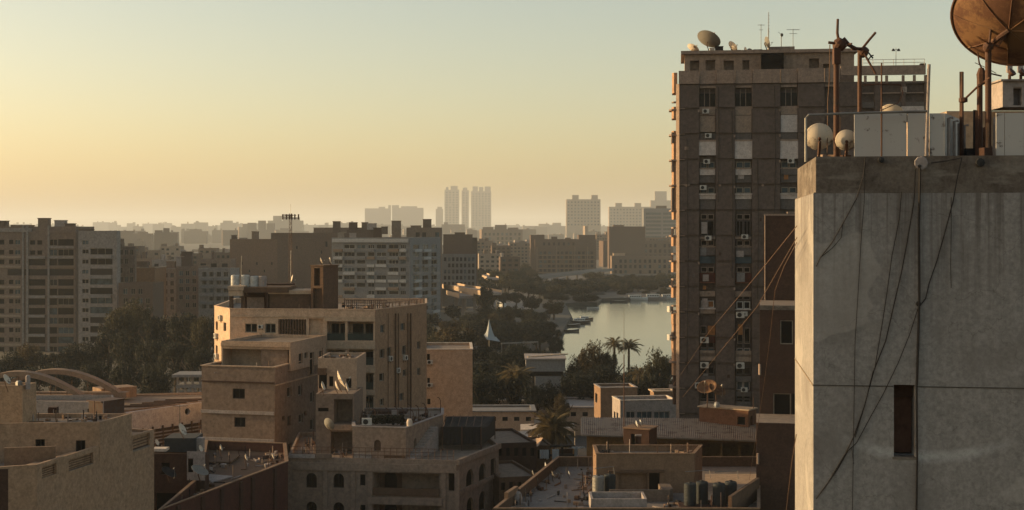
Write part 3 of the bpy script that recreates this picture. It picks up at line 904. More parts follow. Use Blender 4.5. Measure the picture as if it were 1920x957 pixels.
# square post with brace, and the two big posts
pole(RP(1803, 1.4), RP(1803, 1.4, 135), 0.048, 'steel_post', 'bare steel post left of the big brown dish, braced to it', 'post', M_RUST, n=4)
t = empty('satellite_dish', RP(1853, 0.9), 'huge brown metal dish on a tall thick post at the top right corner', 'satellite dish')
pc = RP(1853, 0.9)
m = MB(); m.tube([pc, RP(1853, 0.9, 88)], 0.068, 12); m.build('post', M_RUST, t)
D0 = pc.y - 0.15
cen = W(1897, 35, D0)
nrm = Vector((0.37, 0.62, 0.69)); Mx = qz(nrm); dm = 218 * D0 / FPX; R0 = dm / 2; dp = dm * 0.17
m = MB(); prof = [(R0 * k / 10, dp * (k / 10) ** 2 - dp) for k in range(11)]
m.lathe(prof + [(R0 * k / 10, dp * (k / 10) ** 2 - dp + 0.015) for k in range(10, -1, -1)], cen, 56, Mx); refl = m.build('reflector', M_DISHB, t, smooth=True)
m = MB(); m.tube([cen + Mx @ Vector((R0 * math.cos(a), R0 * math.sin(a), 0)) for a in [2 * math.pi * i / 56 for i in range(57)]], 0.035, 7, cap=False); m.build('rim', M_RUST, t)
for k in range(8):
    a = 2 * math.pi * k / 8 + 0.2; m = MB()
    m.tube([cen + Mx @ Vector((R0 * u * math.cos(a), R0 * u * math.sin(a), dp * u * u - dp - 0.015)) for u in (0.05, .25, .5, .75, .97)], 0.012, 5); m.build('rib', M_DISHB, t)
hub = cen + Mx @ Vector((0, 0, -dp)); top = RP(1853, 0.9, 88)
m = MB(); m.tube([top, top.lerp(hub, 0.5) + Vector((0, -.05, 0.02)), hub], 0.06, 8); m.tube([RP(1848, 0.85, 95), RP(1858, 0.75, 84), RP(1871, 0.75, 86), hub], 0.03, 6); m.build('mount_bracket', M_RUST, t)
m = MB(); m.tube([RP(1855, 0.7, 80), RP(1857, 0.7, 62), RP(1858, 0.7, 46)], 0.028, 7); m.build('spike', M_RUST, t)
m = MB(); m.lathe([(0, .1), (.09, .08), (.12, 0), (.08, -.1), (0, -.12)], RP(1853, 0.8, 88), 10, qz((.2, -.5, .6))); m.build('pivot_head', M_RUST, t)
t = empty('dish_mount', RP(1837, 1.3), 'dark post with a clamp head and feed wires just left of the big dish post', 'dish mount')
m = MB(); m.tube([RP(1837, 1.3), RP(1837, 1.3, 140)], 0.062, 10); m.build('post', M_RUST, t)
m = MB(); m.lathe([(0, .16), (.06, .14), (.11, 0), (.09, -.22), (0, -.24)], RP(1840, 1.25, 140), 8); m.build('clamp_head', M_RUST, t)
m = MB(); m.tube([RP(1841, 1.2, 130), RP(1836, 1.2, 118), RP(1833, 1.2, 98)], 0.02, 6, 0.015); m.tube([RP(1843, 1.2, 132), RP(1856, 1.2, 138), RP(1878, 1.2, 143)], 0.018, 6); m.tube([RP(1828, 1.2, 118), RP(1850, 1.2, 128), RP(1868, 1.2, 138)], 0.008, 5); m.build('feed_arm', M_RUST, t)
m = MB(); m.tube([RP(1807, 1.3, 188), RP(1832, 1.15, 164), RP(1856, 0.8, 146)], 0.024, 7)
m.build('brace_rod', M_RUST, None, label='slanting brace rod tying the bare steel post to the big dish post', cat='brace')
m = MB(); c = RP(1806, 1.3, 188); m.lathe([(0, .07), (.1, .04), (.1, -.04), (0, -.07)], c, 8); m.build('clamp', M_RUST, None, label='rusty clamp where the brace rod meets the bare steel post', cat='clamp')
# small piece of junk between the posts
m = MB(); c = RP(1846, 1.6); m.lathe([(.2, 0), (.22, .25), (.14, .42), (.11, .7), (.05, .8), (0, .82)], c, 12); m.build('gas_bottle', M_DISHB, None, label='squat rusty bottle standing between the two thick posts', cat='bottle')
# right-hand panels
t = empty('panel_screen', RP(1872, 0.5), 'chipped white panel box at the right end of the near roof', 'screen')
for a, b2 in ((1868, 1883), (1884, 1920), (1921, 1990)):
    pa, pb = RP(a, 0.5), RP(b2, 0.5)
    m = MB(); m.obox((pa.x, pa.y), (pb.x, pb.y), 0.05, zR, ZZ(212, pa.y)); m.build('panel', M_PANEL, t)
q = RP(1864, 0.9)
rtube('vent_pipe', [q, Vector((q.x, q.y, ZZ(222, q.y))), Vector((q.x + .09, q.y - .02, ZZ(219, q.y)))], 0.035, 'bent vent pipe beside the chipped panels at the right end of the roof', 'vent pipe', M_GREYW, 8, group='bent vent pipes on the near roof')
# block behind the roof: low wall, and the pier with two small floodlights
nb = Bld('building', 'pale building just behind the near roof, its wall top showing between the posts', 'building', boxL(None, 1775, 2010, 39, 0, 6), ZZ(210, 39), M_CREAM, zbase=0); nb.finish(parapet=0.0)
m = MB(); q = boxL(None, 1752, 1870, 41.5, 0, 3); m.prism(q, nb.z1 + .01, nb.z1 + 0.02); 
pr = Bld('stair_tower', 'grey rooftop pier with a dark recess under the big brown dish', 'tower', boxL(None, 1880, 1985, 37.5, 0, 1.2), ZZ(152, 37.5), M_GREYW, zbase=nb.z1 + .003)
pr.open(0, 1900, 1916, 163, 198, dep=0.3); pr.finish(parapet=0.0)
m = MB(); m.prism(boxL(None, 1877, 1988, 37.4, 0, 1.4), ZZ(151.5, 37.4), ZZ(148.5, 37.4)); m.build('coping', M_GREYW, pr.root)
for px, l in ((1893, 'small floodlight on the left of the grey pier top'), (1914, 'small floodlight on the right of the grey pier top')):
    c = W(px, 140, 37.4); t = empty('floodlight', W(px, 148.5, 37.4), l, 'floodlight', 'floodlights on the pier')
    m = MB(); m.tube([W(px, 148.5, 37.4), c], 0.04, 6); m.lathe([(0, 0), (.09, .02), (.12, .12), (0, .12)], c, 10, qz((.4, -.5, .5))); m.build('lamp_head', M_RUST, t)
    m = MB(); a = W(px - 4, 120, 37.6); m.box(a.x, a.x + 0.14, a.y, a.y + .1, ZZ(136, 37.6), ZZ(118, 37.6)); m.build('back_plate', M_GREYW, t)

# ------------------------------------------------------------------ the tall brown tower
TD = 164.0
tp = boxL(None, 1272, 1738, TD, -6.85, 16)
T = Bld('tower_block', 'tall brown apartment tower with columns of recessed windows and side balconies', 'tower', tp, ZZ(158, TD), M_TOWER)
BAYS = [(1311, 1342), (1378, 1410), (1463, 1496), (1546, 1574), (1608, 1640), (1652, 1690), (1698, 1734)]
SOL = [(1273, 1311), (1342, 1378), (1410, 1463), (1496, 1546), (1574, 1608)]
PITCH = 3.0
A_, B_ = T.edge(0); dT = (B_ - A_).normalized(); nT = Vector((-dT.y, dT.x))
def tu(px): return hit(A_, dT, px)
ztop = T.z1
for b0, b1 in BAYS:
    T.open_m(0, tu(b0), tu(b1), 1.0, ztop - 0.25, dep=0.55, back=True)
T.finish(parapet=0.0)
def tz(py): return ZZ(py, TD)
def trow(r): return ztop - PITCH * r
def tbox(px0, px1, z0, z1, off, w, name, mat, **kw):
    """box on the tower front, off = depth of its outer face behind the wall plane"""
    m = MB(); a = A_ + dT * tu(px0) + nT * off; b2 = A_ + dT * tu(px1) + nT * off
    m.obox(a, b2, w, z0, z1)
    return m.build(name, mat, T.root, **kw)
rnT = random.Random(4)
# solid columns: one proud panel per storey, sharing a mesh per column
for ci, (s0, s1) in enumerate(SOL):
    w = tu(s1 - 0.4) - tu(s0 + 0.4); m = MB(); m.box(0, w, -0.24, -0.004, 0.17, PITCH - 0.17); me = m.mesh('wall_panel'); me.materials.append(M_TOWER)
    a = A_ + dT * tu(s0 + 0.4)
    for r in range(1, 18):
        if ci >= 3 and r > 3: break
        place('wall_panel', me, (a.x, a.y, trow(r)), math.atan2(dT.y, dT.x), T.root)
# parapet panels
edges = [1272, 1311, 1343, 1378, 1411, 1463, 1495, 1546, 1575]
for i in range(len(edges) - 1):
    deep = -0.42 if i % 2 == 0 else -0.22
    tbox(edges[i] + 0.6, edges[i + 1] - 0.6, tz(158.5), tz(134 - i * 0.25), deep, 0.5, 'parapet_panel', M_TOWERL)
    if i % 2 == 1: tbox(edges[i] + 1, edges[i + 1] - 1, tz(166), tz(159), 0.02, 0.2, 'lintel', M_TOWERL)
tbox(1576, 1735, tz(146), tz(129), -0.3, 0.5, 'parapet_panel', M_TOWERL)
for px in (1620, 1641, 1660, 1691, 1712, 1733): tbox(px, px + 5, tz(160), tz(147), -0.1, 0.3, 'parapet_post', M_TOWERL)
def twin(b0, b1, y0, y1, pane, n=2, fr=M_FRAME, off=0.30, style='plain'):
    g = 1.2; w = (b1 - b0 - g * (n + 1)) / n
    for k in range(n):
        x0 = b0 + g + k * (w + g); u0, u1 = tu(x0), tu(x0 + w); 
        op = (u0, u1, tz(y1), tz(y0), 0.55, True, False)
        add_window(T.root, A_, B_, op, style='single' if style == 'plain' else style, pane=pane, frame=fr, inset_d=off)
M_ORC = flat('orange_curtain', (0.34, 0.15, 0.05), 0.9)
M_REDC = flat('dark_red_awning', (0.10, 0.03, 0.02), 0.9)
M_PALEB = plaster('stained_beige_panel', (0.30, 0.25, 0.20), 0.6, 0.8, 0.7)
M_WPAN = plaster('dusty_white_shutter', (0.52, 0.51, 0.49), 0.35, 0.4, 0.3)
M_GREYP = plaster('grey_panel', (0.13, 0.125, 0.12), 0.5)
for bi, (b0, b1) in enumerate(BAYS[:3]):
    i0, i1 = b0 + 0.8, b1 - 0.8
    tbox(i0, i1, tz(200), tz(176), 0.38, 0.1, 'window', M_GLASS); tbox(i0 - .3, i1 + .3, tz(206), tz(201), 0.05, 0.3, 'sill', M_TOWERL)
    for k in (0.3, 0.62): tbox(b0 + (b1 - b0) * k, b0 + (b1 - b0) * k + 1.2, tz(200), tz(168), 0.34, 0.05, 'mullion', M_TOWERL)
    tbox(i0, i1, tz(217), tz(203), 0.06, 0.25, 'spandrel', M_PALEB)
    tbox(i0, i1, tz(250 if bi else 248), tz(218), -0.02 if bi else 0.1, 0.15, 'roller_shutter', M_PALEB if bi < 2 else M_WPAN)
    tbox(i0, i1, tz(263), tz(251), 0.1, 0.2, 'spandrel', M_GREYP)
    tbox(b0 - 0.5, b1 + 0.5, tz(292 if bi == 0 else 299), tz(264), -0.14, 0.3, 'roller_shutter', M_WPAN)
    tbox(b0 - 0.6, b1 + 0.6, tz(266), tz(263.2), -0.2, 0.3, 'ledge', M_TOWERL)
    # row 3 and 4: small windows above pale boards
    twin(b0 + 1, b1 - 1, 304, 316, M_GLASSB)
    tbox(b0 + 1, b1 - 1, tz(329), tz(317), -0.06, 0.3, 'balcony_front', M_TOWERW if bi != 2 else M_GREYP); tbox(b0, b1, tz(318), tz(316), -0.12, 0.4, 'ledge', M_TOWERL)
    tbox(i0, i1, tz(343), tz(330), 0.12, 0.3, 'spandrel', M_GREYP)
    twin(b0 + 1, b1 - 1, 352, 363, M_GLASSB)
    tbox(b0 - 1, b1 + 0.5, tz(366), tz(363.5), -0.2, 0.5, 'ledge', M_TOWERW)
    tbox(b0 + 0.5, b1 - .5, tz(374), tz(366.3), -0.06, 0.3, 'balcony_front', M_TOWERW)
    tbox(i0, i1, tz(393), tz(375), 0.12, 0.3, 'spandrel', M_GREYP)
    # row 5..7 dark
    twin(b0 + 2, b1 - 2, 402, 412, M_INNER, fr=M_PALEB); twin(b0 + 1.5, b1 - 1.5, 414, 443, M_INNER, n=2 if bi else 1, fr=M_GREYP, style='two')
    tbox(i0, i1, tz(449), tz(444), 0.1, 0.3, 'spandrel', M_PALEB)
    twin(b0 + 2, b1 - 2, 451, 461, M_INNER, fr=M_PALEB)
    tbox(b0, b1, tz(464), tz(462), -0.05, 0.3, 'ledge', M_PALEB)
    tbox(i0, i1, tz(479), tz(464.5), 0.06, 0.3, 'balcony_front', M_GREYP)
    tbox(i0, i1, tz(494), tz(481), 0.25, 0.1, 'window', M_GLASSB)
    twin(b0 + 2, b1 - 2, 501, 511, M_INNER, fr=M_PALEB)
    tbox(i0, i1, tz(529), tz(512), 0.2, 0.2, 'awning', M_REDC); tbox(i0, i1, tz(531), tz(529.3), 0.0, 0.4, 'rail', flat('rust_rail', (0.16, 0.06, 0.03)))
    tbox(i0, i1, tz(556), tz(546), 0.14, 0.3, 'spandrel', M_PALEB)
b0, b1 = BAYS[0]
tbox(b0 + 7, b0 + 13, tz(543), tz(536), 0.1, 0.2, 'laundry', M_ORC)
twin(b0 + 2, b1 - 2, 564, 577, M_ORC, fr=M_FRAMEW); tbox(b0, b1, tz(580), tz(577.5), 0.0, 0.4, 'ledge', M_TOWERW); tbox(b0 + 1, b1 - 2, tz(588), tz(580.5), 0.1, 0.2, 'balcony_front', M_PALEB)
twin(b0 + 1, b0 + 15, 611, 627, M_INNER, n=1, fr=M_PALEB); tbox(b0 + 16, b1 - 1, tz(628), tz(611), 0.2, 0.1, 'shutter', M_ORC)
tbox(b0 + 16, b1 - 1, tz(643), tz(631), 0.2, 0.2, 'shutter', M_REDC)
twin(b0 + 2, b1 - 2, 651, 661, M_GLASSB, fr=M_GREYP); tbox(b0 + 1, b1 - 1, tz(676), tz(662), 0.0, 0.3, 'balcony_front', M_PALEB)
b0, b1 = BAYS[1]
twin(b0 + 1, b1 - 2, 545, 562, M_GLASS, fr=M_GREYP); twin(b0 + 2, b1 - 2, 565, 579, M_GLASS, fr=M_FRAMEW); tbox(b0 + 1, b1 - 1, tz(581), tz(579), 0.0, 0.4, 'ledge', M_TOWERW)
twin(b0 + 3, b1 - 2, 614, 644, M_INNER, fr=M_PALEB)
twin(b0 + 2, b1 - 2, 652, 663, M_GLASSB, fr=M_TOWERW); tbox(b0 + 1, b1 - 1, tz(677), tz(664), 0.0, 0.3, 'balcony_front', M_PALEB)
twin(b0 + 2, b1 - 3, 714, 731, M_GLASSB, fr=M_TOWERW); tbox(b0 + 1, b1 - 1, tz(742), tz(732), 0.0, 0.3, 'balcony_front', M_GREYP)
twin(b0 + 2, b1 - 2, 746, 764, M_INNER, fr=M_GREYP)
b0, b1 = BAYS[0]; twin(b0 + 2, b1 - 2, 712, 722, M_GLASSB, fr=M_GREYP); twin(b0, b1, 748, 766, M_INNER, fr=M_GREYP)
for px, py in ((1313, 643), (1313, 690), (1380, 596), (1380, 691), (1303, 728)): ac(T, 0, px, py, 1.15)
rnA = random.Random(31)
for bi, (b0, b1) in enumerate(BAYS[:3]):
    tbox(b1 - 0.2, b1 + 1.4, tz(205), tz(163), -0.06, 0.2, 'edge_strip', M_TOWERL)
    for r in range(1, 13):
        y = 158 + 47.4 * r
        if rnA.random() < .45 and r not in (1, 2): tbox(b0 + rnA.uniform(2, 8), b0 + rnA.uniform(12, 20), tz(y + rnA.uniform(36, 44)), tz(y + rnA.uniform(20, 28)), 0.02, 0.05, 'laundry', rnA.choice([M_TOWERW, M_GREYW, M_ORC, M_BLUEG, M_REDC]))
        if rnA.random() < .3: ac(T, 0, b0 + rnA.uniform(1, 14), y + rnA.uniform(6, 9), 0.9)
        if rnA.random() < .4: tbox(b0 - 2.5, b0 + .5, tz(y + 6), tz(y + 1.5), -.35, .3, 'pipe_bracket', M_TOWERL)
        if r >= 10: twin(b0 + 1.5, b1 - 1.5, y + 8, y + 22, rnA.choice([M_INNER, M_GLASS, M_SHUT]), fr=M_GREYP); tbox(b0 + 1, b1 - 1, tz(y + 36), tz(y + 25), 0.0, 0.3, 'balcony_front', rnA.choice([M_PALEB, M_GREYP, M_TOWERL]))
for ci, (s0, s1) in enumerate(SOL[:3]):
    for r in range(2, 13):
        if rnA.random() < .25: x_ = rnA.uniform(s0 + 4, s1 - 8); y = 158 + 47.4 * r + rnA.uniform(12, 34); tbox(x_, x_ + rnA.uniform(3, 7), tz(y + 6), tz(y), -.27, .05, 'plaster_patch', rnA.choice([M_TOWERL, M_GREYP, M_DARKB]))
m = MB()
for x_, a_, e_ in ((1346, 165, 380), (1372, 210, 520), (1420, 300, 560), (1452, 165, 400), (1288, 260, 700)):
    q0, q1 = A_ + dT * tu(x_) - nT * .3, A_ + dT * tu(x_ + 2) - nT * .3; m.tube([(q0.x, q0.y, tz(a_)), (q1.x, q1.y, tz((a_ + e_) / 2)), (q0.x, q0.y, tz(e_))], .035, 4)
m.build('loose_cable', M_BLACK, T.root)
# right part of the top: loggias
for b0, b1 in BAYS[4:]:
    tbox(b0 + 1, b1 - 1, tz(206), tz(196), 0.02, 0.3, 'balcony_front', M_GREYP); tbox(b0 + 1, b1 - 1, tz(180), tz(178), 0.1, 0.2, 'rail', M_TOWERL)
tbox(1690, 1700, tz(178), tz(168), 0.0, 0.2, 'sunblind', M_TOWERW); tbox(1690, 1733, tz(212), tz(204), -0.02, 0.2, 'roller_shutter', M_WPAN)
for (px0, px1, py0, py1) in ((1431, 1440, 268, 276), (1434, 1443, 317, 325), (1434, 1442, 368, 375)):
    tbox(px0, px1, tz(py1), tz(py0), -0.16, 0.06, 'vent_frame', M_TOWERL if py0 < 300 else M_GREYP); tbox(px0 + 2, px1 - 2, tz(py1 - 2), tz(py0 + 2), -0.165, 0.02, 'vent', M_INNER)
for px, py, w in ((1288, 344, 14), (1350, 348, 5), (1430, 348, 5)):
    m = MB(); p, d, n = T.onwall(0, px, py); m.lathe([(w * .032, 0.0), (w * .026, .06), (0, .09)], p - Vector((n.x, n.y, 0)) * .1, 7, qz((-n.x, -n.y, 0.2))); m.build('plaster_patch', M_TOWERL, T.root)
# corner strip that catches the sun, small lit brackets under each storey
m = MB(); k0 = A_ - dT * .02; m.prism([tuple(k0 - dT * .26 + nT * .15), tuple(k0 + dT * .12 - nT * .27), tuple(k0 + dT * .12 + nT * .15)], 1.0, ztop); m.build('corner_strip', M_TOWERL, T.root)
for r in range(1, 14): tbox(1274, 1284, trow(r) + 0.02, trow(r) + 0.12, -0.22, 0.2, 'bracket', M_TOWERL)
# side balconies, seen edge on
lS = Vector((-dT.x, -dT.y)); bS = nT
def side(py0, py1, out, v0=0.3, v1=3.2, name='side_balcony', mat=M_TOWERL, inn=0.0, parent=None):
    a = A_ + lS * out + bS * v0; c = A_ - dT * 0.0 + lS * inn + bS * v0
    m = MB(); ch = min(.3, out * .3); m.prism([(a.x - lS.x * ch, a.y - lS.y * ch), (c.x, c.y), (c.x + bS.x * (v1 - v0), c.y + bS.y * (v1 - v0)), (a.x + bS.x * (v1 - v0), a.y + bS.y * (v1 - v0)), (a.x + bS.x * .5, a.y + bS.y * .5)], tz(py1), tz(py0))
    return m.build(name, mat, parent or T.root)
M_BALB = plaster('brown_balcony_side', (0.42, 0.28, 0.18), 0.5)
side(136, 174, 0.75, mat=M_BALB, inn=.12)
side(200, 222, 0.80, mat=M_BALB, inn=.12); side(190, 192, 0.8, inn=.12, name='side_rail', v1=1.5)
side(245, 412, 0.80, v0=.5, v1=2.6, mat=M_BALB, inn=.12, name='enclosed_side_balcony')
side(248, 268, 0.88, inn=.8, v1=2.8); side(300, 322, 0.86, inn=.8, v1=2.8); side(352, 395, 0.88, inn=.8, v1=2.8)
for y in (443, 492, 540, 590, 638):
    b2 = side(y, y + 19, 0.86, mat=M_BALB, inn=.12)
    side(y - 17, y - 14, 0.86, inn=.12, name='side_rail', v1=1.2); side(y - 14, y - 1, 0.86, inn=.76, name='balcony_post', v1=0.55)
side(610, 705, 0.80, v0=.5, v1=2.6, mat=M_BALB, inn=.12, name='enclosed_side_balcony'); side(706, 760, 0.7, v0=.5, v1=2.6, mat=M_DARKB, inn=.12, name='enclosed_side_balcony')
for r in range(1, 13):
    y = 158 + 47.4 * r; side(y - 1, y + 2, 1.12, v0=.1, v1=2.6, name='side_slab', inn=.1)
side(575, 586, 1.35, v0=0.2, v1=.8, inn=.88, name='air_conditioner', mat=M_ACW); side(628, 639, 1.35, v0=0.2, v1=.8, inn=.88, name='air_conditioner', mat=M_ACW); side(430, 440, 0.6, v0=.2, v1=.8, name='air_conditioner', mat=M_ACW, inn=.12)
# penthouse
ph = [tuple(A_ + dT * (tu(1284)) + nT * 2.2), tuple(A_ + dT * (tu(1606)) + nT * 2.2), tuple(A_ + dT * (tu(1600)) + nT * 11), tuple(A_ + dT * (tu(1284)) + nT * 11)]
P = Bld('penthouse', '', '', ph, ZZ(103, TD + 2), M_STONE, zbase=ztop + 0.02, parent=T.root)
for a, b2, y0, y1 in ((1294, 1311, 114, 134), (1323, 1341, 113, 134), (1357, 1376, 114, 134), (1392, 1405, 113, 134), (1517, 1536, 110, 130), (1543, 1556, 120, 130)):
    P.open(0, a, b2, y0, y1, dep=0.9, back=True)
P.finish(parapet=0.0)
P.wall.name = 'penthouse_wall'; P.roof.name = 'penthouse_roof'
m = MB(); q = inset(ph, -0.45); m.prism(q, P.z1 + 0.03, P.z1 + 0.42); m.build('roof_slab', M_TOWERL, T.root)
m = MB(); a = ph[0]; m.obox(tuple(Vector(a) + dT * 9.0 - nT * 1.0), tuple(Vector(a) + dT * 11.6 - nT * 1.0), 0.9, ztop + .03, P.z1 - .1); m.build('dark_lean_to', M_INNER, T.root)
zp = P.z1 + 0.425
def TP(px, v=4.0):
    return A_ + dT * tu(px) * (1 + v / TD * 0.9) + nT * v
def tpt(px, py, v=4.0):
    k = hit(A_ + nT * v, dT, px); p = A_ + nT * v + dT * k
    return Vector((p.x, p.y, ZZ(py, p.y)))
def tpr(px, v=4.0): 
    q = tpt(px, 100, v); q.z = zp; return q
m = MB(); a, b2 = tpt(1441, 88, 4), tpt(1490, 88, 4); m.obox(a, b2, 4, zp + .002, a.z); o_ = m.build('water_room', M_PALEB, T.root)
for px, py, wpx, f, mat, lab in ((1328, 76, 46, (0.42, 0.45, 0.78), M_DISHG, 'large grey dish on the tower penthouse roof'),
        (1299, 92, 24, (0.5, 0.35, 0.75), M_DISHW, 'small pale dish at the left end of the tower penthouse roof'),
        (1373, 88, 22, (0.65, 0.3, 0.5), M_DISHW, 'pale dish tilted beside the dark boxes on the tower roof'),
        (1397, 95, 13, (0.95, 0.2, 0.2), M_DISHW, 'thin upright dish seen edge on in the middle of the tower roof'),
        (1406, 97, 12, (0.5, 0.6, 0.5), M_DISHG, 'tiny dark dish right of the edge-on one on the tower roof'),
        (1437, 80, 22, (0.93, 0.2, 0.25), M_DISHG, 'narrow dark dish leaning on the left end of the tower water room')):
    c = tpt(px, py, 3.2); dish(tpr(px + 2, 3.2), c, wpx * c.y / FPX, f, lab, mat, mast_r=0.06, seg=22)
for px0, px1, py, mat, lab in ((1341, 1356, 88, M_CLOTH, 'black box between the two biggest tower roof dishes'), (1331, 1340, 91, M_WHITE, 'small white box under the large grey dish, sunlit'), (1380, 1389, 95, M_DARKB, 'brown box right of the tilted pale dish on the tower'), (1413, 1429, 94, M_DARKB, 'dark shed on the tower roof left of the water room')):
    a, b2 = tpt(px0, py, 3.5), tpt(px1, py, 3.5); m = MB(); m.obox(a, b2, 1.0, zp, a.z); m.obox(a + Vector((-.04, 0, 0)), b2 + Vector((.04, 0, 0)), 1.06, a.z + .003, a.z + .07)
    m.build('roof_box', mat, None, label=lab, cat='box')
yagi(tpr(1427, 4.2), (ZZ(48, 168) - zp), 'short aerial with a stub crossbar left of the tallest tower aerial', w=0.8, n=3, second=True)
q = tpr(1441, 4.5); q.z = a.z if False else zp
t = empty('aerial', q, 'tallest aerial on the tower, a thin bare lattice rod', 'antenna'); m = MB(); m.tube([q, tpt(1441, 55, 4.5)], 0.07, 5); m.tube([tpt(1441, 55, 4.5), tpt(1441.3, 23, 4.5)], 0.04, 5); m.build('mast', M_STEEL, t)
m = MB()
for y in (30, 36, 42, 48, 54, 60): m.tube([tpt(1440, y, 4.5), tpt(1443, y, 4.5)], 0.03, 4)
m.build('rung', M_STEEL, t)
q = tpr(1465, 4.2); t = empty('aerial', q, 'short rod with a round dark head and whiskers on the tower water room', 'antenna'); m = MB(); m.tube([q, tpt(1465, 68, 4.2)], 0.05, 5); m.build('mast', M_STEEL, t)
m = MB(); c = tpt(1466, 66, 4.2); m.lathe([(0, -.25), (.16, -.1), (.18, .1), (0, .25)], c, 8); m.tube([c, tpt(1459, 60, 4.2)], .02, 4); m.build('head', M_BLACK, t)
yagi(tpr(1487, 4.2), ZZ(58, 168) - zp, 'comb shaped aerial at the right end of the tower water room', w=1.5, n=7, second=True)
# right roof: rail and floodlight
rr = T.edge(0)
railing(T.root, tuple(A_ + dT * tu(1618) + nT * .2), tuple(A_ + dT * tu(1734) + nT * .2), tz(129), 0.75, 6, M_TOWERW, 0.03, name='roof_railing', bars=2)
q = tpt(1680, 128, 3); t = empty('floodlight_pole', q, 'thin pole with two small floodlights on the right side of the tower roof', 'floodlight'); m = MB(); m.tube([q, tpt(1680, 90, 3)], 0.035, 5); m.tube([tpt(1675, 94, 3), tpt(1685, 93, 3)], .03, 4); m.build('pole', M_STEEL, t)
for px in (1675, 1685):
    m = MB(); c = tpt(px, 92, 3); m.lathe([(0, 0), (.1, .02), (.22, -.25), (0, -.26)], c, 8); m.build('lamp_head', M_BLACK, t)
m = MB(); a, b2 = tpt(1726, 119, 1), tpt(1736, 119, 1); m.obox(a, b2, .8, tz(129), a.z); m.build('chimney', M_DARKB, T.root)

# ------------------------------------------------------------------ dark building between tower and near block
s2 = Bld('apartment_building', 'dark narrow building squeezed between the tower and the near grey block', 'building', boxL(None, 1432, 1560, 138, -10.3, 12), ZZ(402, 138), M_DARKB)
s2.finish(parapet=0.0); s2.band(0, 402, 0.15, 0.1, M_TOWERL, 'coping')
m = MB(); a, d_, n_ = s2.onwall(0, 1476, 401); m.obox((a.x, a.y - .1), (a.x + 1.4, a.y - .1), .3, a.z, a.z + .2); m.build('coping_block', M_TOWERL, s2.root)
m = MB(); m.tube([s2.onwall(0, 1434, 404)[0] + Vector((0, -.12, 0)), s2.onwall(0, 1434, 570)[0] + Vector((0, -.12, 0))], .06, 6); m.build('drain_pipe', M_TOWERL, s2.root)
s3 = Bld('apartment_building', 'dark brick annex with two pale framed windows beside the near grey block', 'building', boxL(None, 1424.5, 1565, 128, -10.1, 9), ZZ(573, 128), M_DARKB)
s3.open(0, 1463, 1487, 601, 646, dep=0.35, style='single', frame=M_FRAME, pane=M_INNER)
s3.open(0, 1450, 1483, 738, 782, dep=0.35, style='single', frame=M_FRAME, pane=M_INNER)
s3.open(0, 1484.5, 1500, 738, 782, dep=0.35, style='single', frame=M_SHUT, pane=M_INNER)
s3.finish(parapet=0.0); s3.band(0, 573, 0.4, 0.15, M_PARA, 'cornice'); s3.band(0, 791, 0.12, 0.2, M_GREYP, 'ledge'); s3.band(0, 704, 0.12, 0.1, M_DARKB, 'ledge')
s4 = Bld('apartment_building', 'lowest dark step of the brick annex, reaching below the frame beside the near block', 'building', boxL(None, 1418, 1565, 122, -9.9, 6), ZZ(793, 122), M_DARKB); s4.finish(parapet=0.0)
for y0, y1, px in ((683, 703, 1423), (850, 870, 1419), (905, 940, 1419)):  # pale slivers added to imitate sun on the annex's left edge
    D_ = 128 if y0 < 800 else 122; a = W(px, y1, D_); m = MB(); m.box(a.x, a.x + .15, a.y - .25, a.y - .02 + .3, a.z, ZZ(y0, D_)); m.build('pipe_box', M_TOWERL, (s3 if y0 < 800 else s4).root)

# ------------------------------------------------------------------ the cream block in the middle
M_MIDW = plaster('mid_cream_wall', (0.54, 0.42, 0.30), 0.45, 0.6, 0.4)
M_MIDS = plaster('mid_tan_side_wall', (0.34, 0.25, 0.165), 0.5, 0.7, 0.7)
poly = [G(402, 172), G(431, 166), G(703, 164), G(800, 178), G(800, 190), G(440, 190)]
# order: edge0 402-431 lit side, edge1 front, edge2 right face
c2 = Bld('apartment_building', 'cream apartment block with stacked balconies and pipes down its right face, in mid picture', 'building', poly, ZZ(580, 166), M_MIDW)
for (a, b2, y0, y1) in ((404.5, 408.5, 603, 619), (419, 424, 605, 621), (404.5, 408, 648, 664)): c2.open(0, a, b2, y0, y1, dep=0.35, style='pane')
c2.open(1, 459, 482, 607, 624, dep=0.3, style='two', frame=M_FRAME); c2.open(1, 497, 517, 607, 625, dep=0.3, style='two', frame=M_FRAME)
c2.open(1, 522, 574, 599, 641, dep=0.6, back=True)
c2.open(1, 579, 605, 598, 638, dep=0.45)
LOG = [(613, 647, 603, 639), (651.5, 700, 603, 639), (613, 647, 656, 685), (651.5, 700, 656, 685), (613, 668, 699, 731), (671, 700, 699, 731), (671, 700, 741, 768), (613, 668, 741, 768)]
for r in LOG: c2.open(1, *r, dep=1.5)
RW = [(713, 721, 609, 624), (751, 759, 606, 620), (712, 721, 655, 672), (726, 734, 651, 669), (754, 762, 648, 666), (711, 720, 700, 715), (755, 762, 693, 706), (712, 720, 748, 761), (749, 757, 737, 752), (782, 788, 640, 655), (782, 788, 690, 704)]
for i, r in enumerate(RW): c2.open(2, *r, dep=0.3, style='two' if i != 5 else 'single', frame=M_SHUTP, pane=M_GLASSB if i in (0, 1, 8) else M_GLASS)
c2.finish(parapet=0.55, cap=(0.06, 0.10, M_MIDW))
A1, B1 = c2.edge(1); d1 = (B1 - A1).normalized(); n1 = Vector((-d1.y, d1.x))
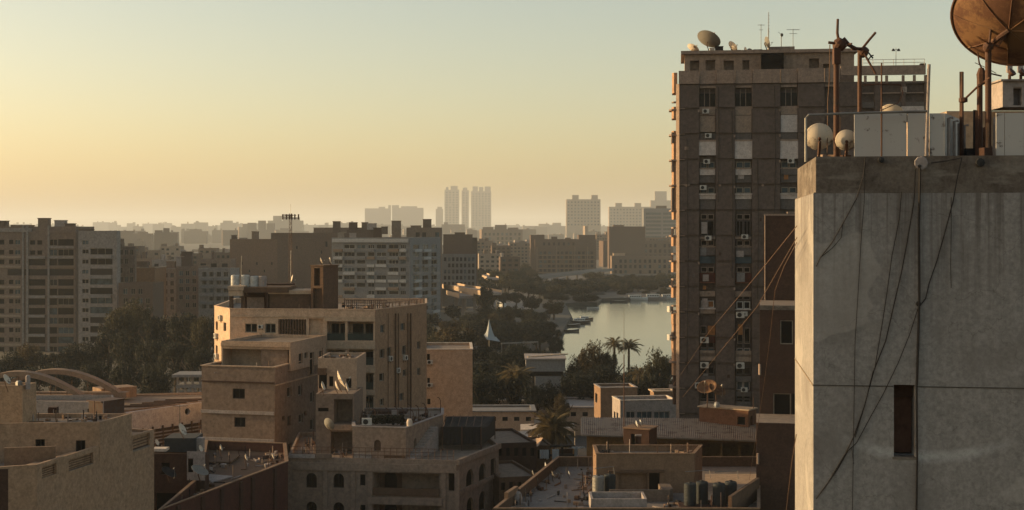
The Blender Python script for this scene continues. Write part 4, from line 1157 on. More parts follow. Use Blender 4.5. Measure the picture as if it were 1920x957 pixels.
for (a, b2, y0, y1) in LOG:
    u0, u1, v0, v1 = c2.rect(1, a, b2, y0, y1)
    w = u1 - u0
    add_window(c2.root, A1 + n1 * 1.28, B1 + n1 * 1.28, (u0 + w * .12, u0 + w * .52, v0 + .02, v1 - .35, 0.5), style='two', frame=M_SHUT, pane=M_INNER, name='balcony_door', inset_d=0.03)
    add_window(c2.root, A1 + n1 * 1.28, B1 + n1 * 1.28, (u0 + w * .6, u0 + w * .95, v0 + .02, v1 - .35, 0.5), style='two', frame=M_SHUT, pane=M_INNER, name='balcony_door', inset_d=0.03)
    a_ = A1 + d1 * (u0 + .03) + n1 * .05; b_ = A1 + d1 * (u1 - .03) + n1 * .05
    m = MB(); K = 14; 
    for k in range(K + 1):
        q = a_.lerp(b_, k / K); m.box(q.x - .02, q.x + .02, q.y - .01, q.y + .02, v0, v0 + .85)
    m.obox(a_, b_, .03, v0 + .86, v0 + .93); m.obox(a_ + n1 * .05, b_ + n1 * .05, .015, v0 + .02, v0 + .8)
    m.build('balcony_railing', M_GREEN, c2.root)
for y, h in ((594.5, 0.5), (640, 0.85), (686, 0.75), (732, 0.5)):
    c2.band(1, y, h, 0.22, M_CREAM, 'balcony_slab', px0=609, px1=703.5)
c2.band(1, 592, 0.16, 0.1, M_CREAM, 'cornice', px0=432, px1=608)
for k in range(10):
    px = 524 + 5.1 * k; p, d, n = c2.onwall(1, px, 620); m = MB()
    a_ = Vector((p.x, p.y)); m.prism([tuple(a_ - n * .12), tuple(a_ + d * .12 - n * .12), tuple(a_ + d * .12 + n * .3), tuple(a_ + n * .3)], ZZ(640.5, 165), ZZ(599.5, 165)); m.build('fin', M_BROWN, c2.root)
m = MB(); a_, d_, n_ = c2.onwall(1, 523, 620); b_ = c2.onwall(1, 573, 620)[0]; m.obox(Vector((a_.x, a_.y)) - n_ * .06, Vector((b_.x, b_.y)) - n_ * .06, .2, a_.z - .06, a_.z + .06); m.build('fin_rail', M_BROWN, c2.root)
for px, py in ((727, 678), (755, 676), (741, 700)): ac(c2, 2, px, py, 1.0)
for px, py in ((405, 634), (406, 672), (413, 600)): ac(c2, 0, px, py, 1.0)
ac(c2, 1, 484.5, 616, 0.7)
for px, r_ in ((740, .09), (745.5, .06), (763, .07), (768.5, .1), (726, .04)):
    a_, d_, n_ = c2.onwall(2, px, 588); b_ = Vector((a_.x, a_.y, 0.5)); o2 = Vector((-n_.x, -n_.y, 0)) * .14
    m = MB(); m.tube([a_ + o2, b_ + o2], r_, 7); m.build('drain_pipe', M_BROWN, c2.root)
for i, px in enumerate((705, 722, 738, 752, 768, 783, 797)):
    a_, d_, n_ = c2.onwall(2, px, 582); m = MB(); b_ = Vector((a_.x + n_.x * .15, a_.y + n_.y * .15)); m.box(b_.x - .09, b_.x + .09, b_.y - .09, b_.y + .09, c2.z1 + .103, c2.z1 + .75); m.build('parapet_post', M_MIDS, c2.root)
a_, b_ = c2.edge(2); railing(c2.root, tuple(a_ + Vector((-.35, .3))), tuple(b_ + Vector((-.4, 0))), c2.z1 - .5, 1.15, 16, M_RUST, .03, name='roof_railing')
a_, b_ = c2.edge(1); railing(c2.root, tuple(a_.lerp(b_, .7) + n1 * 7), tuple(b_ + n1 * 7), c2.z1 - .5, 1.3, 22, M_RUST, .035, name='back_railing')
# the right face takes a darker tan render
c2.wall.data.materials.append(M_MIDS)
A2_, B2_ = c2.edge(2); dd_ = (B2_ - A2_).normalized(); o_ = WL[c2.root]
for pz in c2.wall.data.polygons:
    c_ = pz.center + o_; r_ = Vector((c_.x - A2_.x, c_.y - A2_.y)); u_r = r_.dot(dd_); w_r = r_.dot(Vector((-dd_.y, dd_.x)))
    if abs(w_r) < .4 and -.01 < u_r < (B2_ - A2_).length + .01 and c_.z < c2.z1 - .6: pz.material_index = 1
# roof rooms
zr2 = c2.z1 - 0.55
def rb(px0, px1, D, dep, y1, mat, name, y0=None, th=0.0):
    m = MB(); q = boxL(None, px0, px1, D, th, dep); m.prism(q, zr2 if y0 is None else ZZ(y0, D), ZZ(y1, D)); return m.build(name, mat, c2.root)
rb(427, 456, 168.5, 6, 537, M_CREAM, 'canopy_slab', 545); rb(428.5, 454.5, 168.6, 6, 545.3, M_CREAM, 'canopy_slab', 555)
rb(457, 541, 169, 6, 539, M_BROWN, 'canopy_slab', 549)  # same slab: sunlit end coloured cream, shaded run coloured brown
rb(430, 436, 169, .6, 556, M_BROWN, 'canopy_column'); rb(452, 459, 169.5, .6, 549.5, M_BROWN, 'canopy_column')
rb(459, 498, 172.5, .4, 549.3, M_DARKB, 'back_wall'); rb(463, 495, 171.6, .3, 558, M_GREYW, 'metal_door')
rb(499, 503, 169.4, 1.2, 549.3, M_DARKB, 'canopy_column')
rb(505, 581, 169.6, 5, 552, M_BROWN, 'rooftop_room'); rb(503, 583, 169.3, 5.6, 545, M_CREAM, 'rooftop_slab', 551.8)
rb(497, 548, 174.5, 2, 532, M_DARKB, 'clutter_shed', 538.5)
st = Bld('stair_tower', '', '', boxR(583, 606, 634, 168.0, -24, 4), ZZ(500, 168), M_BROWN, zbase=zr2, parent=c2.root)
st.open(0, 589, 600, 502, 536, dep=0.8); st.open(0, 587, 604, 541, 578, dep=0.5); st.finish(parapet=0.0); st.wall.name = 'stair_tower_wall'; st.roof.name = 'stair_tower_roof'
m = MB(); m.prism(inset(st.poly, -.12), st.z1 + .025, st.z1 + .15); m.build('stair_tower_slab', M_BROWN, c2.root)
def qd(px, py, D, wpx, face, label, zb, mat=M_DISHW, **kw):
    c = W(px, py, D); return dish((c.x + .1, c.y + .1, zb), c, wpx * D / FPX, face, label, mat, mast_r=.04, seg=20, **kw)
qd(602, 489, 169.5, 12, (.93, .1, .35), 'left one of two thin sunlit dishes on the stair tower of the cream block', st.z1 + .15)
qd(619, 489, 169.5, 14, (.95, .1, .28), 'right one of two thin sunlit dishes on the stair tower of the cream block', st.z1 + .15)
qd(547, 522, 175.3, 14, (.96, .1, -.22), 'thin sunlit dish standing behind the dark clutter on the cream block roof', ZZ(532, 174.5))
for i, (px, mat, l) in enumerate(((441, M_TANKW, 'first white water tank, outermost on the sunlit canopy slab'), (460, M_TANKW, 'second white water tank, over the end of the canopy slab'), (477, M_TANKW, 'third tank, grey white, on the dark slab'), (492, M_GREYW, 'fourth and dullest tank beside the dark roof clutter'))):
    c = G(px, 171.5); tank((c[0], c[1], ZZ(538.5, 171)), 1.55 if i < 2 else 1.4, .52, l, mat, group='tanks on the cream block roof', ribs=3)
q = W(540, 545, 176)
pole(W(545, 540, 178), W(546, 400, 178) if False else W(545.5, 470, 178), .04, 'roof_pole', 'thin pole rising beside the stair tower of the cream block', 'pole', M_STEEL)
pole(W(452, 538, 172), W(453, 480, 172), .03, 'roof_pole', 'thin pole rising behind the white tanks', 'pole', M_STEEL)

# ------------------------------------------------------------------ lower tan block in front left of it
M_C1 = plaster('stained_tan_front', (0.22, 0.175, 0.138), 0.8, 1.0, 0.9, fine=3)
c1 = Bld('apartment_building', 'stained tan block with pale ledges in front of the cream block, left of centre', 'building', boxR(378, 515, 612, 150, -14, 14), ZZ(690, 150), M_C1)
for r in ((436, 459, 729, 748), (439, 460, 783, 801), (437, 458, 836, 858)): c1.open(0, *r, dep=0.3, style='two', frame=M_SHUT, pane=M_INNER)
for r in ((538, 547, 726, 745), (559, 567, 722, 742), (539, 546, 780, 799), (560, 568, 777, 793), (529, 534.5, 780, 789), (570, 575, 771, 780), (581.5, 589, 735, 755), (581.5, 589, 786, 807), (540, 547, 832, 850), (562, 570, 826, 842)): c1.open(1, *r, dep=0.3, style='single', frame=M_SHUTP if r[1] - r[0] > 7 else M_BROWN, pane=M_SHUT)
c1.finish(parapet=0.75, cap=(0.1, 0.12, M_BEIGE))
for y, h in ((713, .14), (768, .34), (819, .34)):
    c1.band(0, y, h, 0.22, M_GREYW if y > 720 else M_DARKB)
c1.band(1, 722, .14, .12, M_BEIGE)
zr = c1.z1 - .75
p2 = boxR(415, 545, 612, 153.5, -14, 9)
pc_ = Bld('penthouse', '', '', p2, ZZ(642, 153.5), M_BEIGE, zbase=zr + .01, parent=c1.root)
pc_.open(0, 418, 542, 655, 692, dep=2.2)
for r in ((560, 568, 663, 682), (571, 577, 661, 672), (581, 589, 661, 703), (599, 604.5, 658, 671)): pc_.open(1, *r, dep=.3, style='pane', pane=M_INNER if r[0] != 560 else M_SHUT)
pc_.finish(parapet=0.35); pc_.wall.name = 'penthouse_wall'; pc_.roof.name = 'penthouse_roof'
A2, B2 = pc_.edge(0); d2 = (B2 - A2).normalized(); n2 = Vector((-d2.y, d2.x))
u = hit(A2, d2, 487); m = MB(); m.obox(A2 + d2 * u + n2 * .3, A2 + d2 * (u + 3.2) + n2 * .3, 1.85, zr + .02, ZZ(655.5, 153.5)); m.build('partition_wall', M_C1, c1.root)
pc_.band(0, 643, .35, .16, M_BEIGE, 'fascia')

# ------------------------------------------------------------------ small blocks between
c3 = Bld('house', 'plain tan house wedged between the cream block and the narrow dish tower', 'building', boxR(596, 669, None, 147, -2, 7), ZZ(672, 147), M_BEIGE)
for r in ((598, 613, 700, 729), (617, 625, 706, 725), (649, 659, 710, 728)): c3.open(0, *r, dep=.5, style='single', frame=M_SHUT, pane=M_INNER)
c3.finish(parapet=.3); c3.band(0, 690, .7, .5, M_BROWN, 'hood', px0=597, px1=612)
c4 = Bld('house', 'narrow tower house with two dark stacked loggias and sunlit dishes on top', 'building', boxR(592, 663, None, 142, -3, 6), ZZ(739, 142), M_C1)
c4.open(0, 626, 661, 749, 795, dep=2.2); c4.open(0, 620, 660, 810, 861, dep=2.0); c4.open(0, 596, 616, 765, 772, dep=.25, style='pane', pane=M_INNER)
c4.finish(parapet=.12); c4.band(0, 796, .55, .3, M_BEIGE, 'balcony_slab', px0=621, px1=664)
m = MB(); u0, u1, v0, v1 = c4.rect(0, 627, 645, 786, 795); a_, b_ = c4.edge(0)
for q, l, w, f in ((W(605, 724, 141), 'small sunlit dish at the left edge of the narrow tower house roof', 17, (.9, -.1, .35)), (W(631, 724, 143), 'sunlit dish in the middle of the narrow tower house roof', 20, (.85, .1, .35)),
                (W(638, 712, 144.5), 'largest sunlit dish leaning high over the narrow tower house roof', 36, (.88, .1, .42)), (W(650, 726, 142.5), 'thin sunlit dish at the right edge of the narrow tower house roof', 18, (.92, 0, .3))):
    dish((q.x + .15, q.y, c4.z1 - .1), q, w * q.y / FPX, f, l, M_DISHW, mast_r=.04, seg=20)
q = W(616, 796, 141.2); dish((q.x + .3, q.y + .3, q.z - .8), q, 24 * .0545, (.5, .75, .3), 'pale dish hung low on the left wall of the narrow tower house', M_DISHG, seg=20)
c5 = Bld('apartment_building', 'plain windowless beige wall with sunlit coping right of the cream block', 'building', boxR(790, 886, None, 205, 2.5, 12), ZZ(656, 205), plaster('plain_wall', (.50, .39, .28), .3, .2, .3))
for r in ((801, 806, 709, 720), (801, 807, 748, 759), (800.5, 806, 664, 676)): c5.open(0, *r, dep=.4, style='pane')
c5.finish(parapet=.3, cap=(.1, .12, M_WHITE))
for px, py in ((800.5, 683), (800.5, 726)): ac(c5, 0, px, py)

# ------------------------------------------------------------------ the stone villa with arches, bottom centre
vp = [G(539, 137), G(856, 135), G(935, 145.5), G(905, 154), G(560, 154)]
v = Bld('villa', 'weathered stone villa with arched windows and railed terrace at bottom centre', 'villa', vp, ZZ(862, 135.5), M_STONE)
for r in ((574, 594, 887, 915), (625, 645, 888, 915), (574, 594, 941, 968), (625, 645, 942, 970)): v.open(0, *r, dep=.55, arch=True, style='two', frame=M_SHUT, pane=M_INNER)
for r in ((675, 685, 890, 911), (675, 685, 947, 968)): v.open(0, *r, dep=.4, style='pane', pane=M_INNER)
v.open(0, 700, 824, 888, 930, dep=2.4); v.open(0, 700, 824, 945, 985, dep=2.4)
v.open(0, 841, 852, 888, 921, dep=.4, style='pane', pane=M_INNER)
for r in ((874, 888, 880, 915), (898, 911, 869, 904), (875, 888, 933, 968), (898, 911, 921, 957)): v.open(1, *r, dep=.55, arch=True, style='pane', pane=M_INNER)
for r in ((920, 930, 860, 893),): v.open(1, *r, dep=.5, style='pane', pane=M_INNER)
v.finish(parapet=.5)
v.band(0, 866, .75, .22, M_STONE, 'cornice'); v.band(0, 931, .7, .35, M_STONE, 'balcony_slab', px0=697, px1=830); v.band(1, 862, .55, .3, M_STONE, 'cornice'); v.band(1, 921, .4, .2, M_STONE, 'ledge')
for px in (540, 606, 658, 690, 828, 853):
    p, d, n = v.onwall(0, px, 900); m = MB(); a_ = Vector((p.x, p.y)); m.prism([tuple(a_ - n * .16), tuple(a_ + d * .45 - n * .16), tuple(a_ + d * .45 - n * .003), tuple(a_ - n * .003)], 0, v.z1 - .98); m.build('pilaster', M_STONE, v.root)
Av, Bv = v.edge(0); dv = (Bv - Av).normalized(); nv_ = Vector((-dv.y, dv.x))
for y0, y1 in ((892, 929), (950, 985)):
    u0, u1, z0, z1 = v.rect(0, 712, 736, y0, y1)
    m = MB(); wall(m, tuple(Av + dv * (u0 - .5) + nv_ * 2.2), tuple(Av + dv * (u1 + .5) + nv_ * 2.2), z0 + .01, z1 + .1, [(.5, .5 + u1 - u0, z0 + .02, z1, .15, False, True)]); m.build('arched_doorway', M_BROWN, v.root)
    m = MB(); m.obox(Av + dv * u0 + nv_ * 2.36, Av + dv * u1 + nv_ * 2.36, .03, z0 + .01, z1); m.build('door', M_INNER, v.root)
m = MB(); m.obox(Av + dv * v.uv(0, 700, 930)[0] - nv_ * .2, Av + dv * v.uv(0, 824, 930)[0] - nv_ * .2, .12, ZZ(930, 135.5) + .02, ZZ(930, 135.5) + .75); m.build('balcony_front', M_BROWN, v.root)
zt = v.z1 - .5
railing(v.root, tuple(Av + nv_ * .15 + dv * .3), tuple(Bv + nv_ * .15 - dv * .3), v.z1 - .02, 1.05, 26, M_RUST, .025, name='terrace_railing', bars=3)
for x0, x1, y0, mm in ((542, 590, 853, M_GREYW), (592, 622, 852, M_C1), (664, 696, 852, M_GREYW), (720, 760, 856, M_BROWN)):
    a_ = G(x0, 136.4); b_ = G(x1, 136.2); m = MB(); m.obox(a_, b_, .1, v.z1 + .01, ZZ(y0, 136)); m.build('terrace_screen', mm, v.root)
# upper storey
up = [G(661, 139), G(761, 138), G(831, 148), G(831, 153), G(661, 153)]
u_ = Bld('upper_storey', '', '', up, ZZ(803, 138), M_STONE, zbase=zt + .01, parent=v.root)
u_.open(0, 701, 714, 825, 846, dep=.3, arch=True, style='pane', pane=M_BROWN)
for r in ((795, 805, 814, 853), (776, 781, 822, 840), (816, 822, 806, 828)): u_.open(1, *r, dep=.5, arch=True, style='pane', pane=M_INNER)
u_.finish(parapet=.2, cap=(.08, .08, M_GREYW)); u_.wall.name = 'upper_wall'; u_.roof.name = 'upper_roof'
m = MB(); a_, d_, n_ = u_.onwall(1, 762, 850); a_ = Vector((a_.x, a_.y)) - n_ * .9
for k in range(12):
    q0 = a_ + d_ * (k * .55); m.prism([tuple(q0), tuple(q0 + d_ * .55), tuple(q0 + d_ * .55 + n_ * .88), tuple(q0 + n_ * .88)], zt + .012, zt + .25 + .2 * k)
m.build('stair', M_GREYW, v.root)
zu = u_.z1
p, d, n = u_.onwall(0, 678, 804)
t = empty('air_conditioner', (p.x, p.y + .5, zu + .08), 'boxy air conditioner standing on the villa upper roof edge', 'air conditioner')
a3, g3, k3 = ac_mesh(); place('casing', a3, (p.x, p.y + .5, zu + .14), 0, t, (1.15, 1.15, 1.15)); place('fan_grille', g3, (p.x, p.y + .5, zu + .14), 0, t, (1.15, 1.15, 1.15))
m = MB()
for x in (.1, .8): m.box(p.x + x, p.x + x + .06, p.y + .15, p.y + .5, zu + .081, zu + .138)
m.build('foot', M_RUST, t)
a_, b_ = u_.edge(0)
hp = [G(700, 140.3), G(753, 140), G(755, 141.5), G(700, 141.5)]
m = MB(); rn_ = random.Random(9)
for _ in range(1400):
    x = rn_.uniform(hp[0][0] - .3, hp[1][0] + .2); y = rn_.uniform(140, 141.4); z = zu + .1 + rn_.random() ** .7 * .75; s = .13
    dd = Vector((rn_.gauss(0, 1), rn_.gauss(0, 1), rn_.gauss(0, 1))).normalized(); e = dd.orthogonal().normalized(); f = dd.cross(e)
    c = Vector((x, y, z)); m.face([c - e * s, c + f * s * .6, c + e * s, c - f * s * .6])
m.build('roof_hedge', M_LEAF2, None, label='dark low planting in a strip along the villa upper roof', cat='hedge')
px_posts = [(704, 766, 141), (716, 770, 143), (729, 765, 144), (745, 762, 141), (757, 764, 143), (770, 757, 145), (775, 768, 141.5), (785, 760, 143), (798, 756, 146), (802, 764, 148), (826, 745, 149)]
for i, (px, py, D) in enumerate(px_posts):
    b_ = G(px, D); m = MB(); z1 = ZZ(py, D); m.tube([(b_[0], b_[1], zu - .1), (b_[0], b_[1], z1 - .4), (b_[0] - .12, b_[1], z1 - .12), (b_[0] - .35, b_[1], z1)], .045, 5)
    m.build('starter_bar', M_RUST, None, label='rusty bent starter bar sticking up from the villa upper roof', cat='steel bar', group='starter bars on the villa roof')
m = MB(); a_ = G(697, 150); b_ = G(762, 150); m.prism([a_, b_, (b_[0], b_[1] + 2.5), (a_[0], a_[1] + 2.5)], ZZ(786, 150), ZZ(772, 150)); m.build('roof_shed', M_DARKB, None, label='dark low shed behind the villa upper roof, with a pale end panel', cat='shed')
m = MB(); a_ = W(733, 783, 149.5); m.box(a_.x, a_.x + .75, a_.y, a_.y + .4, a_.z, a_.z + .75); m.build('roof_box', M_GREYW, None, label='pale box on the dark shed behind the villa roof', cat='box')
m = MB(); a_ = W(664, 804, 147.5); m.box(a_.x, a_.x + 1.0, a_.y, a_.y + .3, a_.z, a_.z + 1.6); m.build('roof_panel', M_GREYW, None, label='pale sheet standing between the narrow tower house and the villa roof', cat='panel')
q = W(768, 803, 139); m = MB(); m.lathe([(0, 0), (.28, .02), (.3, .4), (.22, .72), (0, .75)], (q.x, q.y, zu + .05), 12); m.build('water_tank', M_WHITE, None, label='small sunlit white drum on the corner of the villa upper roof', cat='tank')
# dark shade cloth pergola
t = empty('pergola', (G(880, 147)[0], 147, zt), 'black shade cloth pergola behind the villa terrace', 'pergola')
za, zb = ZZ(796, 146), zt
fr = [G(830, 144), G(902, 144), G(928, 152), G(835, 152)]
m = MB(); K = 14
P3 = []
rn_ = random.Random(3)
for i in range(K + 1):
    row = []
    for j in range(7):
        x = fr[0][0] + (fr[1][0] - fr[0][0]) * i / K + (fr[2][0] - fr[1][0]) * (j / 6) * (i / K); y = fr[0][1] + (fr[2][1] - fr[0][1]) * j / 6
        row.append(Vector((x, y, za - .35 * math.sin(math.pi * j / 6) * (1 + .5 * math.sin(i * 1.9)) + .06 * rn_.random())))
    P3.append(row)
for i in range(K):
    for j in range(6): m.face([P3[i][j], P3[i + 1][j], P3[i + 1][j + 1], P3[i][j + 1]])
m.build('roof_cloth', M_CLOTH, t)
m = MB()
for i in range(K):
    a_, b_ = P3[i][0], P3[i + 1][0]; l0 = zb + .5 + .6 * rn_.random(); m.face([(a_.x, a_.y + .12 * (i % 2), zb + .6), (b_.x, b_.y + .12 * ((i + 1) % 2), zb + .6), b_, a_])
for j in range(6):
    a_, b_ = P3[K][j], P3[K][j + 1]; m.face([(a_.x, a_.y, zb + .5), (b_.x, b_.y, zb + .5), b_, a_])
m.build('side_cloth', M_CLOTH, t)
for q in fr + [G(866, 144)]:
    m = MB(); m.tube([(q[0], q[1], zb), (q[0], q[1], za + .02)], .06, 6); m.build('post', M_RUST, t)
m = MB()
for k in range(6): 
    q = Vector(fr[0]).lerp(Vector(fr[1]), k / 5); m.tube([(q.x, q.y, za + .1), (q.x, fr[2][1], za + .14)], .04, 4)
m.build('cross_bars', M_RUST, t)

# ------------------------------------------------------------------ left foreground
M_L1 = plaster('ochre_brown_wall', (0.36, 0.26, 0.17), 0.4, 0.4, 0.5, bump=.4, fine=4)
zL = ZZ(805, 106)
lp = [G(-60, 88.5), G(69, 90), G(289, 106), (-37.0, 107.6), G(-90, 118)]
l1 = Bld('apartment_building', 'big bare ochre brown building filling the bottom left corner, with slots near its top', 'building', lp, zL, M_L1)
for r in ((249, 281, 816, 843), (129, 175, 855, 877), (79, 106, 872, 893)): l1.open(1, *r, dep=1.6)
l1.finish(parapet=1.1, pt=.25)
for r in ((249, 281, 816, 843), (129, 175, 855, 877), (79, 106, 872, 893)):
    u0, u1, v0, v1 = l1.rect(1, *r); A_, B_ = l1.edge(1); d = (B_ - A_).normalized(); n = Vector((-d.y, d.x)); m = MB()
    for k in range(4): 
        m.obox(A_ + d * (u0 + .04) + n * .12, A_ + d * (u1 - .04) + n * .12, .05, v0 + (v1 - v0) * (.15 + .2 * k), v0 + (v1 - v0) * (.19 + .2 * k))
    m.build('railing', M_RUST, l1.root)
m = MB(); m.mat(M_DARKB); A_, B_ = l1.edge(0); m.obox(A_ + Vector((0, -.06)), B_ + Vector((-.25, -.06)), .05, 0.5, ZZ(876, 90)); m.build('dark_facing', M_DARKB, l1.root)
lz = zL - 1.1
dW = (Vector(lp[2]) - Vector(lp[1])).normalized()
a_ = Vector(lp[1]); q0 = a_ + dW * l1.uv(1, 186, 800)[0]; q1 = a_ + dW * l1.uv(1, 246, 790)[0]
q0 = q0 + Vector((dW.y, -dW.x)) * .05; q1 = q1 + Vector((dW.y, -dW.x)) * .05
uf = (q0.x - 9.5, q0.y - 1.0)
us_ = Bld('upper_storey', '', '', [uf, tuple(q0), tuple(q1), (q1.x - 9.6, q1.y)], ZZ(791, 98), M_L1, zbase=lz + .01, parent=l1.root)
for r in ((66, 84, 824, 839), (142, 160, 826, 848)): us_.open(0, *r, dep=.4, style='two', frame=M_SHUT, pane=M_INNER)
us_.finish(parapet=.3); us_.wall.name = 'upper_wall'; us_.roof.name = 'upper_roof'
tw_ = Bld('stair_tower', '', '', boxR(-80, 42, 68, 98.5, -8, 8), ZZ(722, 99), plaster('pale_ochre_tower', (0.38, 0.28, 0.18), 0.4, 0.5, .6), zbase=lz + .02, parent=l1.root)
tw_.finish(parapet=.3); tw_.wall.name = 'tower_wall'; tw_.roof.name = 'tower_roof'
m = MB(); a_, b_ = G(8, 92.5), G(104, 93.2); m.obox(a_, b_, .25, lz, ZZ(839, 92.8)); m.build('terrace_wall', M_TAN, l1.root)
m = MB(); a_, b_ = G(66, 104), G(188, 106); m.obox(a_, b_, .3, lz, ZZ(777, 105)); m.build('back_parapet', M_L1, l1.root)
m = MB(); a_, b_ = G(193, 103), G(233, 105); m.obox(a_, b_, 1.4, us_.z1 - .28, ZZ(752, 104)); m.obox(Vector(a_) + Vector((-.1, -.1)), Vector(b_) + Vector((.1, -.1)), 1.6, ZZ(752, 104) + .003, ZZ(750, 104))
m.build('metal_cabinet', rusty('dark_rusty_cabinet', (0.07, 0.045, 0.035), amount=.6), None, label='dark rusty cabinet on the roof edge of the ochre brown building', cat='cabinet')
q = W(12, 712, 97); dish((q.x, q.y + .3, tw_.z1 - .3), q, .75, (.8, -.1, .5), 'small dish leaning on the tower at the far left edge of the frame', M_DISHW, seg=18)
for i, (px, py, w, h, lab, mt) in enumerate(((28, 716, .5, .5, 'small dark box beside the dish on the far left tower', M_STEEL), (45, 712, .35, .9, 'slim grey drum on the far left tower', M_GREYW))):
    q = W(px, py, 98); m = MB(); m.lathe([(0, 0), (w / 2, 0), (w / 2, h), (w * .3, h + .1), (0, h + .1)], (q.x, q.y + .8, tw_.z1 - .28), 10 if i else 4); m.build('roof_drum', mt, None, label=lab, cat='drum')
q = G(77, 103); tree(q[0], q[1], 2.6, 2.4, 'small dark potted bush behind the parapet beside the ochre tower', M_LEAF2, z=lz, name='potted_bush')
m = MB(); a_ = W(90, 787, 103); m.box(a_.x, a_.x + .6, a_.y, a_.y + .6, lz, a_.z + .9)
m.build('roof_box', M_DARKB, None, label='dark box by the bush on the ochre brown building roof', cat='box')

# hall with arched ribs
M_ARCH = plaster('beige_arch_concrete', (0.27, 0.20, 0.14), 0.5, 0.4, 0.3)
def arch(name, label, pl, pr, pyb, pyt, D, th_, dep, mat, hang=7):
    x0, x1 = (pl - CX) * D / FPX, (pr - CX) * D / FPX; zb, zt_ = ZZ(pyb, D), ZZ(pyt, D)
    t = empty(name, ((x0 + x1) / 2, D, zb), label, 'arch', 'arched ribs of the hall')
    m = MB(); K = 36; P_ = []
    for k in range(K + 1):
        s = k / K; x = x0 + (x1 - x0) * s; z = zb + (zt_ - zb) * (math.sin(math.pi * s) ** 0.9 if 0 < s < 1 else 0)
        P_.append((x, z))
    for k in range(K):
        (xa, za_), (xb, zb_) = P_[k], P_[k + 1]
        f = [(xa, D, za_), (xb, D, zb_), (xb, D, zb_ - th_), (xa, D, za_ - th_)]; g = [(p[0], D + dep, p[2]) for p in f]
        m.face(f[::-1]); m.face(g); m.face([f[0], f[1], g[1], g[0]]); m.face([f[3], g[3], g[2], f[2]])
    m.build('rib', mat, t)
    m = MB(); m.box(x0 - 1, x1 + 1, D + .05, D + dep - .05, zb - th_ * 1.2, zb - .02); m.build('tie_beam', mat, t)
    for k in range(1, hang + 1):
        s = k / (hang + 1); x = x0 + (x1 - x0) * s; z = zb + (zt_ - zb) * math.sin(math.pi * s) ** .9 - th_
        m = MB(); m.tube([(x, D + dep / 2, zb), (x, D + dep / 2, z)], .05, 4); m.build('hanger', M_DARKB, t)
arch('arched_rib', 'nearer beige concrete arch, its left foot outside the frame', -90, 152, 742, 697, 174, 0.62, 1.6, M_ARCH)
arch('arched_rib', 'farther beige concrete arch, sweeping down to the flat roof end at right', -20, 222, 736, 693, 178, 0.62, 1.6, M_ARCH)
hb = Bld('hall', 'long white hall under the two concrete arches, left of the tan block', 'hall', [G(40, 168), G(192, 166), G(214, 168.5), G(212, 173.5), G(40, 173)], ZZ(753, 167), plaster('hall_white_wall', (0.33, 0.31, 0.285), .4, .4, .3))
for r in ((89, 103, 767, 776), (164, 168, 767, 777), (179, 186, 765, 777)): hb.open(0, *r, dep=.3, style='pane')
hb.finish(parapet=.5)
hr = Bld('hall', 'low flat roofed hall with long roof beams behind the pale wall with a round hole', 'hall', [G(200, 169.5), G(240, 171), G(384, 180), G(384, 190), G(205, 187)], 15.7, M_ARCH); hr.finish(parapet=.3)
m = MB(); hz_ = hb.z1; a_ = G(190, 181); b_ = G(256, 184); m.obox(a_, b_, 3, 15.72, ZZ(728, 182)); m.build('roof_block', M_ARCH, hr.root)
m = MB(); a_ = G(210, 186); b_ = G(384, 188); m.obox(a_, b_, .5, 15.71, ZZ(742, 187)); m.build('back_parapet', M_ARCH, hr.root)
for k in range(5):
    m = MB(); a_ = G(222 + 22 * k, 175.5 + 1.7 * k); m.obox(a_, (a_[0] + 5.5, a_[1] + 1.2), .35, 15.42, 15.62); m.build('roof_beam', M_BROWN, hr.root)
# white curved band with a round hole and louvred fence below
bp0, bp1 = Vector(G(236, 166)), Vector(G(381, 176))
t = empty('balustrade_wall', (bp0.x, bp0.y, 0), 'long pale wall with a round hole above dark railings, behind the lit dish', 'wall')
za, zb = ZZ(773, 166.5), ZZ(812, 166.5)
m = MB(); db = (bp1 - bp0).normalized(); nb_ = Vector((-db.y, db.x)); L = (bp1 - bp0).length
uh = hit(bp0, db, 351.5); zh = ZZ(772, bp0.y + db.y * uh); rh = .42
def BP(u, z, k=0): return (bp0.x + db.x * u + nb_.x * k, bp0.y + db.y * u + nb_.y * k, z)
K = 16; ring = [(uh + rh * math.cos(2 * math.pi * i / K), zh + rh * math.sin(2 * math.pi * i / K)) for i in range(K)]
sq = []
for i in range(K):
    c, s = math.cos(2 * math.pi * i / K), math.sin(2 * math.pi * i / K); f = .62 / max(abs(c), abs(s)); sq.append((uh + c * f, zh + s * f))
for i in range(K):
    j = (i + 1) % K
    m.face([BP(*ring[i]), BP(*ring[j]), BP(*sq[j]), BP(*sq[i])][::-1]); m.face([BP(*ring[i]), BP(*ring[i], .4), BP(*ring[j], .4), BP(*ring[j])])
for u0, u1, z0, z1 in ((0, uh - .62, zb, za), (uh + .62, L, zb, za), (uh - .62, uh + .62, zh + .62, za), (uh - .62, uh + .62, zb, zh - .62)):
    m.face([BP(u0, z0), BP(u1, z0), BP(u1, z1), BP(u0, z1)])
m.face([BP(0, za), BP(L, za), BP(L, za, .4), BP(0, za, .4)]); m.face([BP(0, zb), BP(0, zb, .4), BP(L, zb, .4), BP(L, zb)]); m.face([BP(L, zb), BP(L, zb, .4), BP(L, za, .4), BP(L, za)])
m.build('wall_band', plaster('balustrade_white', (.46, .47, .48), .4, .3, .4), t)
m = MB(); m.obox((bp0 + db * (uh - .6) + nb_ * .41), (bp0 + db * (uh + .6) + nb_ * .41), .1, zh - .6, zh + .6); m.build('hole_back', M_INNER, t)
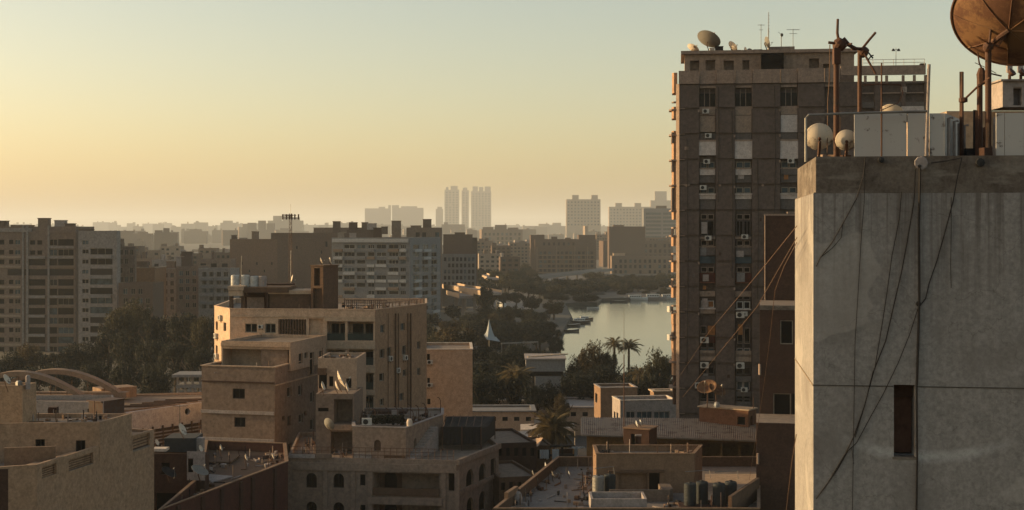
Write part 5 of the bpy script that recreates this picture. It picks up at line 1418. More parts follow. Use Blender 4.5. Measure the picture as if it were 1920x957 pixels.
for k in range(8):
    u = .9 + k * (L - 1.4) / 7; q = bp0 + db * u - nb_ * .15; m = MB(); m.box(q.x - .1, q.x + .1, q.y - .1, q.y + .1, zb - .2, zb + .35); m.box(q.x - .06, q.x + .06, q.y + .1, q.y + .2, zb - 2.4, zb - .02); m.build('fence_post', M_BROWN, t)
for k in range(5):
    m = MB(); m.obox(bp0 + nb_ * .1, bp1 + nb_ * .1, .08, zb - .55 - .42 * k, zb - .40 - .42 * k); m.build('rail', M_GREYW, t)
m = MB(); m.obox(bp0 + nb_ * .9, bp1 + nb_ * .9, .2, 0.5, zb - .01); m.build('back_wall', M_BROWN, t)
# pale pavilion behind
t = empty('pavilion', (G(350, 240)[0], 240, 0), 'pale flat roofed pavilion among the dark trees left of the tan block', 'pavilion')
m = MB(); a_, b_ = G(322, 240), G(382, 240); m.obox(a_, b_, 6, ZZ(708, 240), ZZ(703, 240)); m.build('roof', M_BLUEG, t)
m = MB(); a_, b_ = G(330, 241), G(382, 241); m.obox(a_, b_, 5, ZZ(728, 241), ZZ(722, 241)); m.build('floor_slab', M_BLUEG, t)
for px in (331, 345, 359, 373): m = MB(); a_ = G(px, 241.5); m.box(a_[0], a_[0] + .35, a_[1], a_[1] + .35, 0, ZZ(708.2, 240)); m.build('column', M_GREYW, t)

# dark jumble between the ochre building and the tan block
l3 = Bld('house', 'dark house in the gap between ochre building and tan block, with pale wall patch', 'house', boxR(262, 384, 392, 120, -6, 5), ZZ(852, 120), M_DARKB)
l3.open(0, 292, 340, 925, 965, dep=.6, style='pane', pane=M_INNER); l3.open(0, 302, 318, 868, 890, dep=.4, style='pane', pane=M_INNER); l3.open(0, 352, 362, 862, 888, dep=.3, style='pane', pane=M_INNER)
l3.finish(parapet=.2, roofmat=M_DARKB)
m = MB(); A_, B_ = l3.edge(0); d = (B_ - A_).normalized(); n = Vector((-d.y, d.x)); u0, u1 = hit(A_, d, 351), hit(A_, d, 385)
wall(m, tuple(A_ + d * u0 - n * .06), tuple(A_ + d * u1 - n * .06), ZZ(903, 119.5), l3.z1 + .25, [(.08, .55, ZZ(888, 119.5), ZZ(862, 119.5), .05, False, False)]); m.build('pale_wall_patch', M_GREYW, l3.root)
m = MB(); a_, b_ = G(308, 121), G(366, 121); m.obox(a_, b_, 3, l3.z1 + .01, ZZ(822, 121)); m.build('rooftop_room', M_BLUEG if False else flat('blue_black_shed', (.035, .04, .045), .9), l3.root)
m = MB(); a_, b_ = G(284, 118.6), G(311, 118.6); m.obox(a_, b_, 1.2, ZZ(847, 118.6), ZZ(842, 118.6)); m.build('tin_canopy', M_WHITE, l3.root)
m = MB(); a_, b_ = G(367, 121.5), G(380, 121.5); m.obox(a_, b_, .8, l3.z1 + .01, ZZ(822, 121.5)); m.build('pale_box', M_GREYW, l3.root)
for px, py, w, f, l, zb_ in ((341, 806, 24, (.80, -.15, .45), 'sunlit dish leaning on the dark shed behind the ochre building', ZZ(822, 121)), (294, 830, 12, (.85, -.2, .4), 'tiny dish over the bright tin canopy beside the ochre building', ZZ(842, 118.6)), (376, 842, 14, (.85, -.2, .35), 'small dish at the corner of the tan block and the dark house', l3.z1)):
    q = W(px, py, 120.5); dish((q.x + .2, q.y, zb_), q, w * 120 / FPX, f, l, M_DISHW, mast_r=.03, seg=18)
q = W(374, 884, 117.5); dish((q.x + .1, q.y, ZZ(904, 117.5)), q, 34 * .0452, (.45, -.2, .87), 'dark dish tipped upward in front of the pale wall patch', M_DISHG, mast_r=.05)
q = W(316, 887, 118); dish((q.x + .1, q.y, ZZ(905, 118)), q, 30 * .0454, (.55, -.2, .8), 'black dish almost lost in the dark gap by the ochre building', M_CLOTH, mast_r=.04)
q = W(337, 790, 125); yagi((q.x, q.y, ZZ(822, 125)), 3.0, 'thin aerial over the dark shed beside the ochre building', w=1.2)

# brick walled roof
bp_ = [G(296, 107.2), G(540, 130), G(536, 141), G(385, 143), G(372, 122)]
b4 = Bld('house', 'red brick walled house running from the bottom edge back to the stone villa', 'house', bp_, ZZ(866, 130), M_BRICK)
b4.finish(parapet=.9, pt=.24, roofmat=M_BROWN, cap=(.05, .08, M_TAN))
for px in (330, 376, 412, 448, 470, 512):
    p, d, n = b4.onwall(0, px, 900); a_ = Vector((p.x, p.y)); m = MB(); m.prism([tuple(a_ - n * .16), tuple(a_ + d * .5 - n * .16), tuple(a_ + d * .5 - n * .003), tuple(a_ - n * .003)], 0, b4.z1 - .15); m.build('brick_pier', M_DARKB, b4.root)
z4 = b4.z1 - .9
for px, py, D, w, l in ((414, 840, 135, 12, 'left one of three tiny lit dishes on the brick walled roof'), (461, 858, 131, 13, 'middle one of three tiny lit dishes on the brick walled roof'), (512, 856, 133, 12, 'right one of three tiny lit dishes on the brick walled roof')):
    q = W(px, py, D); dish((q.x + .1, q.y, z4), q, w * D / FPX, (.93, 0, .3), l, M_DISHW, mast_r=.04, seg=16)
for px0, px1, py, D, dep, mt, l in ((388, 432, 868, 134, 4, M_BROWN, 'brown hut at the back of the brick walled roof'), (455, 500, 866, 137, 2, M_DARKB, 'dark hut by the middle lit dish on the brick walled roof'), (345, 372, 884, 126, 1.5, M_DARKB, 'low dark hut at the left of the brick walled roof')):
    a_, b_ = G(px0, D), G(px1, D); m = MB(); m.obox(a_, b_, dep, z4 + .005, ZZ(py, D)); m.obox(Vector(a_) + Vector((-.12, -.12)), Vector(b_) + Vector((.12, -.12)), dep + .24, ZZ(py, D) + .004, ZZ(py, D) + .12); m.build('roof_hut', mt, None, label=l, cat='hut')
m = MB(); a_, b_ = G(398, 124), G(438, 127); m.obox(a_, b_, 3.0, z4 + .004, z4 + .09); m.build('pale_slab', M_GREYW, b4.root)
for px in (419, 501):
    q = W(px, 876, 132); m = MB(); m.lathe([(0, 0), (.22, 0), (.3, .35), (0, .36)], (q.x, q.y, z4 + .005), 9); m.build('bucket', M_GREYW, None, label='pale tub on the brick walled roof, ' + ('left of the small dishes' if px < 450 else 'near the stone villa wall'), cat='tub')

# ------------------------------------------------------------------ low roofs right of the villa
zf = 14.5
tz_ = Bld('house', 'flat roofed house with a grey terrace and dark water tanks, bottom right of centre', 'house', [G(925, 112), G(1425, 112), G(1425, 137.5), G(1045, 137.5)], 15.4, M_BROWN)
tz_.finish(parapet=.9, pt=.22, roofmat=plaster('grey_terrace_floor', (.20, .19, .175), .5, .9, .1), cap=(.03, .07, M_TAN))
TR = tz_.root
# the sunlit end of the left parapet
h_ = Bld('roof_house', 'brown roof house with a dark door beside the blue water tanks', 'house', boxL(None, 1118, 1302, 123.5, 0, 5), 18.0 - .05, M_TAN, zbase=zf + .005)
h_.open(0, 1217, 1237, 887, 924, dep=.6, style='pane', pane=M_INNER); h_.open(0, 1160, 1214, 886, 922, dep=.35)
h_.poly[1] = G(1302, 123.5); h_.poly[2] = (G(1318, 128)[0], 128.5); 
h_.finish(parapet=.5, cap=(.05, .08, M_TAN))
h_.band(0, 881, .2, .5, M_BROWN, 'lintel_canopy', px0=1140, px1=1245)
sb = Bld('stair_tower', 'small brick stair hut with a dark window and two tiny dishes on top', 'hut', boxR(1170, 1217, 1232, 131, -25, 3), ZZ(807, 131), M_DARKB, zbase=h_.z1 - 1.2)
sb.open(0, 1183, 1191, 814, 835, dep=.5, style='pane', pane=M_INNER); sb.open(0, 1191.5, 1202, 819, 833, dep=.25); sb.finish(parapet=0.0)
m = MB(); m.prism(inset(sb.poly, -.12), sb.z1 + .023, sb.z1 + .13); m.build('roof_slab', M_TAN, sb.root)
m = MB(); a_ = W(1191, 818, 130.8); m.box(a_.x, a_.x + .6, a_.y - .05, a_.y + .2, a_.z, a_.z + .15); m.build('lintel', M_GREYW, sb.root)
for px, l in ((1193, 'left of two tiny white dishes on the brick stair hut'), (1200.5, 'right of two tiny white dishes on the brick stair hut')):
    q = W(px, 795 if px < 1195 else 793, 132); dish((q.x + .1, q.y, sb.z1 + .13), q, 12 * .0508, (.95, .1, .25), l, M_TANKW, seg=16, mast_r=.02)
lm = plaster('stained_low_wall', (.20, .165, .13), .8, 1, .9)
def low(px0, px1, D, py0, py1, dep, mat, name, label=None, cat=None, parent=None, th=0):
    m = MB(); q = boxL(None, px0, px1, D, th, dep); m.prism(q, max(zf + .004, ZZ(py1, D)) if py1 else zf + .004, ZZ(py0, D)); return m.build(name, mat, parent, label=label, cat=cat)
low(1143, 1256, 119.5, 919, None, .25, lm, 'low_wall', 'stained low wall between the tank pairs on the terrace', 'wall')
low(1240, 1262, 119.8, 917, None, 2.5, lm, 'low_wall', 'stained block end of the terrace low wall beside the middle tanks', 'wall')
m = MB(); q = boxL(None, 1108, 1213, 113.6, 0, 3.2); i_ = inset(q, .2)
for k in range(4): j = (k + 1) % 4; m.prism([q[k], q[j], i_[j], i_[k]], zf + .004, ZZ(936, 113.6))
m.build('planter_box', M_GREYW, None, label='empty grey walled planter at the front of the terrace', cat='planter')
for px, D, mat, l in ((1122, 120.5, M_STEEL, 'pale ribbed tank at the left of the terrace, catching light'), (1143, 121.2, M_TANKD, 'dark tank tucked behind the pale ribbed one on the terrace'), (1294, 117, M_TANKD, 'first dark blue tank of the middle pair, in front of the brown roof house end'), (1316, 117.8, M_TANKD, 'second dark tank of the middle pair, black and closest to the lit floor'),
                      (1348, 117, M_TANKD, 'third dark blue tank, just right of the lit strip of floor'), (1370, 117.8, M_TANKD, 'fourth dark tank, rightmost, beside the sunlit floor')):
    q = G(px, D); tank((q[0], q[1], zf + .22), 1.95, .53, l, mat, group='dark water tanks on the terrace', ribs=6)
for px0, px1, D in ((1106, 1160, 119.6), (1276, 1332, 116.2), (1334, 1388, 116.2)):
    m = MB(); q = boxL(None, px0, px1, D, 0, 2.2); m.prism(q, zf + .004, zf + .215); m.build('tank_plinth', M_DARKB, TR)
m = MB()
for a_, b_ in (((1115, 882, 120.5), (1150, 879, 121)), ((1285, 888, 117), (1330, 886, 117.5)), ((1340, 889, 117), (1382, 887, 117.5))):
    a, b2 = W(*a_), W(*b_); m.tube([a + Vector((0, 0, .15)), b2 + Vector((0, 0, .2)), b2 + Vector((.1, 0, -.5))], .03, 5)
m.build('water_pipe', M_STEEL, TR)
m = MB(); q = W(970, 905, 118.5); m.lathe([(.42, 0), (.44, .55), (.36, .9), (.2, 1.08), (0, 1.13)], (q.x, q.y, zf + .004), 12); m.build('clay_oven', M_GREYW, None, label='rounded pale lump like a small dome at the left edge of the terrace', cat='dome')
for px, py, D, w, f, l in ((1024, 877, 134, 22, (.93, 0, .33), 'upright lit dish standing at the back left corner of the terrace'), (1067, 888, 130, 10, (.9, 0, .35), 'tiny bright dish alone on the terrace floor'), (1050, 893, 128, 9, (.9, 0, .35), 'tiny dim dish second from the bright one on the terrace'), (1037, 890, 128, 14, (.85, 0, .5), 'small grey dish between the upright lit dish and the dim one'), (999, 887, 131, 12, (.9, 0, .3), 'narrow grey dish outside the left parapet of the terrace')):
    q = W(px, py, D); dish((q.x + .1, q.y, min(q.z - .35, zf + .1)), q, w * D / FPX, f, l, M_DISHG if 'grey' in l or 'dim' in l else M_TANKW, seg=16, mast_r=.025)
# lit wall end
m = MB(); a_ = G(953, 116); m.obox(a_, G(972, 119), .35, 15.4, 15.95); m.build('parapet_step', M_TAN, TR)
# corrugated roof building
r1 = Bld('workshop', 'long workshop with a corrugated roof, ochre wall and dark open bays', 'workshop', [G(1100, 152), G(1421, 149), G(1421, 158), G(1100, 158)], 15.45, M_OCHRE)
for r in ((1160, 1170, 834, 850), (1233, 1246, 833, 846)): r1.open(0, *r, dep=.4, style='single', frame=M_SHUT, pane=M_INNER)
for r in ((1276, 1310, 832, 880), (1314, 1350, 832, 880), (1354, 1384, 832, 880), (1389, 1419, 832, 880)): r1.open(0, *r, dep=3.0)
r1.finish(parapet=0.0)
m = MB(); P0, P1, P2, P3_ = Vector((*G(1089, 150.2), 15.72)), Vector((*G(1419, 146.6), 15.62)), Vector((*G(1421, 156.5), 16.55)), Vector((*G(1089, 158.6), 16.45))
K = 170
for k in range(K):
    s0, s1 = k / K, (k + 1) / K; z0, z1 = (.07 if k % 2 else 0), (0 if k % 2 else .07)
    a, b2, c, d = P0.lerp(P1, s0), P0.lerp(P1, s1), P3_.lerp(P2, s1), P3_.lerp(P2, s0)
    m.face([a + Vector((0, 0, z0)), b2 + Vector((0, 0, z1)), c + Vector((0, 0, z1)), d + Vector((0, 0, z0))])
m.face([P0 - Vector((0, 0, .1)), P1 - Vector((0, 0, .1)), P1, P0]); m.face([P0 - Vector((0, 0, .12)), P3_ - Vector((0, 0, .12)), P2 - Vector((0, 0, .12)), P1 - Vector((0, 0, .12))])
m.build('corrugated_roof', rusty('corrugated_sheet', (.25, .19, .14), (.14, .09, .06), amount=.35, scale=.9), r1.root)
low(1320, 1419, 143, 869, None, .3, M_BROWN, 'yard_wall', 'brown yard wall in front of the dark open workshop bays', 'wall')
low(1327, 1424, 138.2, 893, None, .3, M_TAN, 'terrace_back_wall', 'tan wall closing the terrace behind the four dark tanks', 'wall')
m = MB(); q = [G(1322, 119), G(1424, 119), G(1424, 133), G(1322, 133)]; m.prism(q, zf + .002, zf + .03); m.build('floor_screed', M_CREAM, TR)  # pale sheet painting a strip of sunlight onto the terrace floor
m = MB(); m.obox(G(1372, 112.5), G(1424, 121), .3, zf + .01, 16.3); m.build('side_parapet', M_BROWN, TR)
rh_ = Bld('roof_hut', 'brick roof hut behind the corrugated roof, under two brown dishes', 'hut', boxR(1311, 1403, 1418, 152.5, -33, 4), ZZ(771, 152.5), plaster('warm_brick_hut', (.19, .10, .06), .5, .6, .4), zbase=15.75)
rh_.open(0, 1382, 1397, 782, 797, dep=.4, style='pane', pane=M_INNER); rh_.open(1, 1407, 1411, 780, 803, dep=.3, style='pane', pane=M_INNER); rh_.finish(parapet=0.0)
m = MB(); m.prism(inset(rh_.poly, -.15), rh_.z1 + .023, rh_.z1 + .17); m.build('roof_slab', M_CREAM, rh_.root)
for px, py, w, f, l in ((1326, 727, 37, (-.25, -.55, .8), 'left of two overlapping brown dishes above the brick roof hut'), (1344, 732, 34, (.35, -.5, .8), 'right of two overlapping brown dishes above the brick roof hut')):
    q = W(px, py, 154); dish((q.x, q.y, rh_.z1 + .17), q, w * 154 / FPX, f, l, M_DISHB, mast_r=.06)
q = W(1344, 764, 154); m = MB(); m.lathe([(0, 0), (.3, .05), (.36, .3), (.25, .6), (0, .68)], (q.x, q.y, rh_.z1 + .172), 12); m.build('white_drum', M_TANKW, None, label='round white drum on the brick roof hut under the right brown dish', cat='drum')
q = W(1416, 770, 153.5); pole((q.x - .2, q.y, rh_.z1 + .17), (q.x - .2, q.y, ZZ(738, 153.5)), .04, 'roof_pole', 'stub pole at the right end of the brick roof hut', 'pole')
q = G(1170, 134); t = empty('flagpole', (q[0], q[1], h_.z1), 'very tall thin pole rising before the palms and the river', 'pole'); m = MB(); m.tube([(q[0], q[1], h_.z1 - .4), (q[0], q[1], ZZ(665, 134))], .055, 6); m.build('lower_pole', M_RUST, t); m = MB(); m.tube([(q[0], q[1], ZZ(665, 134)), (q[0], q[1], ZZ(578, 134))], .022, 5); m.build('upper_pole', M_STEEL, t)
for px, py0, py1, l in ((1137, 852, 905, 'rusty bar leaning at the left end of the brown roof house'), (1108, 905, 848, 'thin bar standing behind the pale ribbed tank')):
    q0, q1 = W(px, py0, 124), W(px + 3, py1, 124); pole(q0, q1, .025, 'metal_bar', l, 'bar')
cable([W(1115, 855, 125), W(1128, 848, 125), W(1150, 856, 125)], .03, 'drooping hose over the left end of the brown roof house')
# yard clutter left of the workshop: timber frame with hung sheets
t = empty('timber_frame', (G(1050, 175)[0], 175, 0), 'open brown timber frame house between the big palm and the workshop', 'frame')
for px in (1033, 1052, 1074): a_ = W(px, 872, 175); m = MB(); m.box(a_.x, a_.x + .3, 175, 175.3, 0, ZZ(839, 175)); m.build('post', M_OCHRE if px != 1052 else M_SHUT, t)
for py in (839, 856): m = MB(); a_, b_ = G(1031, 174.9), G(1078, 174.9); m.obox(a_, b_, .28, ZZ(py, 175), ZZ(py, 175) + .28); m.build('beam', M_SHUT, t)
m = MB(); m.obox(G(1036, 178), G(1074, 178), .3, 0, ZZ(842, 178)); m.build('back_wall', M_DARKB, t)
rn_ = random.Random(5)
for px0, px1, y0, y1, D, l in ((1012, 1029, 844, 862, 171, 'bright white sheet hanging left of the timber frame'), (1035, 1048, 843, 869, 172, 'tall bright white sheet hung in the timber frame'), (1077, 1083, 840, 872, 173, 'narrow bright sheet at the right of the timber frame'), (1072, 1096, 838, 842, 172, 'small bright board on top right of the timber frame')):
    m = MB(); K = 8
    for k in range(K):
        a, b2 = W(px0 + (px1 - px0) * k / K, y0, D), W(px0 + (px1 - px0) * (k + 1) / K, y0, D); za, zb = ZZ(y1 - rn_.random() * 2, D), ZZ(y1, D); o1, o2 = .18 * (k % 2), .18 * ((k + 1) % 2)
        m.face([(a.x, a.y + o1, za), (b2.x, b2.y + o2, za), (b2.x, b2.y + o2, a.z), (a.x, a.y + o1, a.z)]); m.face([(a.x, a.y + o1 + .04, a.z), (b2.x, b2.y + o2 + .04, a.z), (b2.x, b2.y + o2 + .04, za), (a.x, a.y + o1 + .04, za)])
    m.build('hung_sheet', flat('bright_white_sheet', (.8, .82, .8), .8, var=.05), None, label=l, cat='sheet')
# dark shops along the alley
for px0, px1, D, py, th_, dep, mt, nm, l in ((930, 1006, 165, 832, 14, 12, M_DARKB, 'shop_row', 'dark row of shops running back from the villa towards the palm'), (1004, 1036, 186, 836, 10, 8, M_BROWN, 'small_house', 'small brown house under the tarpaulin beside the big palm'), (936, 1012, 142, 896, 16, 10, M_BROWN, 'house', 'low brown house between the villa and the terrace parapet')):
    b = Bld(nm, l, 'house', boxL(None, px0, px1, D, th_, dep), ZZ(py, D), mt)
    for k in range(5 if px1 - px0 > 50 else 2):
        w_ = (px1 - px0) / (5 if px1 - px0 > 50 else 2); b.open(0, px0 + w_ * (k + .25), px0 + w_ * (k + .75), py + 8, py + 24, dep=.4, style='pane', pane=M_INNER)
    b.finish(parapet=.3)
# draped tarpaulin
m = MB(); K = 8; c0_ = [W(966, 842, 180), W(1008, 838, 172), W(1018, 822, 190), W(990, 818, 200)]
for i in range(K):
    for j in range(K):
        def tp_(u, v): p = c0_[0].lerp(c0_[1], u).lerp(c0_[3].lerp(c0_[2], u), v); p.z -= .7 * math.sin(math.pi * u) * math.sin(math.pi * v) - .08 * math.sin(9 * u + 5 * v); return p
        m.face([tp_(i / K, j / K), tp_((i + 1) / K, j / K), tp_((i + 1) / K, (j + 1) / K), tp_(i / K, (j + 1) / K)])
m.build('tarpaulin', M_BEIGE, None, label='sagging beige tarpaulin stretched over the alley left of the big palm', cat='tarpaulin')
for px0, px1, py, D, l in ((948, 990, 821, 212, 'sunlit flat awning left of the tarpaulin'), (1046, 1078, 800, 226, 'sunlit sloping awning right behind the big palm'), (976, 1008, 806, 232, 'pale tent roof left behind the big palm')):
    a, b2 = W(px0, py, D), W(px1, py + (5 if px0 > 1000 else -1), D); m = MB(); m.face([a, b2, b2 + Vector((0, 3, .5)), a + Vector((0, 3, .5))]); m.face([a - Vector((0, 0, .35)), b2 - Vector((0, 0, .35)), b2, a])
    for q in (a, b2): m.tube([(q.x, q.y + .1, 0), (q.x, q.y + .1, q.z)], .06, 5)
    m.build('awning', M_WHITE, None, label=l, cat='awning')
# long low halls and the street
sheet('street', [gp(800, 893, .1), gp(1110, 893, .1), gp(1120, 798, .1), gp(860, 798, .1)], 0.012, M_ASPH)
sheet('pavement', [gp(860, 797.6, .14), gp(1120, 797.6, .14), gp(1125, 790, .14), gp(850, 790, .14)], 0.14, M_PAVE, thick=.13)
for k in range(7):
    a = gp(905 + 24 * k, 832, .1); m = MB(); m.face([(a[0], a[1], .018), (a[0] + 1.6, a[1], .018), (a[0] + 1.6, a[1] + .2, .018), (a[0], a[1] + .2, .018)]); m.build('lane_marking', flat('white_road_paint', (.6, .58, .52), .8), None, kind='structure')
for nm, px0, px1, D, py, th_, dep, mt, l, cm in (('long_hall', 886, 1040, 268, 753, 2.0, 9, M_GREYW, 'long low hall with a thin sunlit roof edge behind the big palm', M_WHITE), ('long_hall', 760, 1002, 246, 773, 1.4, 8, M_BEIGE, 'nearer long low hall below the sunlit roof edge, left of the palm', M_BLUEG), ('low_hall', 1042, 1120, 256, 764, -7, 14, M_BEIGE, 'low hall with a pale roof right of the big palm', M_GREYW)):
    b = Bld(nm, l, 'hall', boxL(None, px0, px1, D, th_, dep), ZZ(py, D), mt)
    n_ = int((px1 - px0) / 22)
    for k in range(n_): b.open(0, px0 + 22 * k + 6, px0 + 22 * k + 16, py + 9, py + 17, dep=.3, style='pane')
    b.finish(parapet=.12, roofmat=cm, cap=(.35, .22, cm))
b = Bld('house', 'plain brown cube house left behind the small white house by the tower', 'house', boxL(1114, 1126, 1195, 232, 7, 9), ZZ(728, 232), M_TAN); b.open(3, 1116, 1120, 738, 755, dep=.3, style='pane'); b.finish(parapet=.3, cap=(.1, .1, M_GREYW))
b = Bld('house', 'small white house with a bright sunlit end beside the tower foot', 'house', boxL(1148, 1163, 1268, 214, 9, 9), ZZ(752, 214), M_GREYW)
for r in ((1174, 1191, 772, 795), (1194, 1223, 772, 793), (1226, 1256, 772, 793)): b.open(0, *r, dep=.3, style='three' if r[0] > 1180 else 'two', frame=M_GREYW, pane=M_GLASSB)
b.open(3, 1151, 1154, 772, 787, dep=.3, style='pane'); b.open(3, 1156, 1159, 774, 790, dep=.3, style='pane'); b.finish(parapet=.45, roofmat=M_WHITE, cap=(.08, .1, M_WHITE))
b = Bld('house', 'low tan house edge tucked between the white house and the tower', 'house', boxL(1219, 1226, 1268, 243, 8, 7), ZZ(735, 243), M_TAN); b.finish(parapet=.2, cap=(.3, .2, M_CREAM))
# pavilion by the trees
t = empty('pavilion', (*G(1022, 300), 0), 'grey two storey pavilion with a dark shaded band among the palms', 'pavilion')
def pv(px0, px1, D, y0, y1, dep, mt, nm): m = MB(); m.prism(boxL(None, px0, px1, D, 0, dep), ZZ(y1, D) if y1 else 0, ZZ(y0, D)); m.build(nm, mt, t)
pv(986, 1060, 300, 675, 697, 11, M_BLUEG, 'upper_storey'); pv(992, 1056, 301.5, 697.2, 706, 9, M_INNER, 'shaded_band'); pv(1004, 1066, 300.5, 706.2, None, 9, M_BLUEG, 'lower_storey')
pv(984, 1062, 299.5, 672.5, 674.8, 12, M_GREYW, 'roof_slab')
m = MB(); 
for k in range(5): a_ = G(990 + 15 * k, 302 + 1.5 * k); m.obox(a_, (a_[0] + 1.8, a_[1] + .6), .5, ZZ(672.4, 300), ZZ(672.4, 300) + .25)
m.build('roof_kerb', M_CREAM, t)

# vehicles
def car_mesh(L_=4.3, W_=1.75, H_=1.45, van=False):
    b = MB(); xs = [0, .04, .22, .36, .72, .9, 1.0] if not van else [0, .02, .1, .2, .9, .98, 1.0]
    top = [.5, .62, .66, .98, 1.0, .70, .55] if not van else [.5, .62, .75, .98, 1.0, 1.0, .9]
    sec = []
    for x, t_ in zip(xs, top):
        z1 = t_ * H_; zs = min(z1, .62 * H_); inn = .0 if z1 <= zs + .05 else .16
        sec.append([(x * L_, -W_ / 2, .22), (x * L_, -W_ / 2, zs), (x * L_, -W_ / 2 + inn, z1), (x * L_, W_ / 2 - inn, z1), (x * L_, W_ / 2, zs), (x * L_, W_ / 2, .22)])
    i0 = 0
    for s in sec: b.v += s
    for k in range(len(sec) - 1):
        for j in range(5): b.f.append((k * 6 + j, k * 6 + j + 1, k * 6 + 7 + j, k * 6 + 6 + j)); b.m.append(0)
    b.f.append(tuple(range(6))); b.m.append(0); b.f.append(tuple(len(sec) * 6 - 6 + j for j in reversed(range(6)))); b.m.append(0)
    g = MB(); z0, z1 = .64 * H_, .9 * H_
    for s in (-1, 1):
        y = s * (W_ / 2 - .035)
        for xa, xb in ((.30, .50), (.53, .76)) if not van else ((.14, .3), (.34, .56), (.6, .8)):
            g.box(xa * L_, xb * L_, min(y, y + s * .03), max(y, y + s * .03), z0, z1)
    w = MB(); w.lathe([(0, -.1), (.31, -.1), (.31, .1), (0, .1)], (0, 0, 0), 12, Matrix.Rotation(R(90), 3, 'X'))
    return b.mesh('body'), g.mesh('windows'), w.mesh('wheel')
CARM, VANM = car_mesh(), car_mesh(6.5, 2.1, 2.5, True)
BUSM = car_mesh(11.5, 2.5, 3.1, True)
def car(x, y, rz, color, label, meshes=CARM, cat='car', group=None, name='parked_car', z=0.02):
    L_ = {id(CARM): 4.3, id(VANM): 6.5, id(BUSM): 11.5}[id(meshes)]; W_ = {id(CARM): 1.75, id(VANM): 2.1, id(BUSM): 2.5}[id(meshes)]
    t = empty(name, (x, y, z), label, cat, group); t.rotation_euler = (0, 0, rz)
    key = ('body', id(meshes), color.name)
    if key not in CM: q = meshes[0].copy(); q.materials.append(color); CM[key] = q
    if not meshes[1].materials: meshes[1].materials.append(M_GLASS)
    if not meshes[2].materials: meshes[2].materials.append(M_BLACK)
    for me, nm in ((CM[key], 'body'), (meshes[1], 'side_windows')):
        o = bpy.data.objects.new(nm, me); link(o, t)
    for fx in (.18, .8):
        for s in (-1, 1):
            o = bpy.data.objects.new('wheel', meshes[2]); o.location = (fx * L_, s * (W_ / 2 - .08), .31); link(o, t)
M_CARW = flat('white_car_paint', (.62, .62, .6), .3, var=.05, spec=.5); M_CARG = flat('grey_car_paint', (.16, .17, .18), .3, var=.05, spec=.5); M_CARD = flat('dark_car_paint', (.03, .03, .035), .3, var=.05, spec=.5)
def atp(px, py): return gp(px, py, 0)
for px, py, rz, col, l, ms, ct in ((904, 819, .12, M_CARW, 'white bus parked end on behind the black pergola', BUSM, 'bus'), (938, 822, .1, M_CARW, 'pale car in front of the white bus', CARM, 'car'), (950, 816, .15, M_CARG, 'grey car nose to nose with the pale car by the bus', CARM, 'car'), (979, 816, .3, M_CARW, 'white van half hidden by the fronds of the big palm', VANM, 'van'), (1049, 822, 2.2, M_CARW, 'white car parked right of the big palm trunk', CARM, 'car'), (1062, 815, 2.3, M_CARD, 'black car behind the white one right of the palm', CARM, 'car'), (888, 842, 0, M_CARD, 'black car lowest in the street beside the pergola', CARM, 'car'), (1088, 815, .2, M_CARG, 'grey car next to the corner of the workshop roof', CARM, 'car')):
    p = atp(px, py); car(p[0], p[1], rz, col, l, ms, ct, 'vehicles in the street by the palm')

# ------------------------------------------------------------------ rubble and scrap lying about the roofs
M_SCRAP = plaster('mixed_scrap', (.24, .18, .13), .7, 1, .3)
def rubble(poly, z, n, seed, smax=.5):
    rn = random.Random(seed); m = MB()
    c = [Vector(p) for p in poly]
    mats = [M_SCRAP, M_DARKB, M_GREYW, M_RUST, M_TAN, M_STONE, M_CLOTH]
    for _ in range(n):
        u, v = rn.random(), rn.random()
        if rn.random() < .6: u = rn.choice((u * .18, 1 - u * .18))          # mostly swept to the edges
        p = c[0].lerp(c[1], u).lerp(c[3].lerp(c[2], u), v); a = rn.uniform(0, 3.2); d = Vector((math.cos(a), math.sin(a))); e = Vector((-d.y, d.x))
        m.mat(rn.choice(mats)); k = rn.random()
        if k < .5: l, w, h = rn.uniform(.15, smax), rn.uniform(.1, smax * .7), rn.uniform(.06, .35)
        elif k < .8: l, w, h = rn.uniform(.8, 2.4), .08, rn.uniform(.05, .12)
        else: l, w, h = .06, .06, rn.uniform(.5, 1.5)
        m.prism([tuple(p - d * l / 2 - e * w / 2), tuple(p + d * l / 2 - e * w / 2), tuple(p + d * l / 2 + e * w / 2), tuple(p - d * l / 2 + e * w / 2)], z, z + h)
    m.build('roof_rubble', None, None, kind='stuff')
rubble([G(945, 114), G(1100, 114), G(1110, 136), G(1050, 136)], zf + .005, 90, 1)
rubble([G(1222, 114.5), G(1370, 114.5), G(1330, 119), G(1260, 119)], zf + .006, 50, 2)
rubble([G(1130, 124.5), G(1300, 124.5), G(1305, 127.5), G(1135, 127.5)], h_.z1 - .49, 60, 3)
rubble([G(560, 137.5), G(655, 137.5), G(655, 150), G(575, 150)], zt + .006, 70, 4)
rubble([G(668, 141), G(765, 140), G(822, 149), G(670, 151)], zu - .19, 80, 5)
rubble([G(330, 112.5), G(530, 132), G(525, 140), G(390, 139)], z4 + .006, 120, 6)
rubble([G(390, 152), G(510, 151), G(590, 160), G(400, 160)], zr + .012, 50, 7)
rubble([G(645, 166), G(700, 165.5), G(790, 179), G(640, 185)], zr2 + .006, 90, 8)
rubble([G(440, 167.5), G(580, 167), G(580, 168.6), G(440, 168.8)], zr2 + .006, 30, 9)
rubble([G(60, 99), G(66, 92), G(200, 104), G(90, 104)], lz + .006, 70, 10)
rubble([G(30, 99), G(170, 98.7), G(215, 102.5), G(30, 103)], us_.z1 - .29, 70, 11)
rubble([G(270, 121), G(378, 121), G(380, 130), G(275, 130)], l3.z1 - .19, 50, 12)
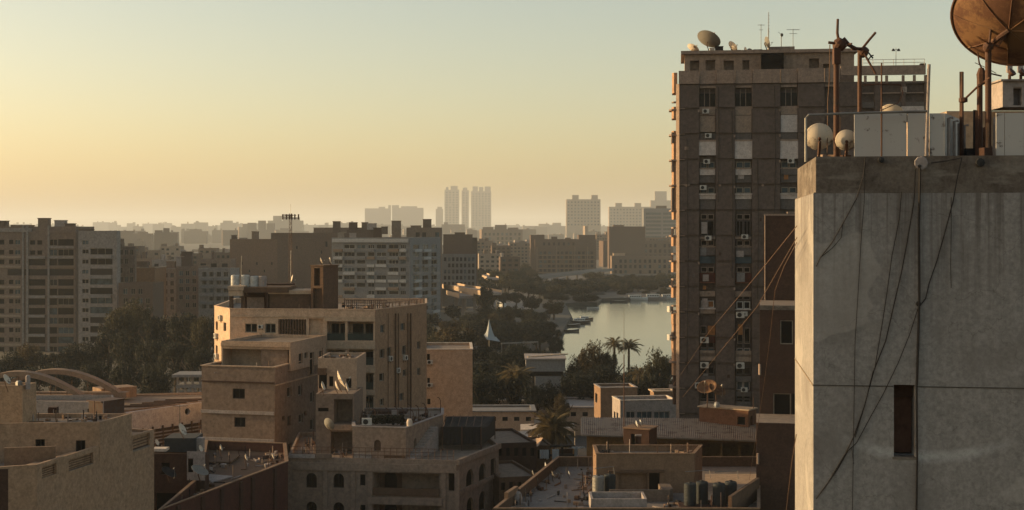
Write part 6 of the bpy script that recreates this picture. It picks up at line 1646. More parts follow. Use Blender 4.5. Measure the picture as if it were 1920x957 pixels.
rubble([G(600, 148.5), G(660, 148.5), G(660, 152), G(600, 152)], c3.z1 - .29, 25, 13)
rubble([(RP(1520, .5).x, RP(1520, .5).y), (RP(1860, .5).x, RP(1860, .5).y), (RP(1860, 3).x, RP(1860, 3).y), (RP(1520, 3).x, RP(1520, 3).y)], zT - .118, 40, 15, .25)

# ------------------------------------------------------------------ far city
rnF = random.Random(77)
def rows(B, e, px0, px1, y0, pitch, n, spec, hh=.62, dep=.5, pane_pool=None, style='pane', skip=.08):
    """spec: list of (pxa, pxb) columns"""
    for r in range(n):
        ya = y0 + pitch * r; yb = ya + pitch * hh
        for a, b in spec:
            if rnF.random() < skip: continue
            j = rnF.uniform(-.3, .3)
            B.open(e, a + j, b + j, ya, yb, dep=dep, style=style, pane=rnF.choice(pane_pool or [M_GLASS, M_GLASS, M_GLASSB, M_SHUT, M_INNER]))
def cols(a, b, n, fill=.6):
    w = (b - a) / n; return [(a + w * (k + (1 - fill) / 2), a + w * (k + (1 + fill) / 2)) for k in range(n)]
def roofbits(B, items, mats=(M_FARB, M_FAR, M_GREYW)):
    """small rooms and tanks on a roof given as (px0, px1, py)"""
    for i, (a, b, py) in enumerate(items):
        D = B.poly[0][1] + 3; m = MB(); q = boxL(None, a, b, D, 4, 3); z1 = ZZ(py, D)
        if z1 < B.z1 - .5: continue
        m.prism(q, B.z1 - .6, z1 - .2); m.prism(inset(q, -.2), z1 - .195, z1); m.build('rooftop_room', mats[i % len(mats)], B.root)
def bands(B, e, y0, pitch, n, px0, px1, mat, h=.9, proud=.9, seg=1, name='balcony', skip=0):
    for r in range(n):
        for s in range(seg):
            if rnF.random() < skip: continue
            w = (px1 - px0) / seg
            B.band(e, y0 + pitch * r, h, proud, mat if not isinstance(mat, list) else rnF.choice(mat), name, px0 + w * s + .7, px0 + w * (s + 1) - .7)
M_LB = plaster('left_block_wall', (.20, .16, .13), .6, .9, .9, fine=1.2); M_LB2 = plaster('left_block_pale', (.25, .245, .235), .6, .9, .9, fine=1.2)
# left big slab
a = Bld('apartment_building', 'large brown apartment slab at the far left with rows of deep loggias', 'building', boxR(-60, 141, None, 430, -4, 16), ZZ(425, 430), M_LB)
for r, y in enumerate((449, 468, 486, 505, 524, 542, 560, 578, 596, 614, 632, 650)):
    if r == 3: a.open(0, 14, 138, y, y + 12, dep=1.2, style='pane', pane=M_SHUT); continue
    a.open(0, -12, 8, y + 1, y + 10, dep=.8, style='pane', pane=M_INNER); a.open(0, 17, 25, y + 1, y + 9, dep=.8, style='pane', pane=M_INNER); a.open(0, 28, 38, y + 1, y + 10, dep=.8, style='two', pane=rnF.choice([M_INNER, M_GLASSB]))
    if r < 2: a.open(0, 56, 66, y + 2, y + 10, dep=.8, style='pane', pane=M_INNER); a.open(0, 70, 79, y + 2, y + 10, dep=.8, style='pane', pane=M_INNER)
    else: a.open(0, 54, 85, y, y + 12, dep=1.5, style='pane', pane=rnF.choice([M_INNER, M_INNER, M_SHUT, M_INNER]))
    a.open(0, 93, 107, y, y + 12, dep=1.5, style=rnF.choice(['pane', 'two']), pane=rnF.choice([M_INNER, M_SHUT, M_GLASSB])); a.open(0, 109, 138, y, y + 12, dep=1.5, style=rnF.choice(['pane', 'pane', 'three']), pane=rnF.choice([M_INNER, M_INNER, M_SHUT, M_GLASSB]))
    a.band(0, y + 12.5, .75, .45, rnF.choice([M_LB2, M_LB, M_FAR]), 'balcony', 93, 139)
    if r % 2: a.band(0, y + 12.5, .8, .9, M_LB2, 'balcony', 54, 86)
    if r % 3: a.band(0, y + 12.2, .7, .3, M_FARP, 'ledge', -20, 40)
for px in (42, 50, 90, 139):
    p, d, n = a.onwall(0, px, 500); m = MB(); m.obox((p.x, p.y - .5), (p.x + .6, p.y - .5), .49, 0, a.z1 + .3); m.build('pier', M_LB2 if px != 139 else M_LB, a.root)
a.finish(parapet=1.0)
roofbits(a, ((-10, 12, 414), (71, 91, 409), (102, 122, 413), (122, 138, 419), (20, 60, 422)))
a.band(0, 428, 1.2, .5, M_LB2, 'cornice', -50, 60)
b = Bld('apartment_building', 'greyer apartment block with a blue tint joined to the right of the far left slab', 'building', boxR(147, 219, 226, 424, -6, 14), ZZ(433, 424), M_LB2)
for r, y in enumerate((449, 466, 485, 504, 522, 540, 558, 576, 594, 612, 630)):
    if r: b.open(0, 169, 211, y, y + 12, dep=1.5, style=rnF.choice(['pane', 'pane', 'three']), pane=rnF.choice([M_INNER, M_INNER, M_SHUT, M_GLASSB]))
    b.open(0, 154, 166, y + 2, y + 10, dep=.6, style='two', pane=rnF.choice([M_INNER, M_GLASSB])); 
    if r % 2: b.band(0, y + 12.5, 1.0, .9, rnF.choice([M_BLUEG, M_LB2]), 'balcony', 170, 210)
b.finish(parapet=.8); roofbits(b, ((148, 172, 430), (176, 200, 436)))
a.band(0, 431, 1.0, .4, M_LB, 'cornice', 92, 140)
c = Bld('apartment_building', 'stepped brown building descending from the grey tinted block, third step lowest', 'building', boxR(219, 253, 256, 440, -6, 14), ZZ(463, 440), M_LB)
rows(c, 0, 219, 253, 468, 17, 9, cols(222, 251, 3), style='two'); c.finish(parapet=.8)
c = Bld('apartment_building', 'narrow top step between the grey tinted block and the stepped brown building', 'building', boxR(205, 230, 233, 446, -6, 12), ZZ(448, 446), M_LB); rows(c, 0, 205, 230, 455, 17, 8, cols(219, 229, 1), style='two'); c.finish(parapet=.8)
c = Bld('house', 'flat roofed brown house with a small frame on top right of the stepped building', 'building', boxR(254, 290, None, 452, -4, 12), ZZ(503, 452), plaster('warm_far_wall', (.24, .15, .09), .4, .5, .4)); c.finish(parapet=.6, cap=(.15, .2, M_FARP)); roofbits(c, ((255, 276, 490),))
c = Bld('house', 'dark low block between stepped building and the trees, top edge catching light', 'building', boxR(222, 287, None, 415, -4, 10), ZZ(531, 415), M_FARB); rows(c, 0, 222, 287, 541, 18, 4, cols(228, 284, 4), style='two'); c.finish(parapet=.5)
c = Bld('apartment_building', 'mid grey houses with scattered bright windows above the dark trees, left', 'building', boxR(290, 330, None, 470, -3, 12), ZZ(505, 470), M_LB2); rows(c, 0, 290, 330, 512, 15, 5, cols(293, 328, 3), style='two'); c.finish(parapet=.6)
c = Bld('apartment_building', 'brown house with a stair tower crown, above the dark trees left of the cream block', 'building', boxR(330, 372, None, 465, -3, 12), ZZ(500, 465), M_LB); rows(c, 0, 330, 372, 508, 15, 5, cols(333, 370, 3), style='two'); c.finish(parapet=.6); roofbits(c, ((340, 360, 472), (312, 328, 490), (330, 345, 481)))
c = Bld('apartment_building', 'pale balconied house directly left of the white roof tanks', 'building', boxR(372, 432, None, 460, -3, 12), ZZ(504, 460), M_LB2); rows(c, 0, 372, 432, 510, 15, 5, cols(376, 430, 4), style='three'); bands(c, 0, 521, 15, 4, 374, 430, [M_BLUEG, M_LB2], seg=2); c.finish(parapet=.6)

# the tall brown blank wall and its neighbours
e = Bld('apartment_building', 'wide windowless brown building behind the roof mast', 'building', [G(431, 625), G(520, 620), G(622, 618), G(640, 640), G(432, 640)], ZZ(449, 620), M_FARB)
for r in ((610, 614, 453, 463), (601, 604, 470, 476), (555, 558, 462, 467)): e.open(1, *r, dep=.4, style='pane')
for k in range(5): e.open(0, 452 + 14 * k, 455 + 14 * k, 492 + (k % 2) * 14, 497 + (k % 2) * 14, dep=.4, style='pane')
e.finish(parapet=.6); roofbits(e, ((434, 443, 441), (472, 484, 434), (448, 462, 446)))
f = Bld('apartment_building', 'taller plain section of the windowless brown wall, set back', 'building', boxR(508, 700, None, 632, -2, 12), ZZ(437, 632), M_FARB); f.finish(parapet=.6)
roofbits(f, ((624, 638, 415), (654, 670, 417), (588, 700, 427), (678, 690, 417), (688, 706, 419), (715, 727, 425), (734, 752, 414), (636, 652, 436)), (M_FARB, M_DARKB, M_FAR, M_FARB, M_GREYW, M_FARB, M_FAR, M_FARP))
M_M5 = plaster('blue_grey_block', (.17, .19, .205), .6, .8, .7); M_M5P = plaster('pale_balcony_grey', (.36, .40, .42), .5, .7, .5)
g = Bld('apartment_building', 'blue grey balconied apartment block behind the stair tower of the cream block', 'building', boxR(622, 768, 826, 540, -13, 20), ZZ(446, 540), M_M5)
for r in range(10):
    y = 459 + 14.4 * r
    x = 627.0
    for w, gp_ in ((15, 3), (20, 4), (16, 5), (12, 4), (18, 5), (18, 4), (10, 3)):
        if x + w > 767: break
        if rnF.random() > .12: g.open(0, x, x + w, y, y + 7.5, dep=.9, style=rnF.choice(['two', 'three', 'single']), pane=rnF.choice([M_INNER, M_SHUT, M_GLASSB, M_GLASS]), frame=rnF.choice([M_FRAMEW, M_SHUTP, M_FRAME]))
        if rnF.random() > .35: g.band(0, y + 8.2, 1.05, .8, rnF.choice([M_M5P, M_M5P, M_M5, M_FAR]), 'balcony', x - 1, x + w + 1)
        x += w + gp_
    for (xa, xb) in ((775, 786), (792, 803), (809, 819)):
        g.open(1, xa, xb, y, y + 8, dep=1.0, style='two', pane=rnF.choice([M_INNER, M_GLASS, M_GLASSB]))
        if rnF.random() > .3: g.band(1, y + 9.0, 1.0, 1.1, rnF.choice([M_M5P, M_M5, M_BLUEG]), 'balcony', xa - 1, xb + 1)
g.finish(parapet=.7)
g.band(0, 448, 1.4, .9, M_M5P, 'roof_fascia', 624, 766)
roofbits(g, ((633, 645, 437), (655, 668, 437), (650, 700, 431), (700, 716, 427), (735, 752, 430)), (M_FARP, M_GREYW, M_FARB, M_DARKB, M_FAR))
h = Bld('apartment_building', 'brown block with a pointed roof hut right behind the blue grey balconied block', 'building', boxL(None, 762, 828, 650, 2, 16), ZZ(427, 650), M_FAR); rows(h, 0, 762, 828, 436, 14, 11, cols(765, 826, 5), skip=.2); h.finish(parapet=.6); roofbits(h, ((793, 809, 411), (770, 790, 423)))
h = Bld('apartment_building', 'dark brown blank box building with a lower grey part, left of the hazy flyover', 'building', boxL(None, 831, 886, 700, 2, 14), ZZ(441, 700), M_FARB); rows(h, 0, 831, 886, 478, 11.5, 6, cols(833, 884, 6), skip=.1); h.finish(parapet=.6, cap=(.2, .3, M_FARB)); roofbits(h, ((853, 872, 436),))
h = Bld('apartment_building', 'narrow shoulder block attached right of the dark brown box building', 'building', boxL(None, 886, 895, 705, 2, 10), ZZ(446, 705), M_FARB); h.finish(parapet=.4)
h = Bld('apartment_building', 'low pale windowed block beneath the dark brown box building', 'building', boxL(None, 828, 893, 680, 2, 9), ZZ(477, 680), M_M5); rows(h, 0, 828, 893, 483, 11.5, 5, cols(831, 891, 8)); h.finish(parapet=.4)
# centre palace like block
k_ = Bld('apartment_building', 'wide brown block with twin raised ends and a lattice of balconies, centre distance', 'building', boxL(None, 1003, 1118, 1150, 3, 24), ZZ(449, 1150), M_FARB)
for r in range(6): rows(k_, 0, 1003, 1118, 472 + r * 8.2, 8.2, 1, cols(1010, 1114, 13, .62), skip=.04)
rows(k_, 0, 1010, 1114, 455, 9, 1, cols(1016, 1080, 7, .4)); k_.finish(parapet=.5)
for px0, px1, py in ((995, 1021, 441), (1085, 1117, 441), (1006, 1020, 441 - .5)): m = MB(); q = boxL(None, px0, px1, 1154, 3, 12); m.prism(q, 0 if px0 == 995 else k_.z1 - .4, ZZ(py, 1154)); m.build('raised_end', M_FARB, k_.root)
for r in range(6): k_.band(0, 478.5 + r * 8.2, .5, .8, M_FAR, 'balcony', 1008, 1115)
for px in (1006, 1043, 1077, 1101): m = MB(); p, d, n = k_.onwall(0, px, 480); m.box(p.x, p.x + .8, p.y - 1.1, p.y - .02, 0, ZZ(463, 1150)); m.build('pier', M_FAR, k_.root)
roofbits(k_, ((1034, 1045, 444), (1060, 1070, 446)))
k2 = Bld('apartment_building', 'brown stepped block with a sunlit left edge right of the centre block', 'building', boxL(1123, 1131, 1262, 1400, 9, 20), ZZ(452, 1400), M_FARB)
rows(k2, 0, 1131, 1262, 458, 10, 6, cols(1180, 1260, 9, .5), skip=.05); k2.finish(parapet=.5)
k3 = Bld('apartment_building', 'darker brown upper block peeking over the stepped one, right distance', 'building', boxL(1139, 1142, 1210, 1330, 4, 18), ZZ(425, 1330), M_FARB); k3.finish(parapet=.5); roofbits(k3, ((1140, 1175, 433), (1150, 1170, 422)))
k4 = Bld('house', 'low long block with a sunlit roof edge, in front of the stepped brown one', 'building', boxL(1144, 1147, 1262, 1180, 4, 14), ZZ(480, 1180), M_FAR); rows(k4, 0, 1147, 1262, 487, 10, 3, cols(1150, 1260, 12, .5)); k4.finish(parapet=.4, roofmat=M_CREAM); roofbits(k4, ((1150, 1172, 475),), (M_CREAM,))
k5 = Bld('tower_block', 'blue grey striped tower block just left of the big brown tower', 'tower', boxL(1204, 1207, 1275, 2000, 4, 22), ZZ(391, 2000), M_M5)
for r in range(8): k5.open(0, 1211, 1240, 399 + 7.3 * r, 403 + 7.3 * r, dep=.8, style='pane', pane=M_GLASSB); k5.open(0, 1243, 1270, 399 + 7.3 * r, 403 + 7.3 * r, dep=.8, style='pane', pane=M_GLASSB)
k5.finish(parapet=.5, joined=True); roofbits(k5, ((1230, 1250, 386),))
k6 = Bld('apartment_building', 'hazy ragged roofed block right of the dark brown box building', 'building', boxL(899, 903, 980, 2300, 5, 34), ZZ(430.5, 2300), M_FAR)
rows(k6, 0, 903, 980, 437, 8, 9, cols(906, 978, 9, .5), skip=.1); k6.finish(parapet=.5, joined=True); roofbits(k6, ((905, 925, 426), (928, 950, 422), (952, 972, 427)), (M_FAR,))

# hazy towers on the skyline (far beyond the river)
def fartower(px0, px1, py, D, label, fins=(), cat='tower', th_=3, group=None, mat=M_FARP, rowsn=0, name='tower_block', px00=None):
    b = Bld(name, label, cat, boxL(px00, px0, px1, D, th_, 22 if D > 2500 else 16), ZZ(py, D), mat, group=group)
    if rowsn:
        n = max(2, int((px1 - px0) / 6)); pt_ = (428 - py - 6) / rowsn
        rows(b, 0, px0, px1, py + 4, pt_, rowsn, cols(px0 + 1, px1 - 1, n, .5), hh=.5, skip=.03)
    b.finish(parapet=.8, joined=True)
    for f0, f1, fy in fins:
        m = MB(); q = boxL(None, f0, f1, D + 5, th_, 10); m.prism(q, b.z1 - .7, ZZ(fy, D + 5)); m.build('roof_block', mat, b.root)
    return b
fartower(833.5, 861, 356, 7600, 'left tower of the pale four tower cluster, stepped top', ((836, 841, 351), (845, 858, 349)), px00=832, rowsn=14)
fartower(865.5, 879, 357, 7800, 'slimmest tower, second in the pale four tower cluster', ((868, 876, 352),), rowsn=14)
fartower(883.5, 921, 359, 7600, 'widest tower at the right of the pale four tower cluster, with three crown fins', ((886, 896, 350), (898.5, 906, 351), (909, 920, 350)), rowsn=14)
fartower(817, 831, 392, 8000, 'short hazy tower left against the pale four tower cluster', ((820, 829, 388),))
fartower(684, 733, 391, 8200, 'left half of the long hazy slab above the brown roofs', ((710, 722, 388), (728, 733, 385)), 'building')
fartower(735, 794, 390, 8000, 'right half of the long hazy slab above the brown roofs, slightly domed top', ((735, 748, 385), (752, 782, 387)), 'building')
fartower(1062, 1126, 374, 4300, 'square grey tower with two horns on its roof, centre right skyline', ((1073, 1085, 366), (1109, 1121, 366)), rowsn=8)
fartower(1142, 1228, 388, 4900, 'long lower grey block with two horns, right of the square horned tower', ((1154, 1166, 381), (1190, 1202, 381)), rowsn=6)
fartower(1220, 1262, 376, 5600, 'pale stepped tower peeking beside the big brown tower', ((1228, 1250, 359),))
fartower(222, 284, 438, 2300, 'hazy brown block with a lit edge, first right of the far left slabs', ((225, 250, 433), (258, 275, 435)), 'building', mat=M_FAR, name='apartment_building')
fartower(289, 333, 437, 2200, 'darker hazy block with a bright left edge and pointed huts on top', ((290, 305, 432), (306, 318, 428)), 'building', mat=M_FARB, th_=14, px00=283, name='apartment_building')
fartower(345, 388, 434, 3600, 'small hazy cube block with a rounded top, left skyline', ((355, 378, 430),), 'building', mat=M_FAR, name='apartment_building')
fartower(360, 440, 468, 2300, 'low wide hazy block behind the crowned stair tower, left', (), 'building', mat=M_FAR, name='apartment_building')
fartower(448, 470, 426, 3900, 'hazy block with a sunlit spot left above the windowless wall', ((455, 465, 420),), 'building', mat=M_FAR, th_=15, px00=446, name='apartment_building')
fartower(462, 545, 431, 3600, 'ragged hazy roofs rising over the windowless brown wall', ((464, 480, 418), (484, 498, 414), (500, 515, 419), (525, 540, 428)), 'building', mat=M_FAR, name='apartment_building')
fartower(502, 568, 414, 4900, 'pale rounded mass of blocks behind the roof mast', ((512, 528, 405), (530, 548, 402), (548, 562, 408)), 'building', mat=M_FARP, name='apartment_building')
fartower(413, 442, 418, 6500, 'pale hazy block left of the windowless brown wall', ((418, 436, 414),), 'building', name='apartment_building')
fartower(828, 872, 421, 4200, 'hazy flat block under the four tower cluster, left part', ((832, 840, 417),), 'building', mat=M_FAR, name='apartment_building')
fartower(980, 1062, 424, 6200, 'hazy long roofs between the four tower cluster and the horned tower', ((985, 1000, 427), (1010, 1030, 420), (1036, 1052, 418)), 'building', name='apartment_building')
for px, py0, l in ((1093, 424, 'sunlit slender block end under the square horned tower'), (1117, 436, 'second sunlit block end, right of the centre block')):
    m = MB(); q = boxL(px, px + 4, px + 10, 2400, 15, 10); m.prism(q, 0, ZZ(py0, 2400)); m.build('block_end', M_FARP, None, label=l, cat='building')
# anonymous skyline
def sky(px0, px1, py, D, th_): 
    m = MB(); q = boxL(px0 - 1.2, px0, px1, D, th_, 18); z = ZZ(py, D); m.prism(q, 0, z)
    for _ in range(rnF.randrange(1, 4)):
        a = rnF.uniform(px0, px1 - 3); qq = boxL(None, a, a + rnF.uniform(2, 5), D + 4, th_, 6); m.prism(qq, z + .01, z + rnF.uniform(1, 4) * D / 2600)
    me_ = m.build('apartment_building', rnF.choice([M_FAR, M_FARP, M_FARB, M_FARP]), None, label='hazy nameless apartment block merging into the distant skyline', cat='building', group='hazy blocks on the skyline')
x = -10.0
while x < 1262:
    w = rnF.uniform(14, 34); 
    sky(x, x + w, rnF.uniform(417, 426) + (4 if x > 640 else 0), rnF.uniform(6000, 10500), rnF.choice([0, 5, 15])); x += w * rnF.uniform(.7, 1.0)
x = 205.0
while x < 1262:
    w = rnF.uniform(16, 40)
    sky(x, x + w, rnF.uniform(430, 442), rnF.uniform(3000, 4600), rnF.choice([0, 8, 18])); x += w * rnF.uniform(.8, 1.2)
x = 225.0
while x < 1262:
    w = rnF.uniform(16, 36); D = rnF.uniform(1700, 2700)
    if not (985 < x < 1125): sky(x, x + w, rnF.uniform(450, 474), D, rnF.choice([0, 8, 18]))
    x += w * rnF.uniform(.9, 1.3)
def midblock(px0, px1, py, D, mat, label, th_=4, px00=None):
    b = Bld('apartment_building', label, 'building', boxL(px00, px0, px1, D, th_, 16), ZZ(py, D), mat)
    pt_ = 3.1 * FPX / D; n = int(3.0 * (b.z1) / 9.3) - 1
    rows(b, 0, px0, px1, py + pt_ * .5, pt_, max(1, min(n, 6)), cols(px0 + 1, px1 - 1, max(3, int((px1 - px0) / (3.4 * FPX / D))), .55), hh=.5, dep=.5, skip=.12)
    b.finish(parapet=.7, joined=True)
    for _ in range(rnF.randrange(1, 4)):
        a_ = rnF.uniform(px0, px1 - 8); q = boxL(None, a_, a_ + rnF.uniform(4, 9), D + 4, th_, 4); m = MB(); m.prism(q, b.z1 - .6, b.z1 + rnF.uniform(1.2, 3)); m.build('rooftop_room', rnF.choice([M_FAR, M_FARB, M_GREYW]), b.root)
for args in ((222, 262, 462, 820, M_FARB, 'brown hazy block just right of the stepped building, at its shoulder'), (262, 300, 470, 900, M_FAR, 'tan hazy block second right of the stepped building'), (300, 338, 462, 1000, M_FARP, 'pale hazy block left of the crowned stair tower'), (338, 372, 476, 860, M_FARB, 'brown hazy block right behind the crowned stair tower'), (372, 405, 466, 950, M_FAR, 'tan hazy block right of the crowned stair tower'), (404, 433, 474, 780, M_FARB, 'brown hazy block against the left end of the windowless building', 12, 401),
             (240, 285, 485, 620, M_FAR, 'tan block filling the gap behind the small framed house'), (285, 330, 488, 600, M_LB2, 'grey block behind the scattered bright windows'), (370, 432, 487, 560, M_LB, 'brown block behind the pale balconied house'),
             (893, 925, 452, 1250, M_FAR, 'hazy tan block right of the dark brown box building'), (922, 958, 461, 1150, M_FARB, 'hazy brown block low behind the far pale road'), (955, 998, 455, 1300, M_FAR, 'hazy tan block tight left of the centre block', 14, 953), (898, 940, 476, 960, M_FARP, 'pale low block above the bright cars'), (938, 975, 482, 900, M_FARB, 'low brown block above the bright cars, right one'),
             (1118, 1150, 440, 1700, M_FAR, 'hazy block in the gap right of the centre block', 14, 1116), (1168, 1262, 446, 1600, M_FARB, 'hazy long brown block behind the stepped one')):
    midblock(*args)
# telecom mast
D = 300; b0 = Vector((*G(545, D), 0)); tz1 = ZZ(400, D)
t = empty('telecom_mast', b0, 'tall thin lattice mast with a crossed antenna platform over the cream block', 'mast')
m = MB()
for s in ((-.6, -.35), (.6, -.35), (0, .7)): m.tube([(b0.x + s[0], b0.y + s[1], 0), (b0.x + s[0] * .45, b0.y + s[1] * .45, tz1)], .045, 4)
m.build('mast_leg', M_RUST, t)
m = MB(); K = 30
for k in range(K):
    z0, z1 = tz1 * k / K, tz1 * (k + 1) / K; f0 = 1 - .55 * k / K
    S = [(b0.x + s[0] * f0, b0.y + s[1] * f0) for s in ((-.6, -.35), (.6, -.35), (0, .7))]
    for i in range(3): j = (i + 1) % 3; m.tube([(*S[i], z0), (*S[j], z1)], .03, 3, cap=False)
m.build('lattice_bracing', M_RUST, t)
for zz_, w_ in ((ZZ(409, D), 1.7), (ZZ(404, D), 1.2)):
    m = MB(); m.tube([(b0.x - w_, b0.y, zz_), (b0.x + w_, b0.y, zz_)], .07, 4); m.tube([(b0.x, b0.y - w_, zz_), (b0.x, b0.y + w_, zz_)], .07, 4); m.build('platform_arm', M_RUST, t)
for dx, dy in ((-1.7, 0), (-.9, 0), (.9, 0), (1.7, 0), (0, -1.6), (0, 1.6)):
    m = MB(); m.box(b0.x + dx - .14, b0.x + dx + .14, b0.y + dy - .1, b0.y + dy + .1, ZZ(412, D), ZZ(402, D)); m.build('panel_antenna', M_RUST, t)
m = MB(); m.tube([(b0.x, b0.y, tz1), (b0.x, b0.y, ZZ(383, D))], .03, 4); m.build('spike', M_STEEL, t)

# ------------------------------------------------------------------ roads, flyover and river edge
sheet('road', [gp(870, 585), gp(1000, 585), gp(1010, 548), gp(960, 548), gp(905, 560)], .02, plaster('pale_road', (.17, .18, .18), .3, .4, 0)); sheet('road', [gp(915, 543), gp(1010, 543), gp(1130, 515), gp(985, 515)], .03, MC['pale_road'])
sheet('river_bank', [gp(1046, 700), gp(1020, 690), gp(1036, 575), gp(1056, 566), gp(1070, 600), gp(1048, 640), gp(1046, 690)], 1.4, M_GROUND, thick=1.35)
sheet('island_bank', [gp(1055, 574), gp(1120, 572), gp(1130, 564), gp(1062, 562)], 1.3, M_GROUND, thick=1.2)
sheet('far_bank', [gp(1118, 566), gp(1250, 561), gp(1400, 558), gp(1400, 526), gp(1120, 530)], 1.6, M_GROUND, thick=1.5)
def flyover(A, B, z, w, label, n, mat=M_CREAM):
    A = Vector(A); B = Vector(B); t = empty('flyover', (A.x, A.y, 0), label, 'bridge')
    d = (B - A).normalized(); nn = Vector((-d.y, d.x))
    m = MB(); m.obox(A, B, w, z - 1.2, z); m.build('deck', M_GREYW, t)
    for off in (-.3, w + .01): m = MB(); m.obox(A, B, .28, z - .9, z + 1.0, off); m.build('parapet', mat, t)
    for k in range(n):
        q = A.lerp(B, (k + .5) / n) + nn * (w / 2); m = MB(); m.box(q.x - .7, q.x + .7, q.y - .7, q.y + .7, 0, z - 1.203); m.build('column', M_GREYW, t)
flyover(G(812, 690), G(902, 598), 10.6, 9, 'sunlit concrete flyover crossing behind the trees left of the river', 5)
flyover(G(838, 640), G(862, 607), 8.8, 6, 'short lower sunlit ramp under the flyover', 2)
flyover(G(893, 930), G(914, 860), 7.6, 7, 'small sunlit ramp curving off beyond the flyover', 2)
flyover(G(985, 900), G(1150, 1120), 5.5, 10, 'long low pale bridge behind the island trees', 9, M_BLUEG)
for i, (px, py, l) in enumerate(((927, 537, 'bright car at the left end of the far pale road'), (943, 526, 'bright car further up the far pale road'), (950, 530, 'pale car just right of the bright one on the far road'), (932, 523, 'tiny pale car near the ramp beyond the flyover'), (946, 577, 'pale van on the nearer pale road by the island trees'), (975, 545, 'pale car on the road beside the island trees'))):
    p = gp(px, py); car(p[0], p[1], .5 + .4 * i, M_CARW, l, CARM if 'van' not in l else VANM, 'van' if 'van' in l else 'car', 'cars on the far roads')
# tented canopy
p0 = W(917, 598, 345); t = empty('tent_canopy', (p0.x, p0.y, 0), 'white pointed fabric canopy rising to a mast among the dark trees', 'canopy')
m = MB(); m.tube([(p0.x, p0.y, 0), p0], .12, 6, .05); m.build('mast', M_WHITE, t)
M_TENT = flat('tent_fabric', (.30, .32, .32), .7, var=.08)
for (e0, e1, nm) in (((907, 628, 343), (913, 637, 338), 'lit_panel'), ((913, 637, 338), (938, 641, 342), 'panel'), ((938, 641, 342), (930, 632, 352), 'panel'), ((930, 632, 352), (907, 628, 343), 'panel')):
    a, b2 = W(*e0), W(*e1); m = MB(); K = 8
    for k in range(K):
        s0, s1 = k / K, (k + 1) / K
        def cv(q, s): r = p0.lerp(q, s); r.z = p0.z + (q.z - p0.z) * (1 - (1 - s) ** 2.2); return r
        m.face([cv(a, s0), cv(a, s1), cv(b2, s1), cv(b2, s0)])
    m.build('fabric_panel', M_TENT, t)
m = MB(); q = gp(950, 660, 2); m.obox(G(938, 345), G(1010, 350), .3, 3.5, 8.8 + .3 - .0) if False else m.obox(G(940, 345), G(1008, 350), .25, ZZ(644.5, 347), ZZ(642, 347)); 
for k in range(6): q = Vector(G(940, 345)).lerp(Vector(G(1008, 350)), k / 5); m.box(q.x, q.x + .2, q.y + .26, q.y + .45, 0, ZZ(642, 347))
m.build('garden_fence', M_BLUEG, None, label='long pale rail running right from the pointed canopy', cat='fence')
# boats
def boat(x, y, L_, rz, label, cabin=True, mat=M_GREYW, group='boats on the river', s=1.0):
    t = empty('boat', (x, y, .1), label, 'boat', group); t.rotation_euler = (0, 0, rz)
    m = MB(); W_ = L_ * .24; H_ = L_ * .09; K = 8; sec = []
    for k in range(K + 1):
        u = k / K; w = W_ / 2 * (1 - abs(2 * u - 1) ** 2.6) + .03; h = H_ * (1 + .5 * (2 * u - 1) ** 2)
        sec.append([(u * L_ - L_ / 2, -w, h), (u * L_ - L_ / 2, -w * .6, 0), (u * L_ - L_ / 2, w * .6, 0), (u * L_ - L_ / 2, w, h)])
    for s_ in sec: m.v += s_
    for k in range(K):
        for j in range(3): m.f.append((k * 4 + j, k * 4 + 4 + j, k * 4 + 5 + j, k * 4 + 1 + j)); m.m.append(0)
        m.f.append((k * 4 + 3, k * 4 + 7, k * 4 + 4, k * 4)); m.m.append(0)
    o = bpy.data.objects.new('hull', m.mesh('hull')); o.data.materials.append(mat); link(o, t)
    if cabin:
        m = MB(); m.box(-L_ * .28, L_ * .2, -W_ * .32, W_ * .32, H_ * 1.02, H_ * 1.02 + L_ * .10); m.box(-L_ * .3, L_ * .22, -W_ * .36, W_ * .36, H_ * 1.03 + L_ * .10, H_ * 1.03 + L_ * .115)
        o = bpy.data.objects.new('cabin', m.mesh('cabin')); o.data.materials.append(M_CARW); link(o, t)
        m = MB()
        for k in range(5): x0 = -L_ * .25 + k * L_ * .09; m.box(x0, x0 + L_ * .06, -W_ * .325, -W_ * .322, H_ * 1.02 + L_ * .04, H_ * 1.02 + L_ * .08)
        o = bpy.data.objects.new('cabin_windows', m.mesh('cabin_windows')); o.data.materials.append(M_GLASS); link(o, t)
for px, py, L_, rz, l, cab, mt in ((1088, 606, 9, .3, 'dark moored boat with a small cabin at the left river bank', True, M_CARD), (1072, 612, 8, .5, 'second dark boat moored left of the cabin boat', False, M_CARD), (1097, 600, 7, .2, 'small boat furthest up the left bank', True, M_BROWN), (1070, 622, 7, .4, 'little open boat nearest the palms on the left bank', False, M_CARD),
        (1192, 563, 13, .05, 'long white houseboat moored at the far bank', True, M_CARW), (1226, 562, 14, .0, 'second white houseboat right of the long one', True, M_GREYW), (1253, 561, 12, .1, 'pale houseboat half behind the brown tower', True, M_CARW), (1160, 567, 9, .0, 'low dark barge left of the white houseboats', False, M_CARD), (1112, 579, 6, .1, 'narrow pale boat below the island bank', False, M_CARW)):
    p = gp(px, py, .1); boat(p[0], p[1], L_, rz, l, cab, mt)

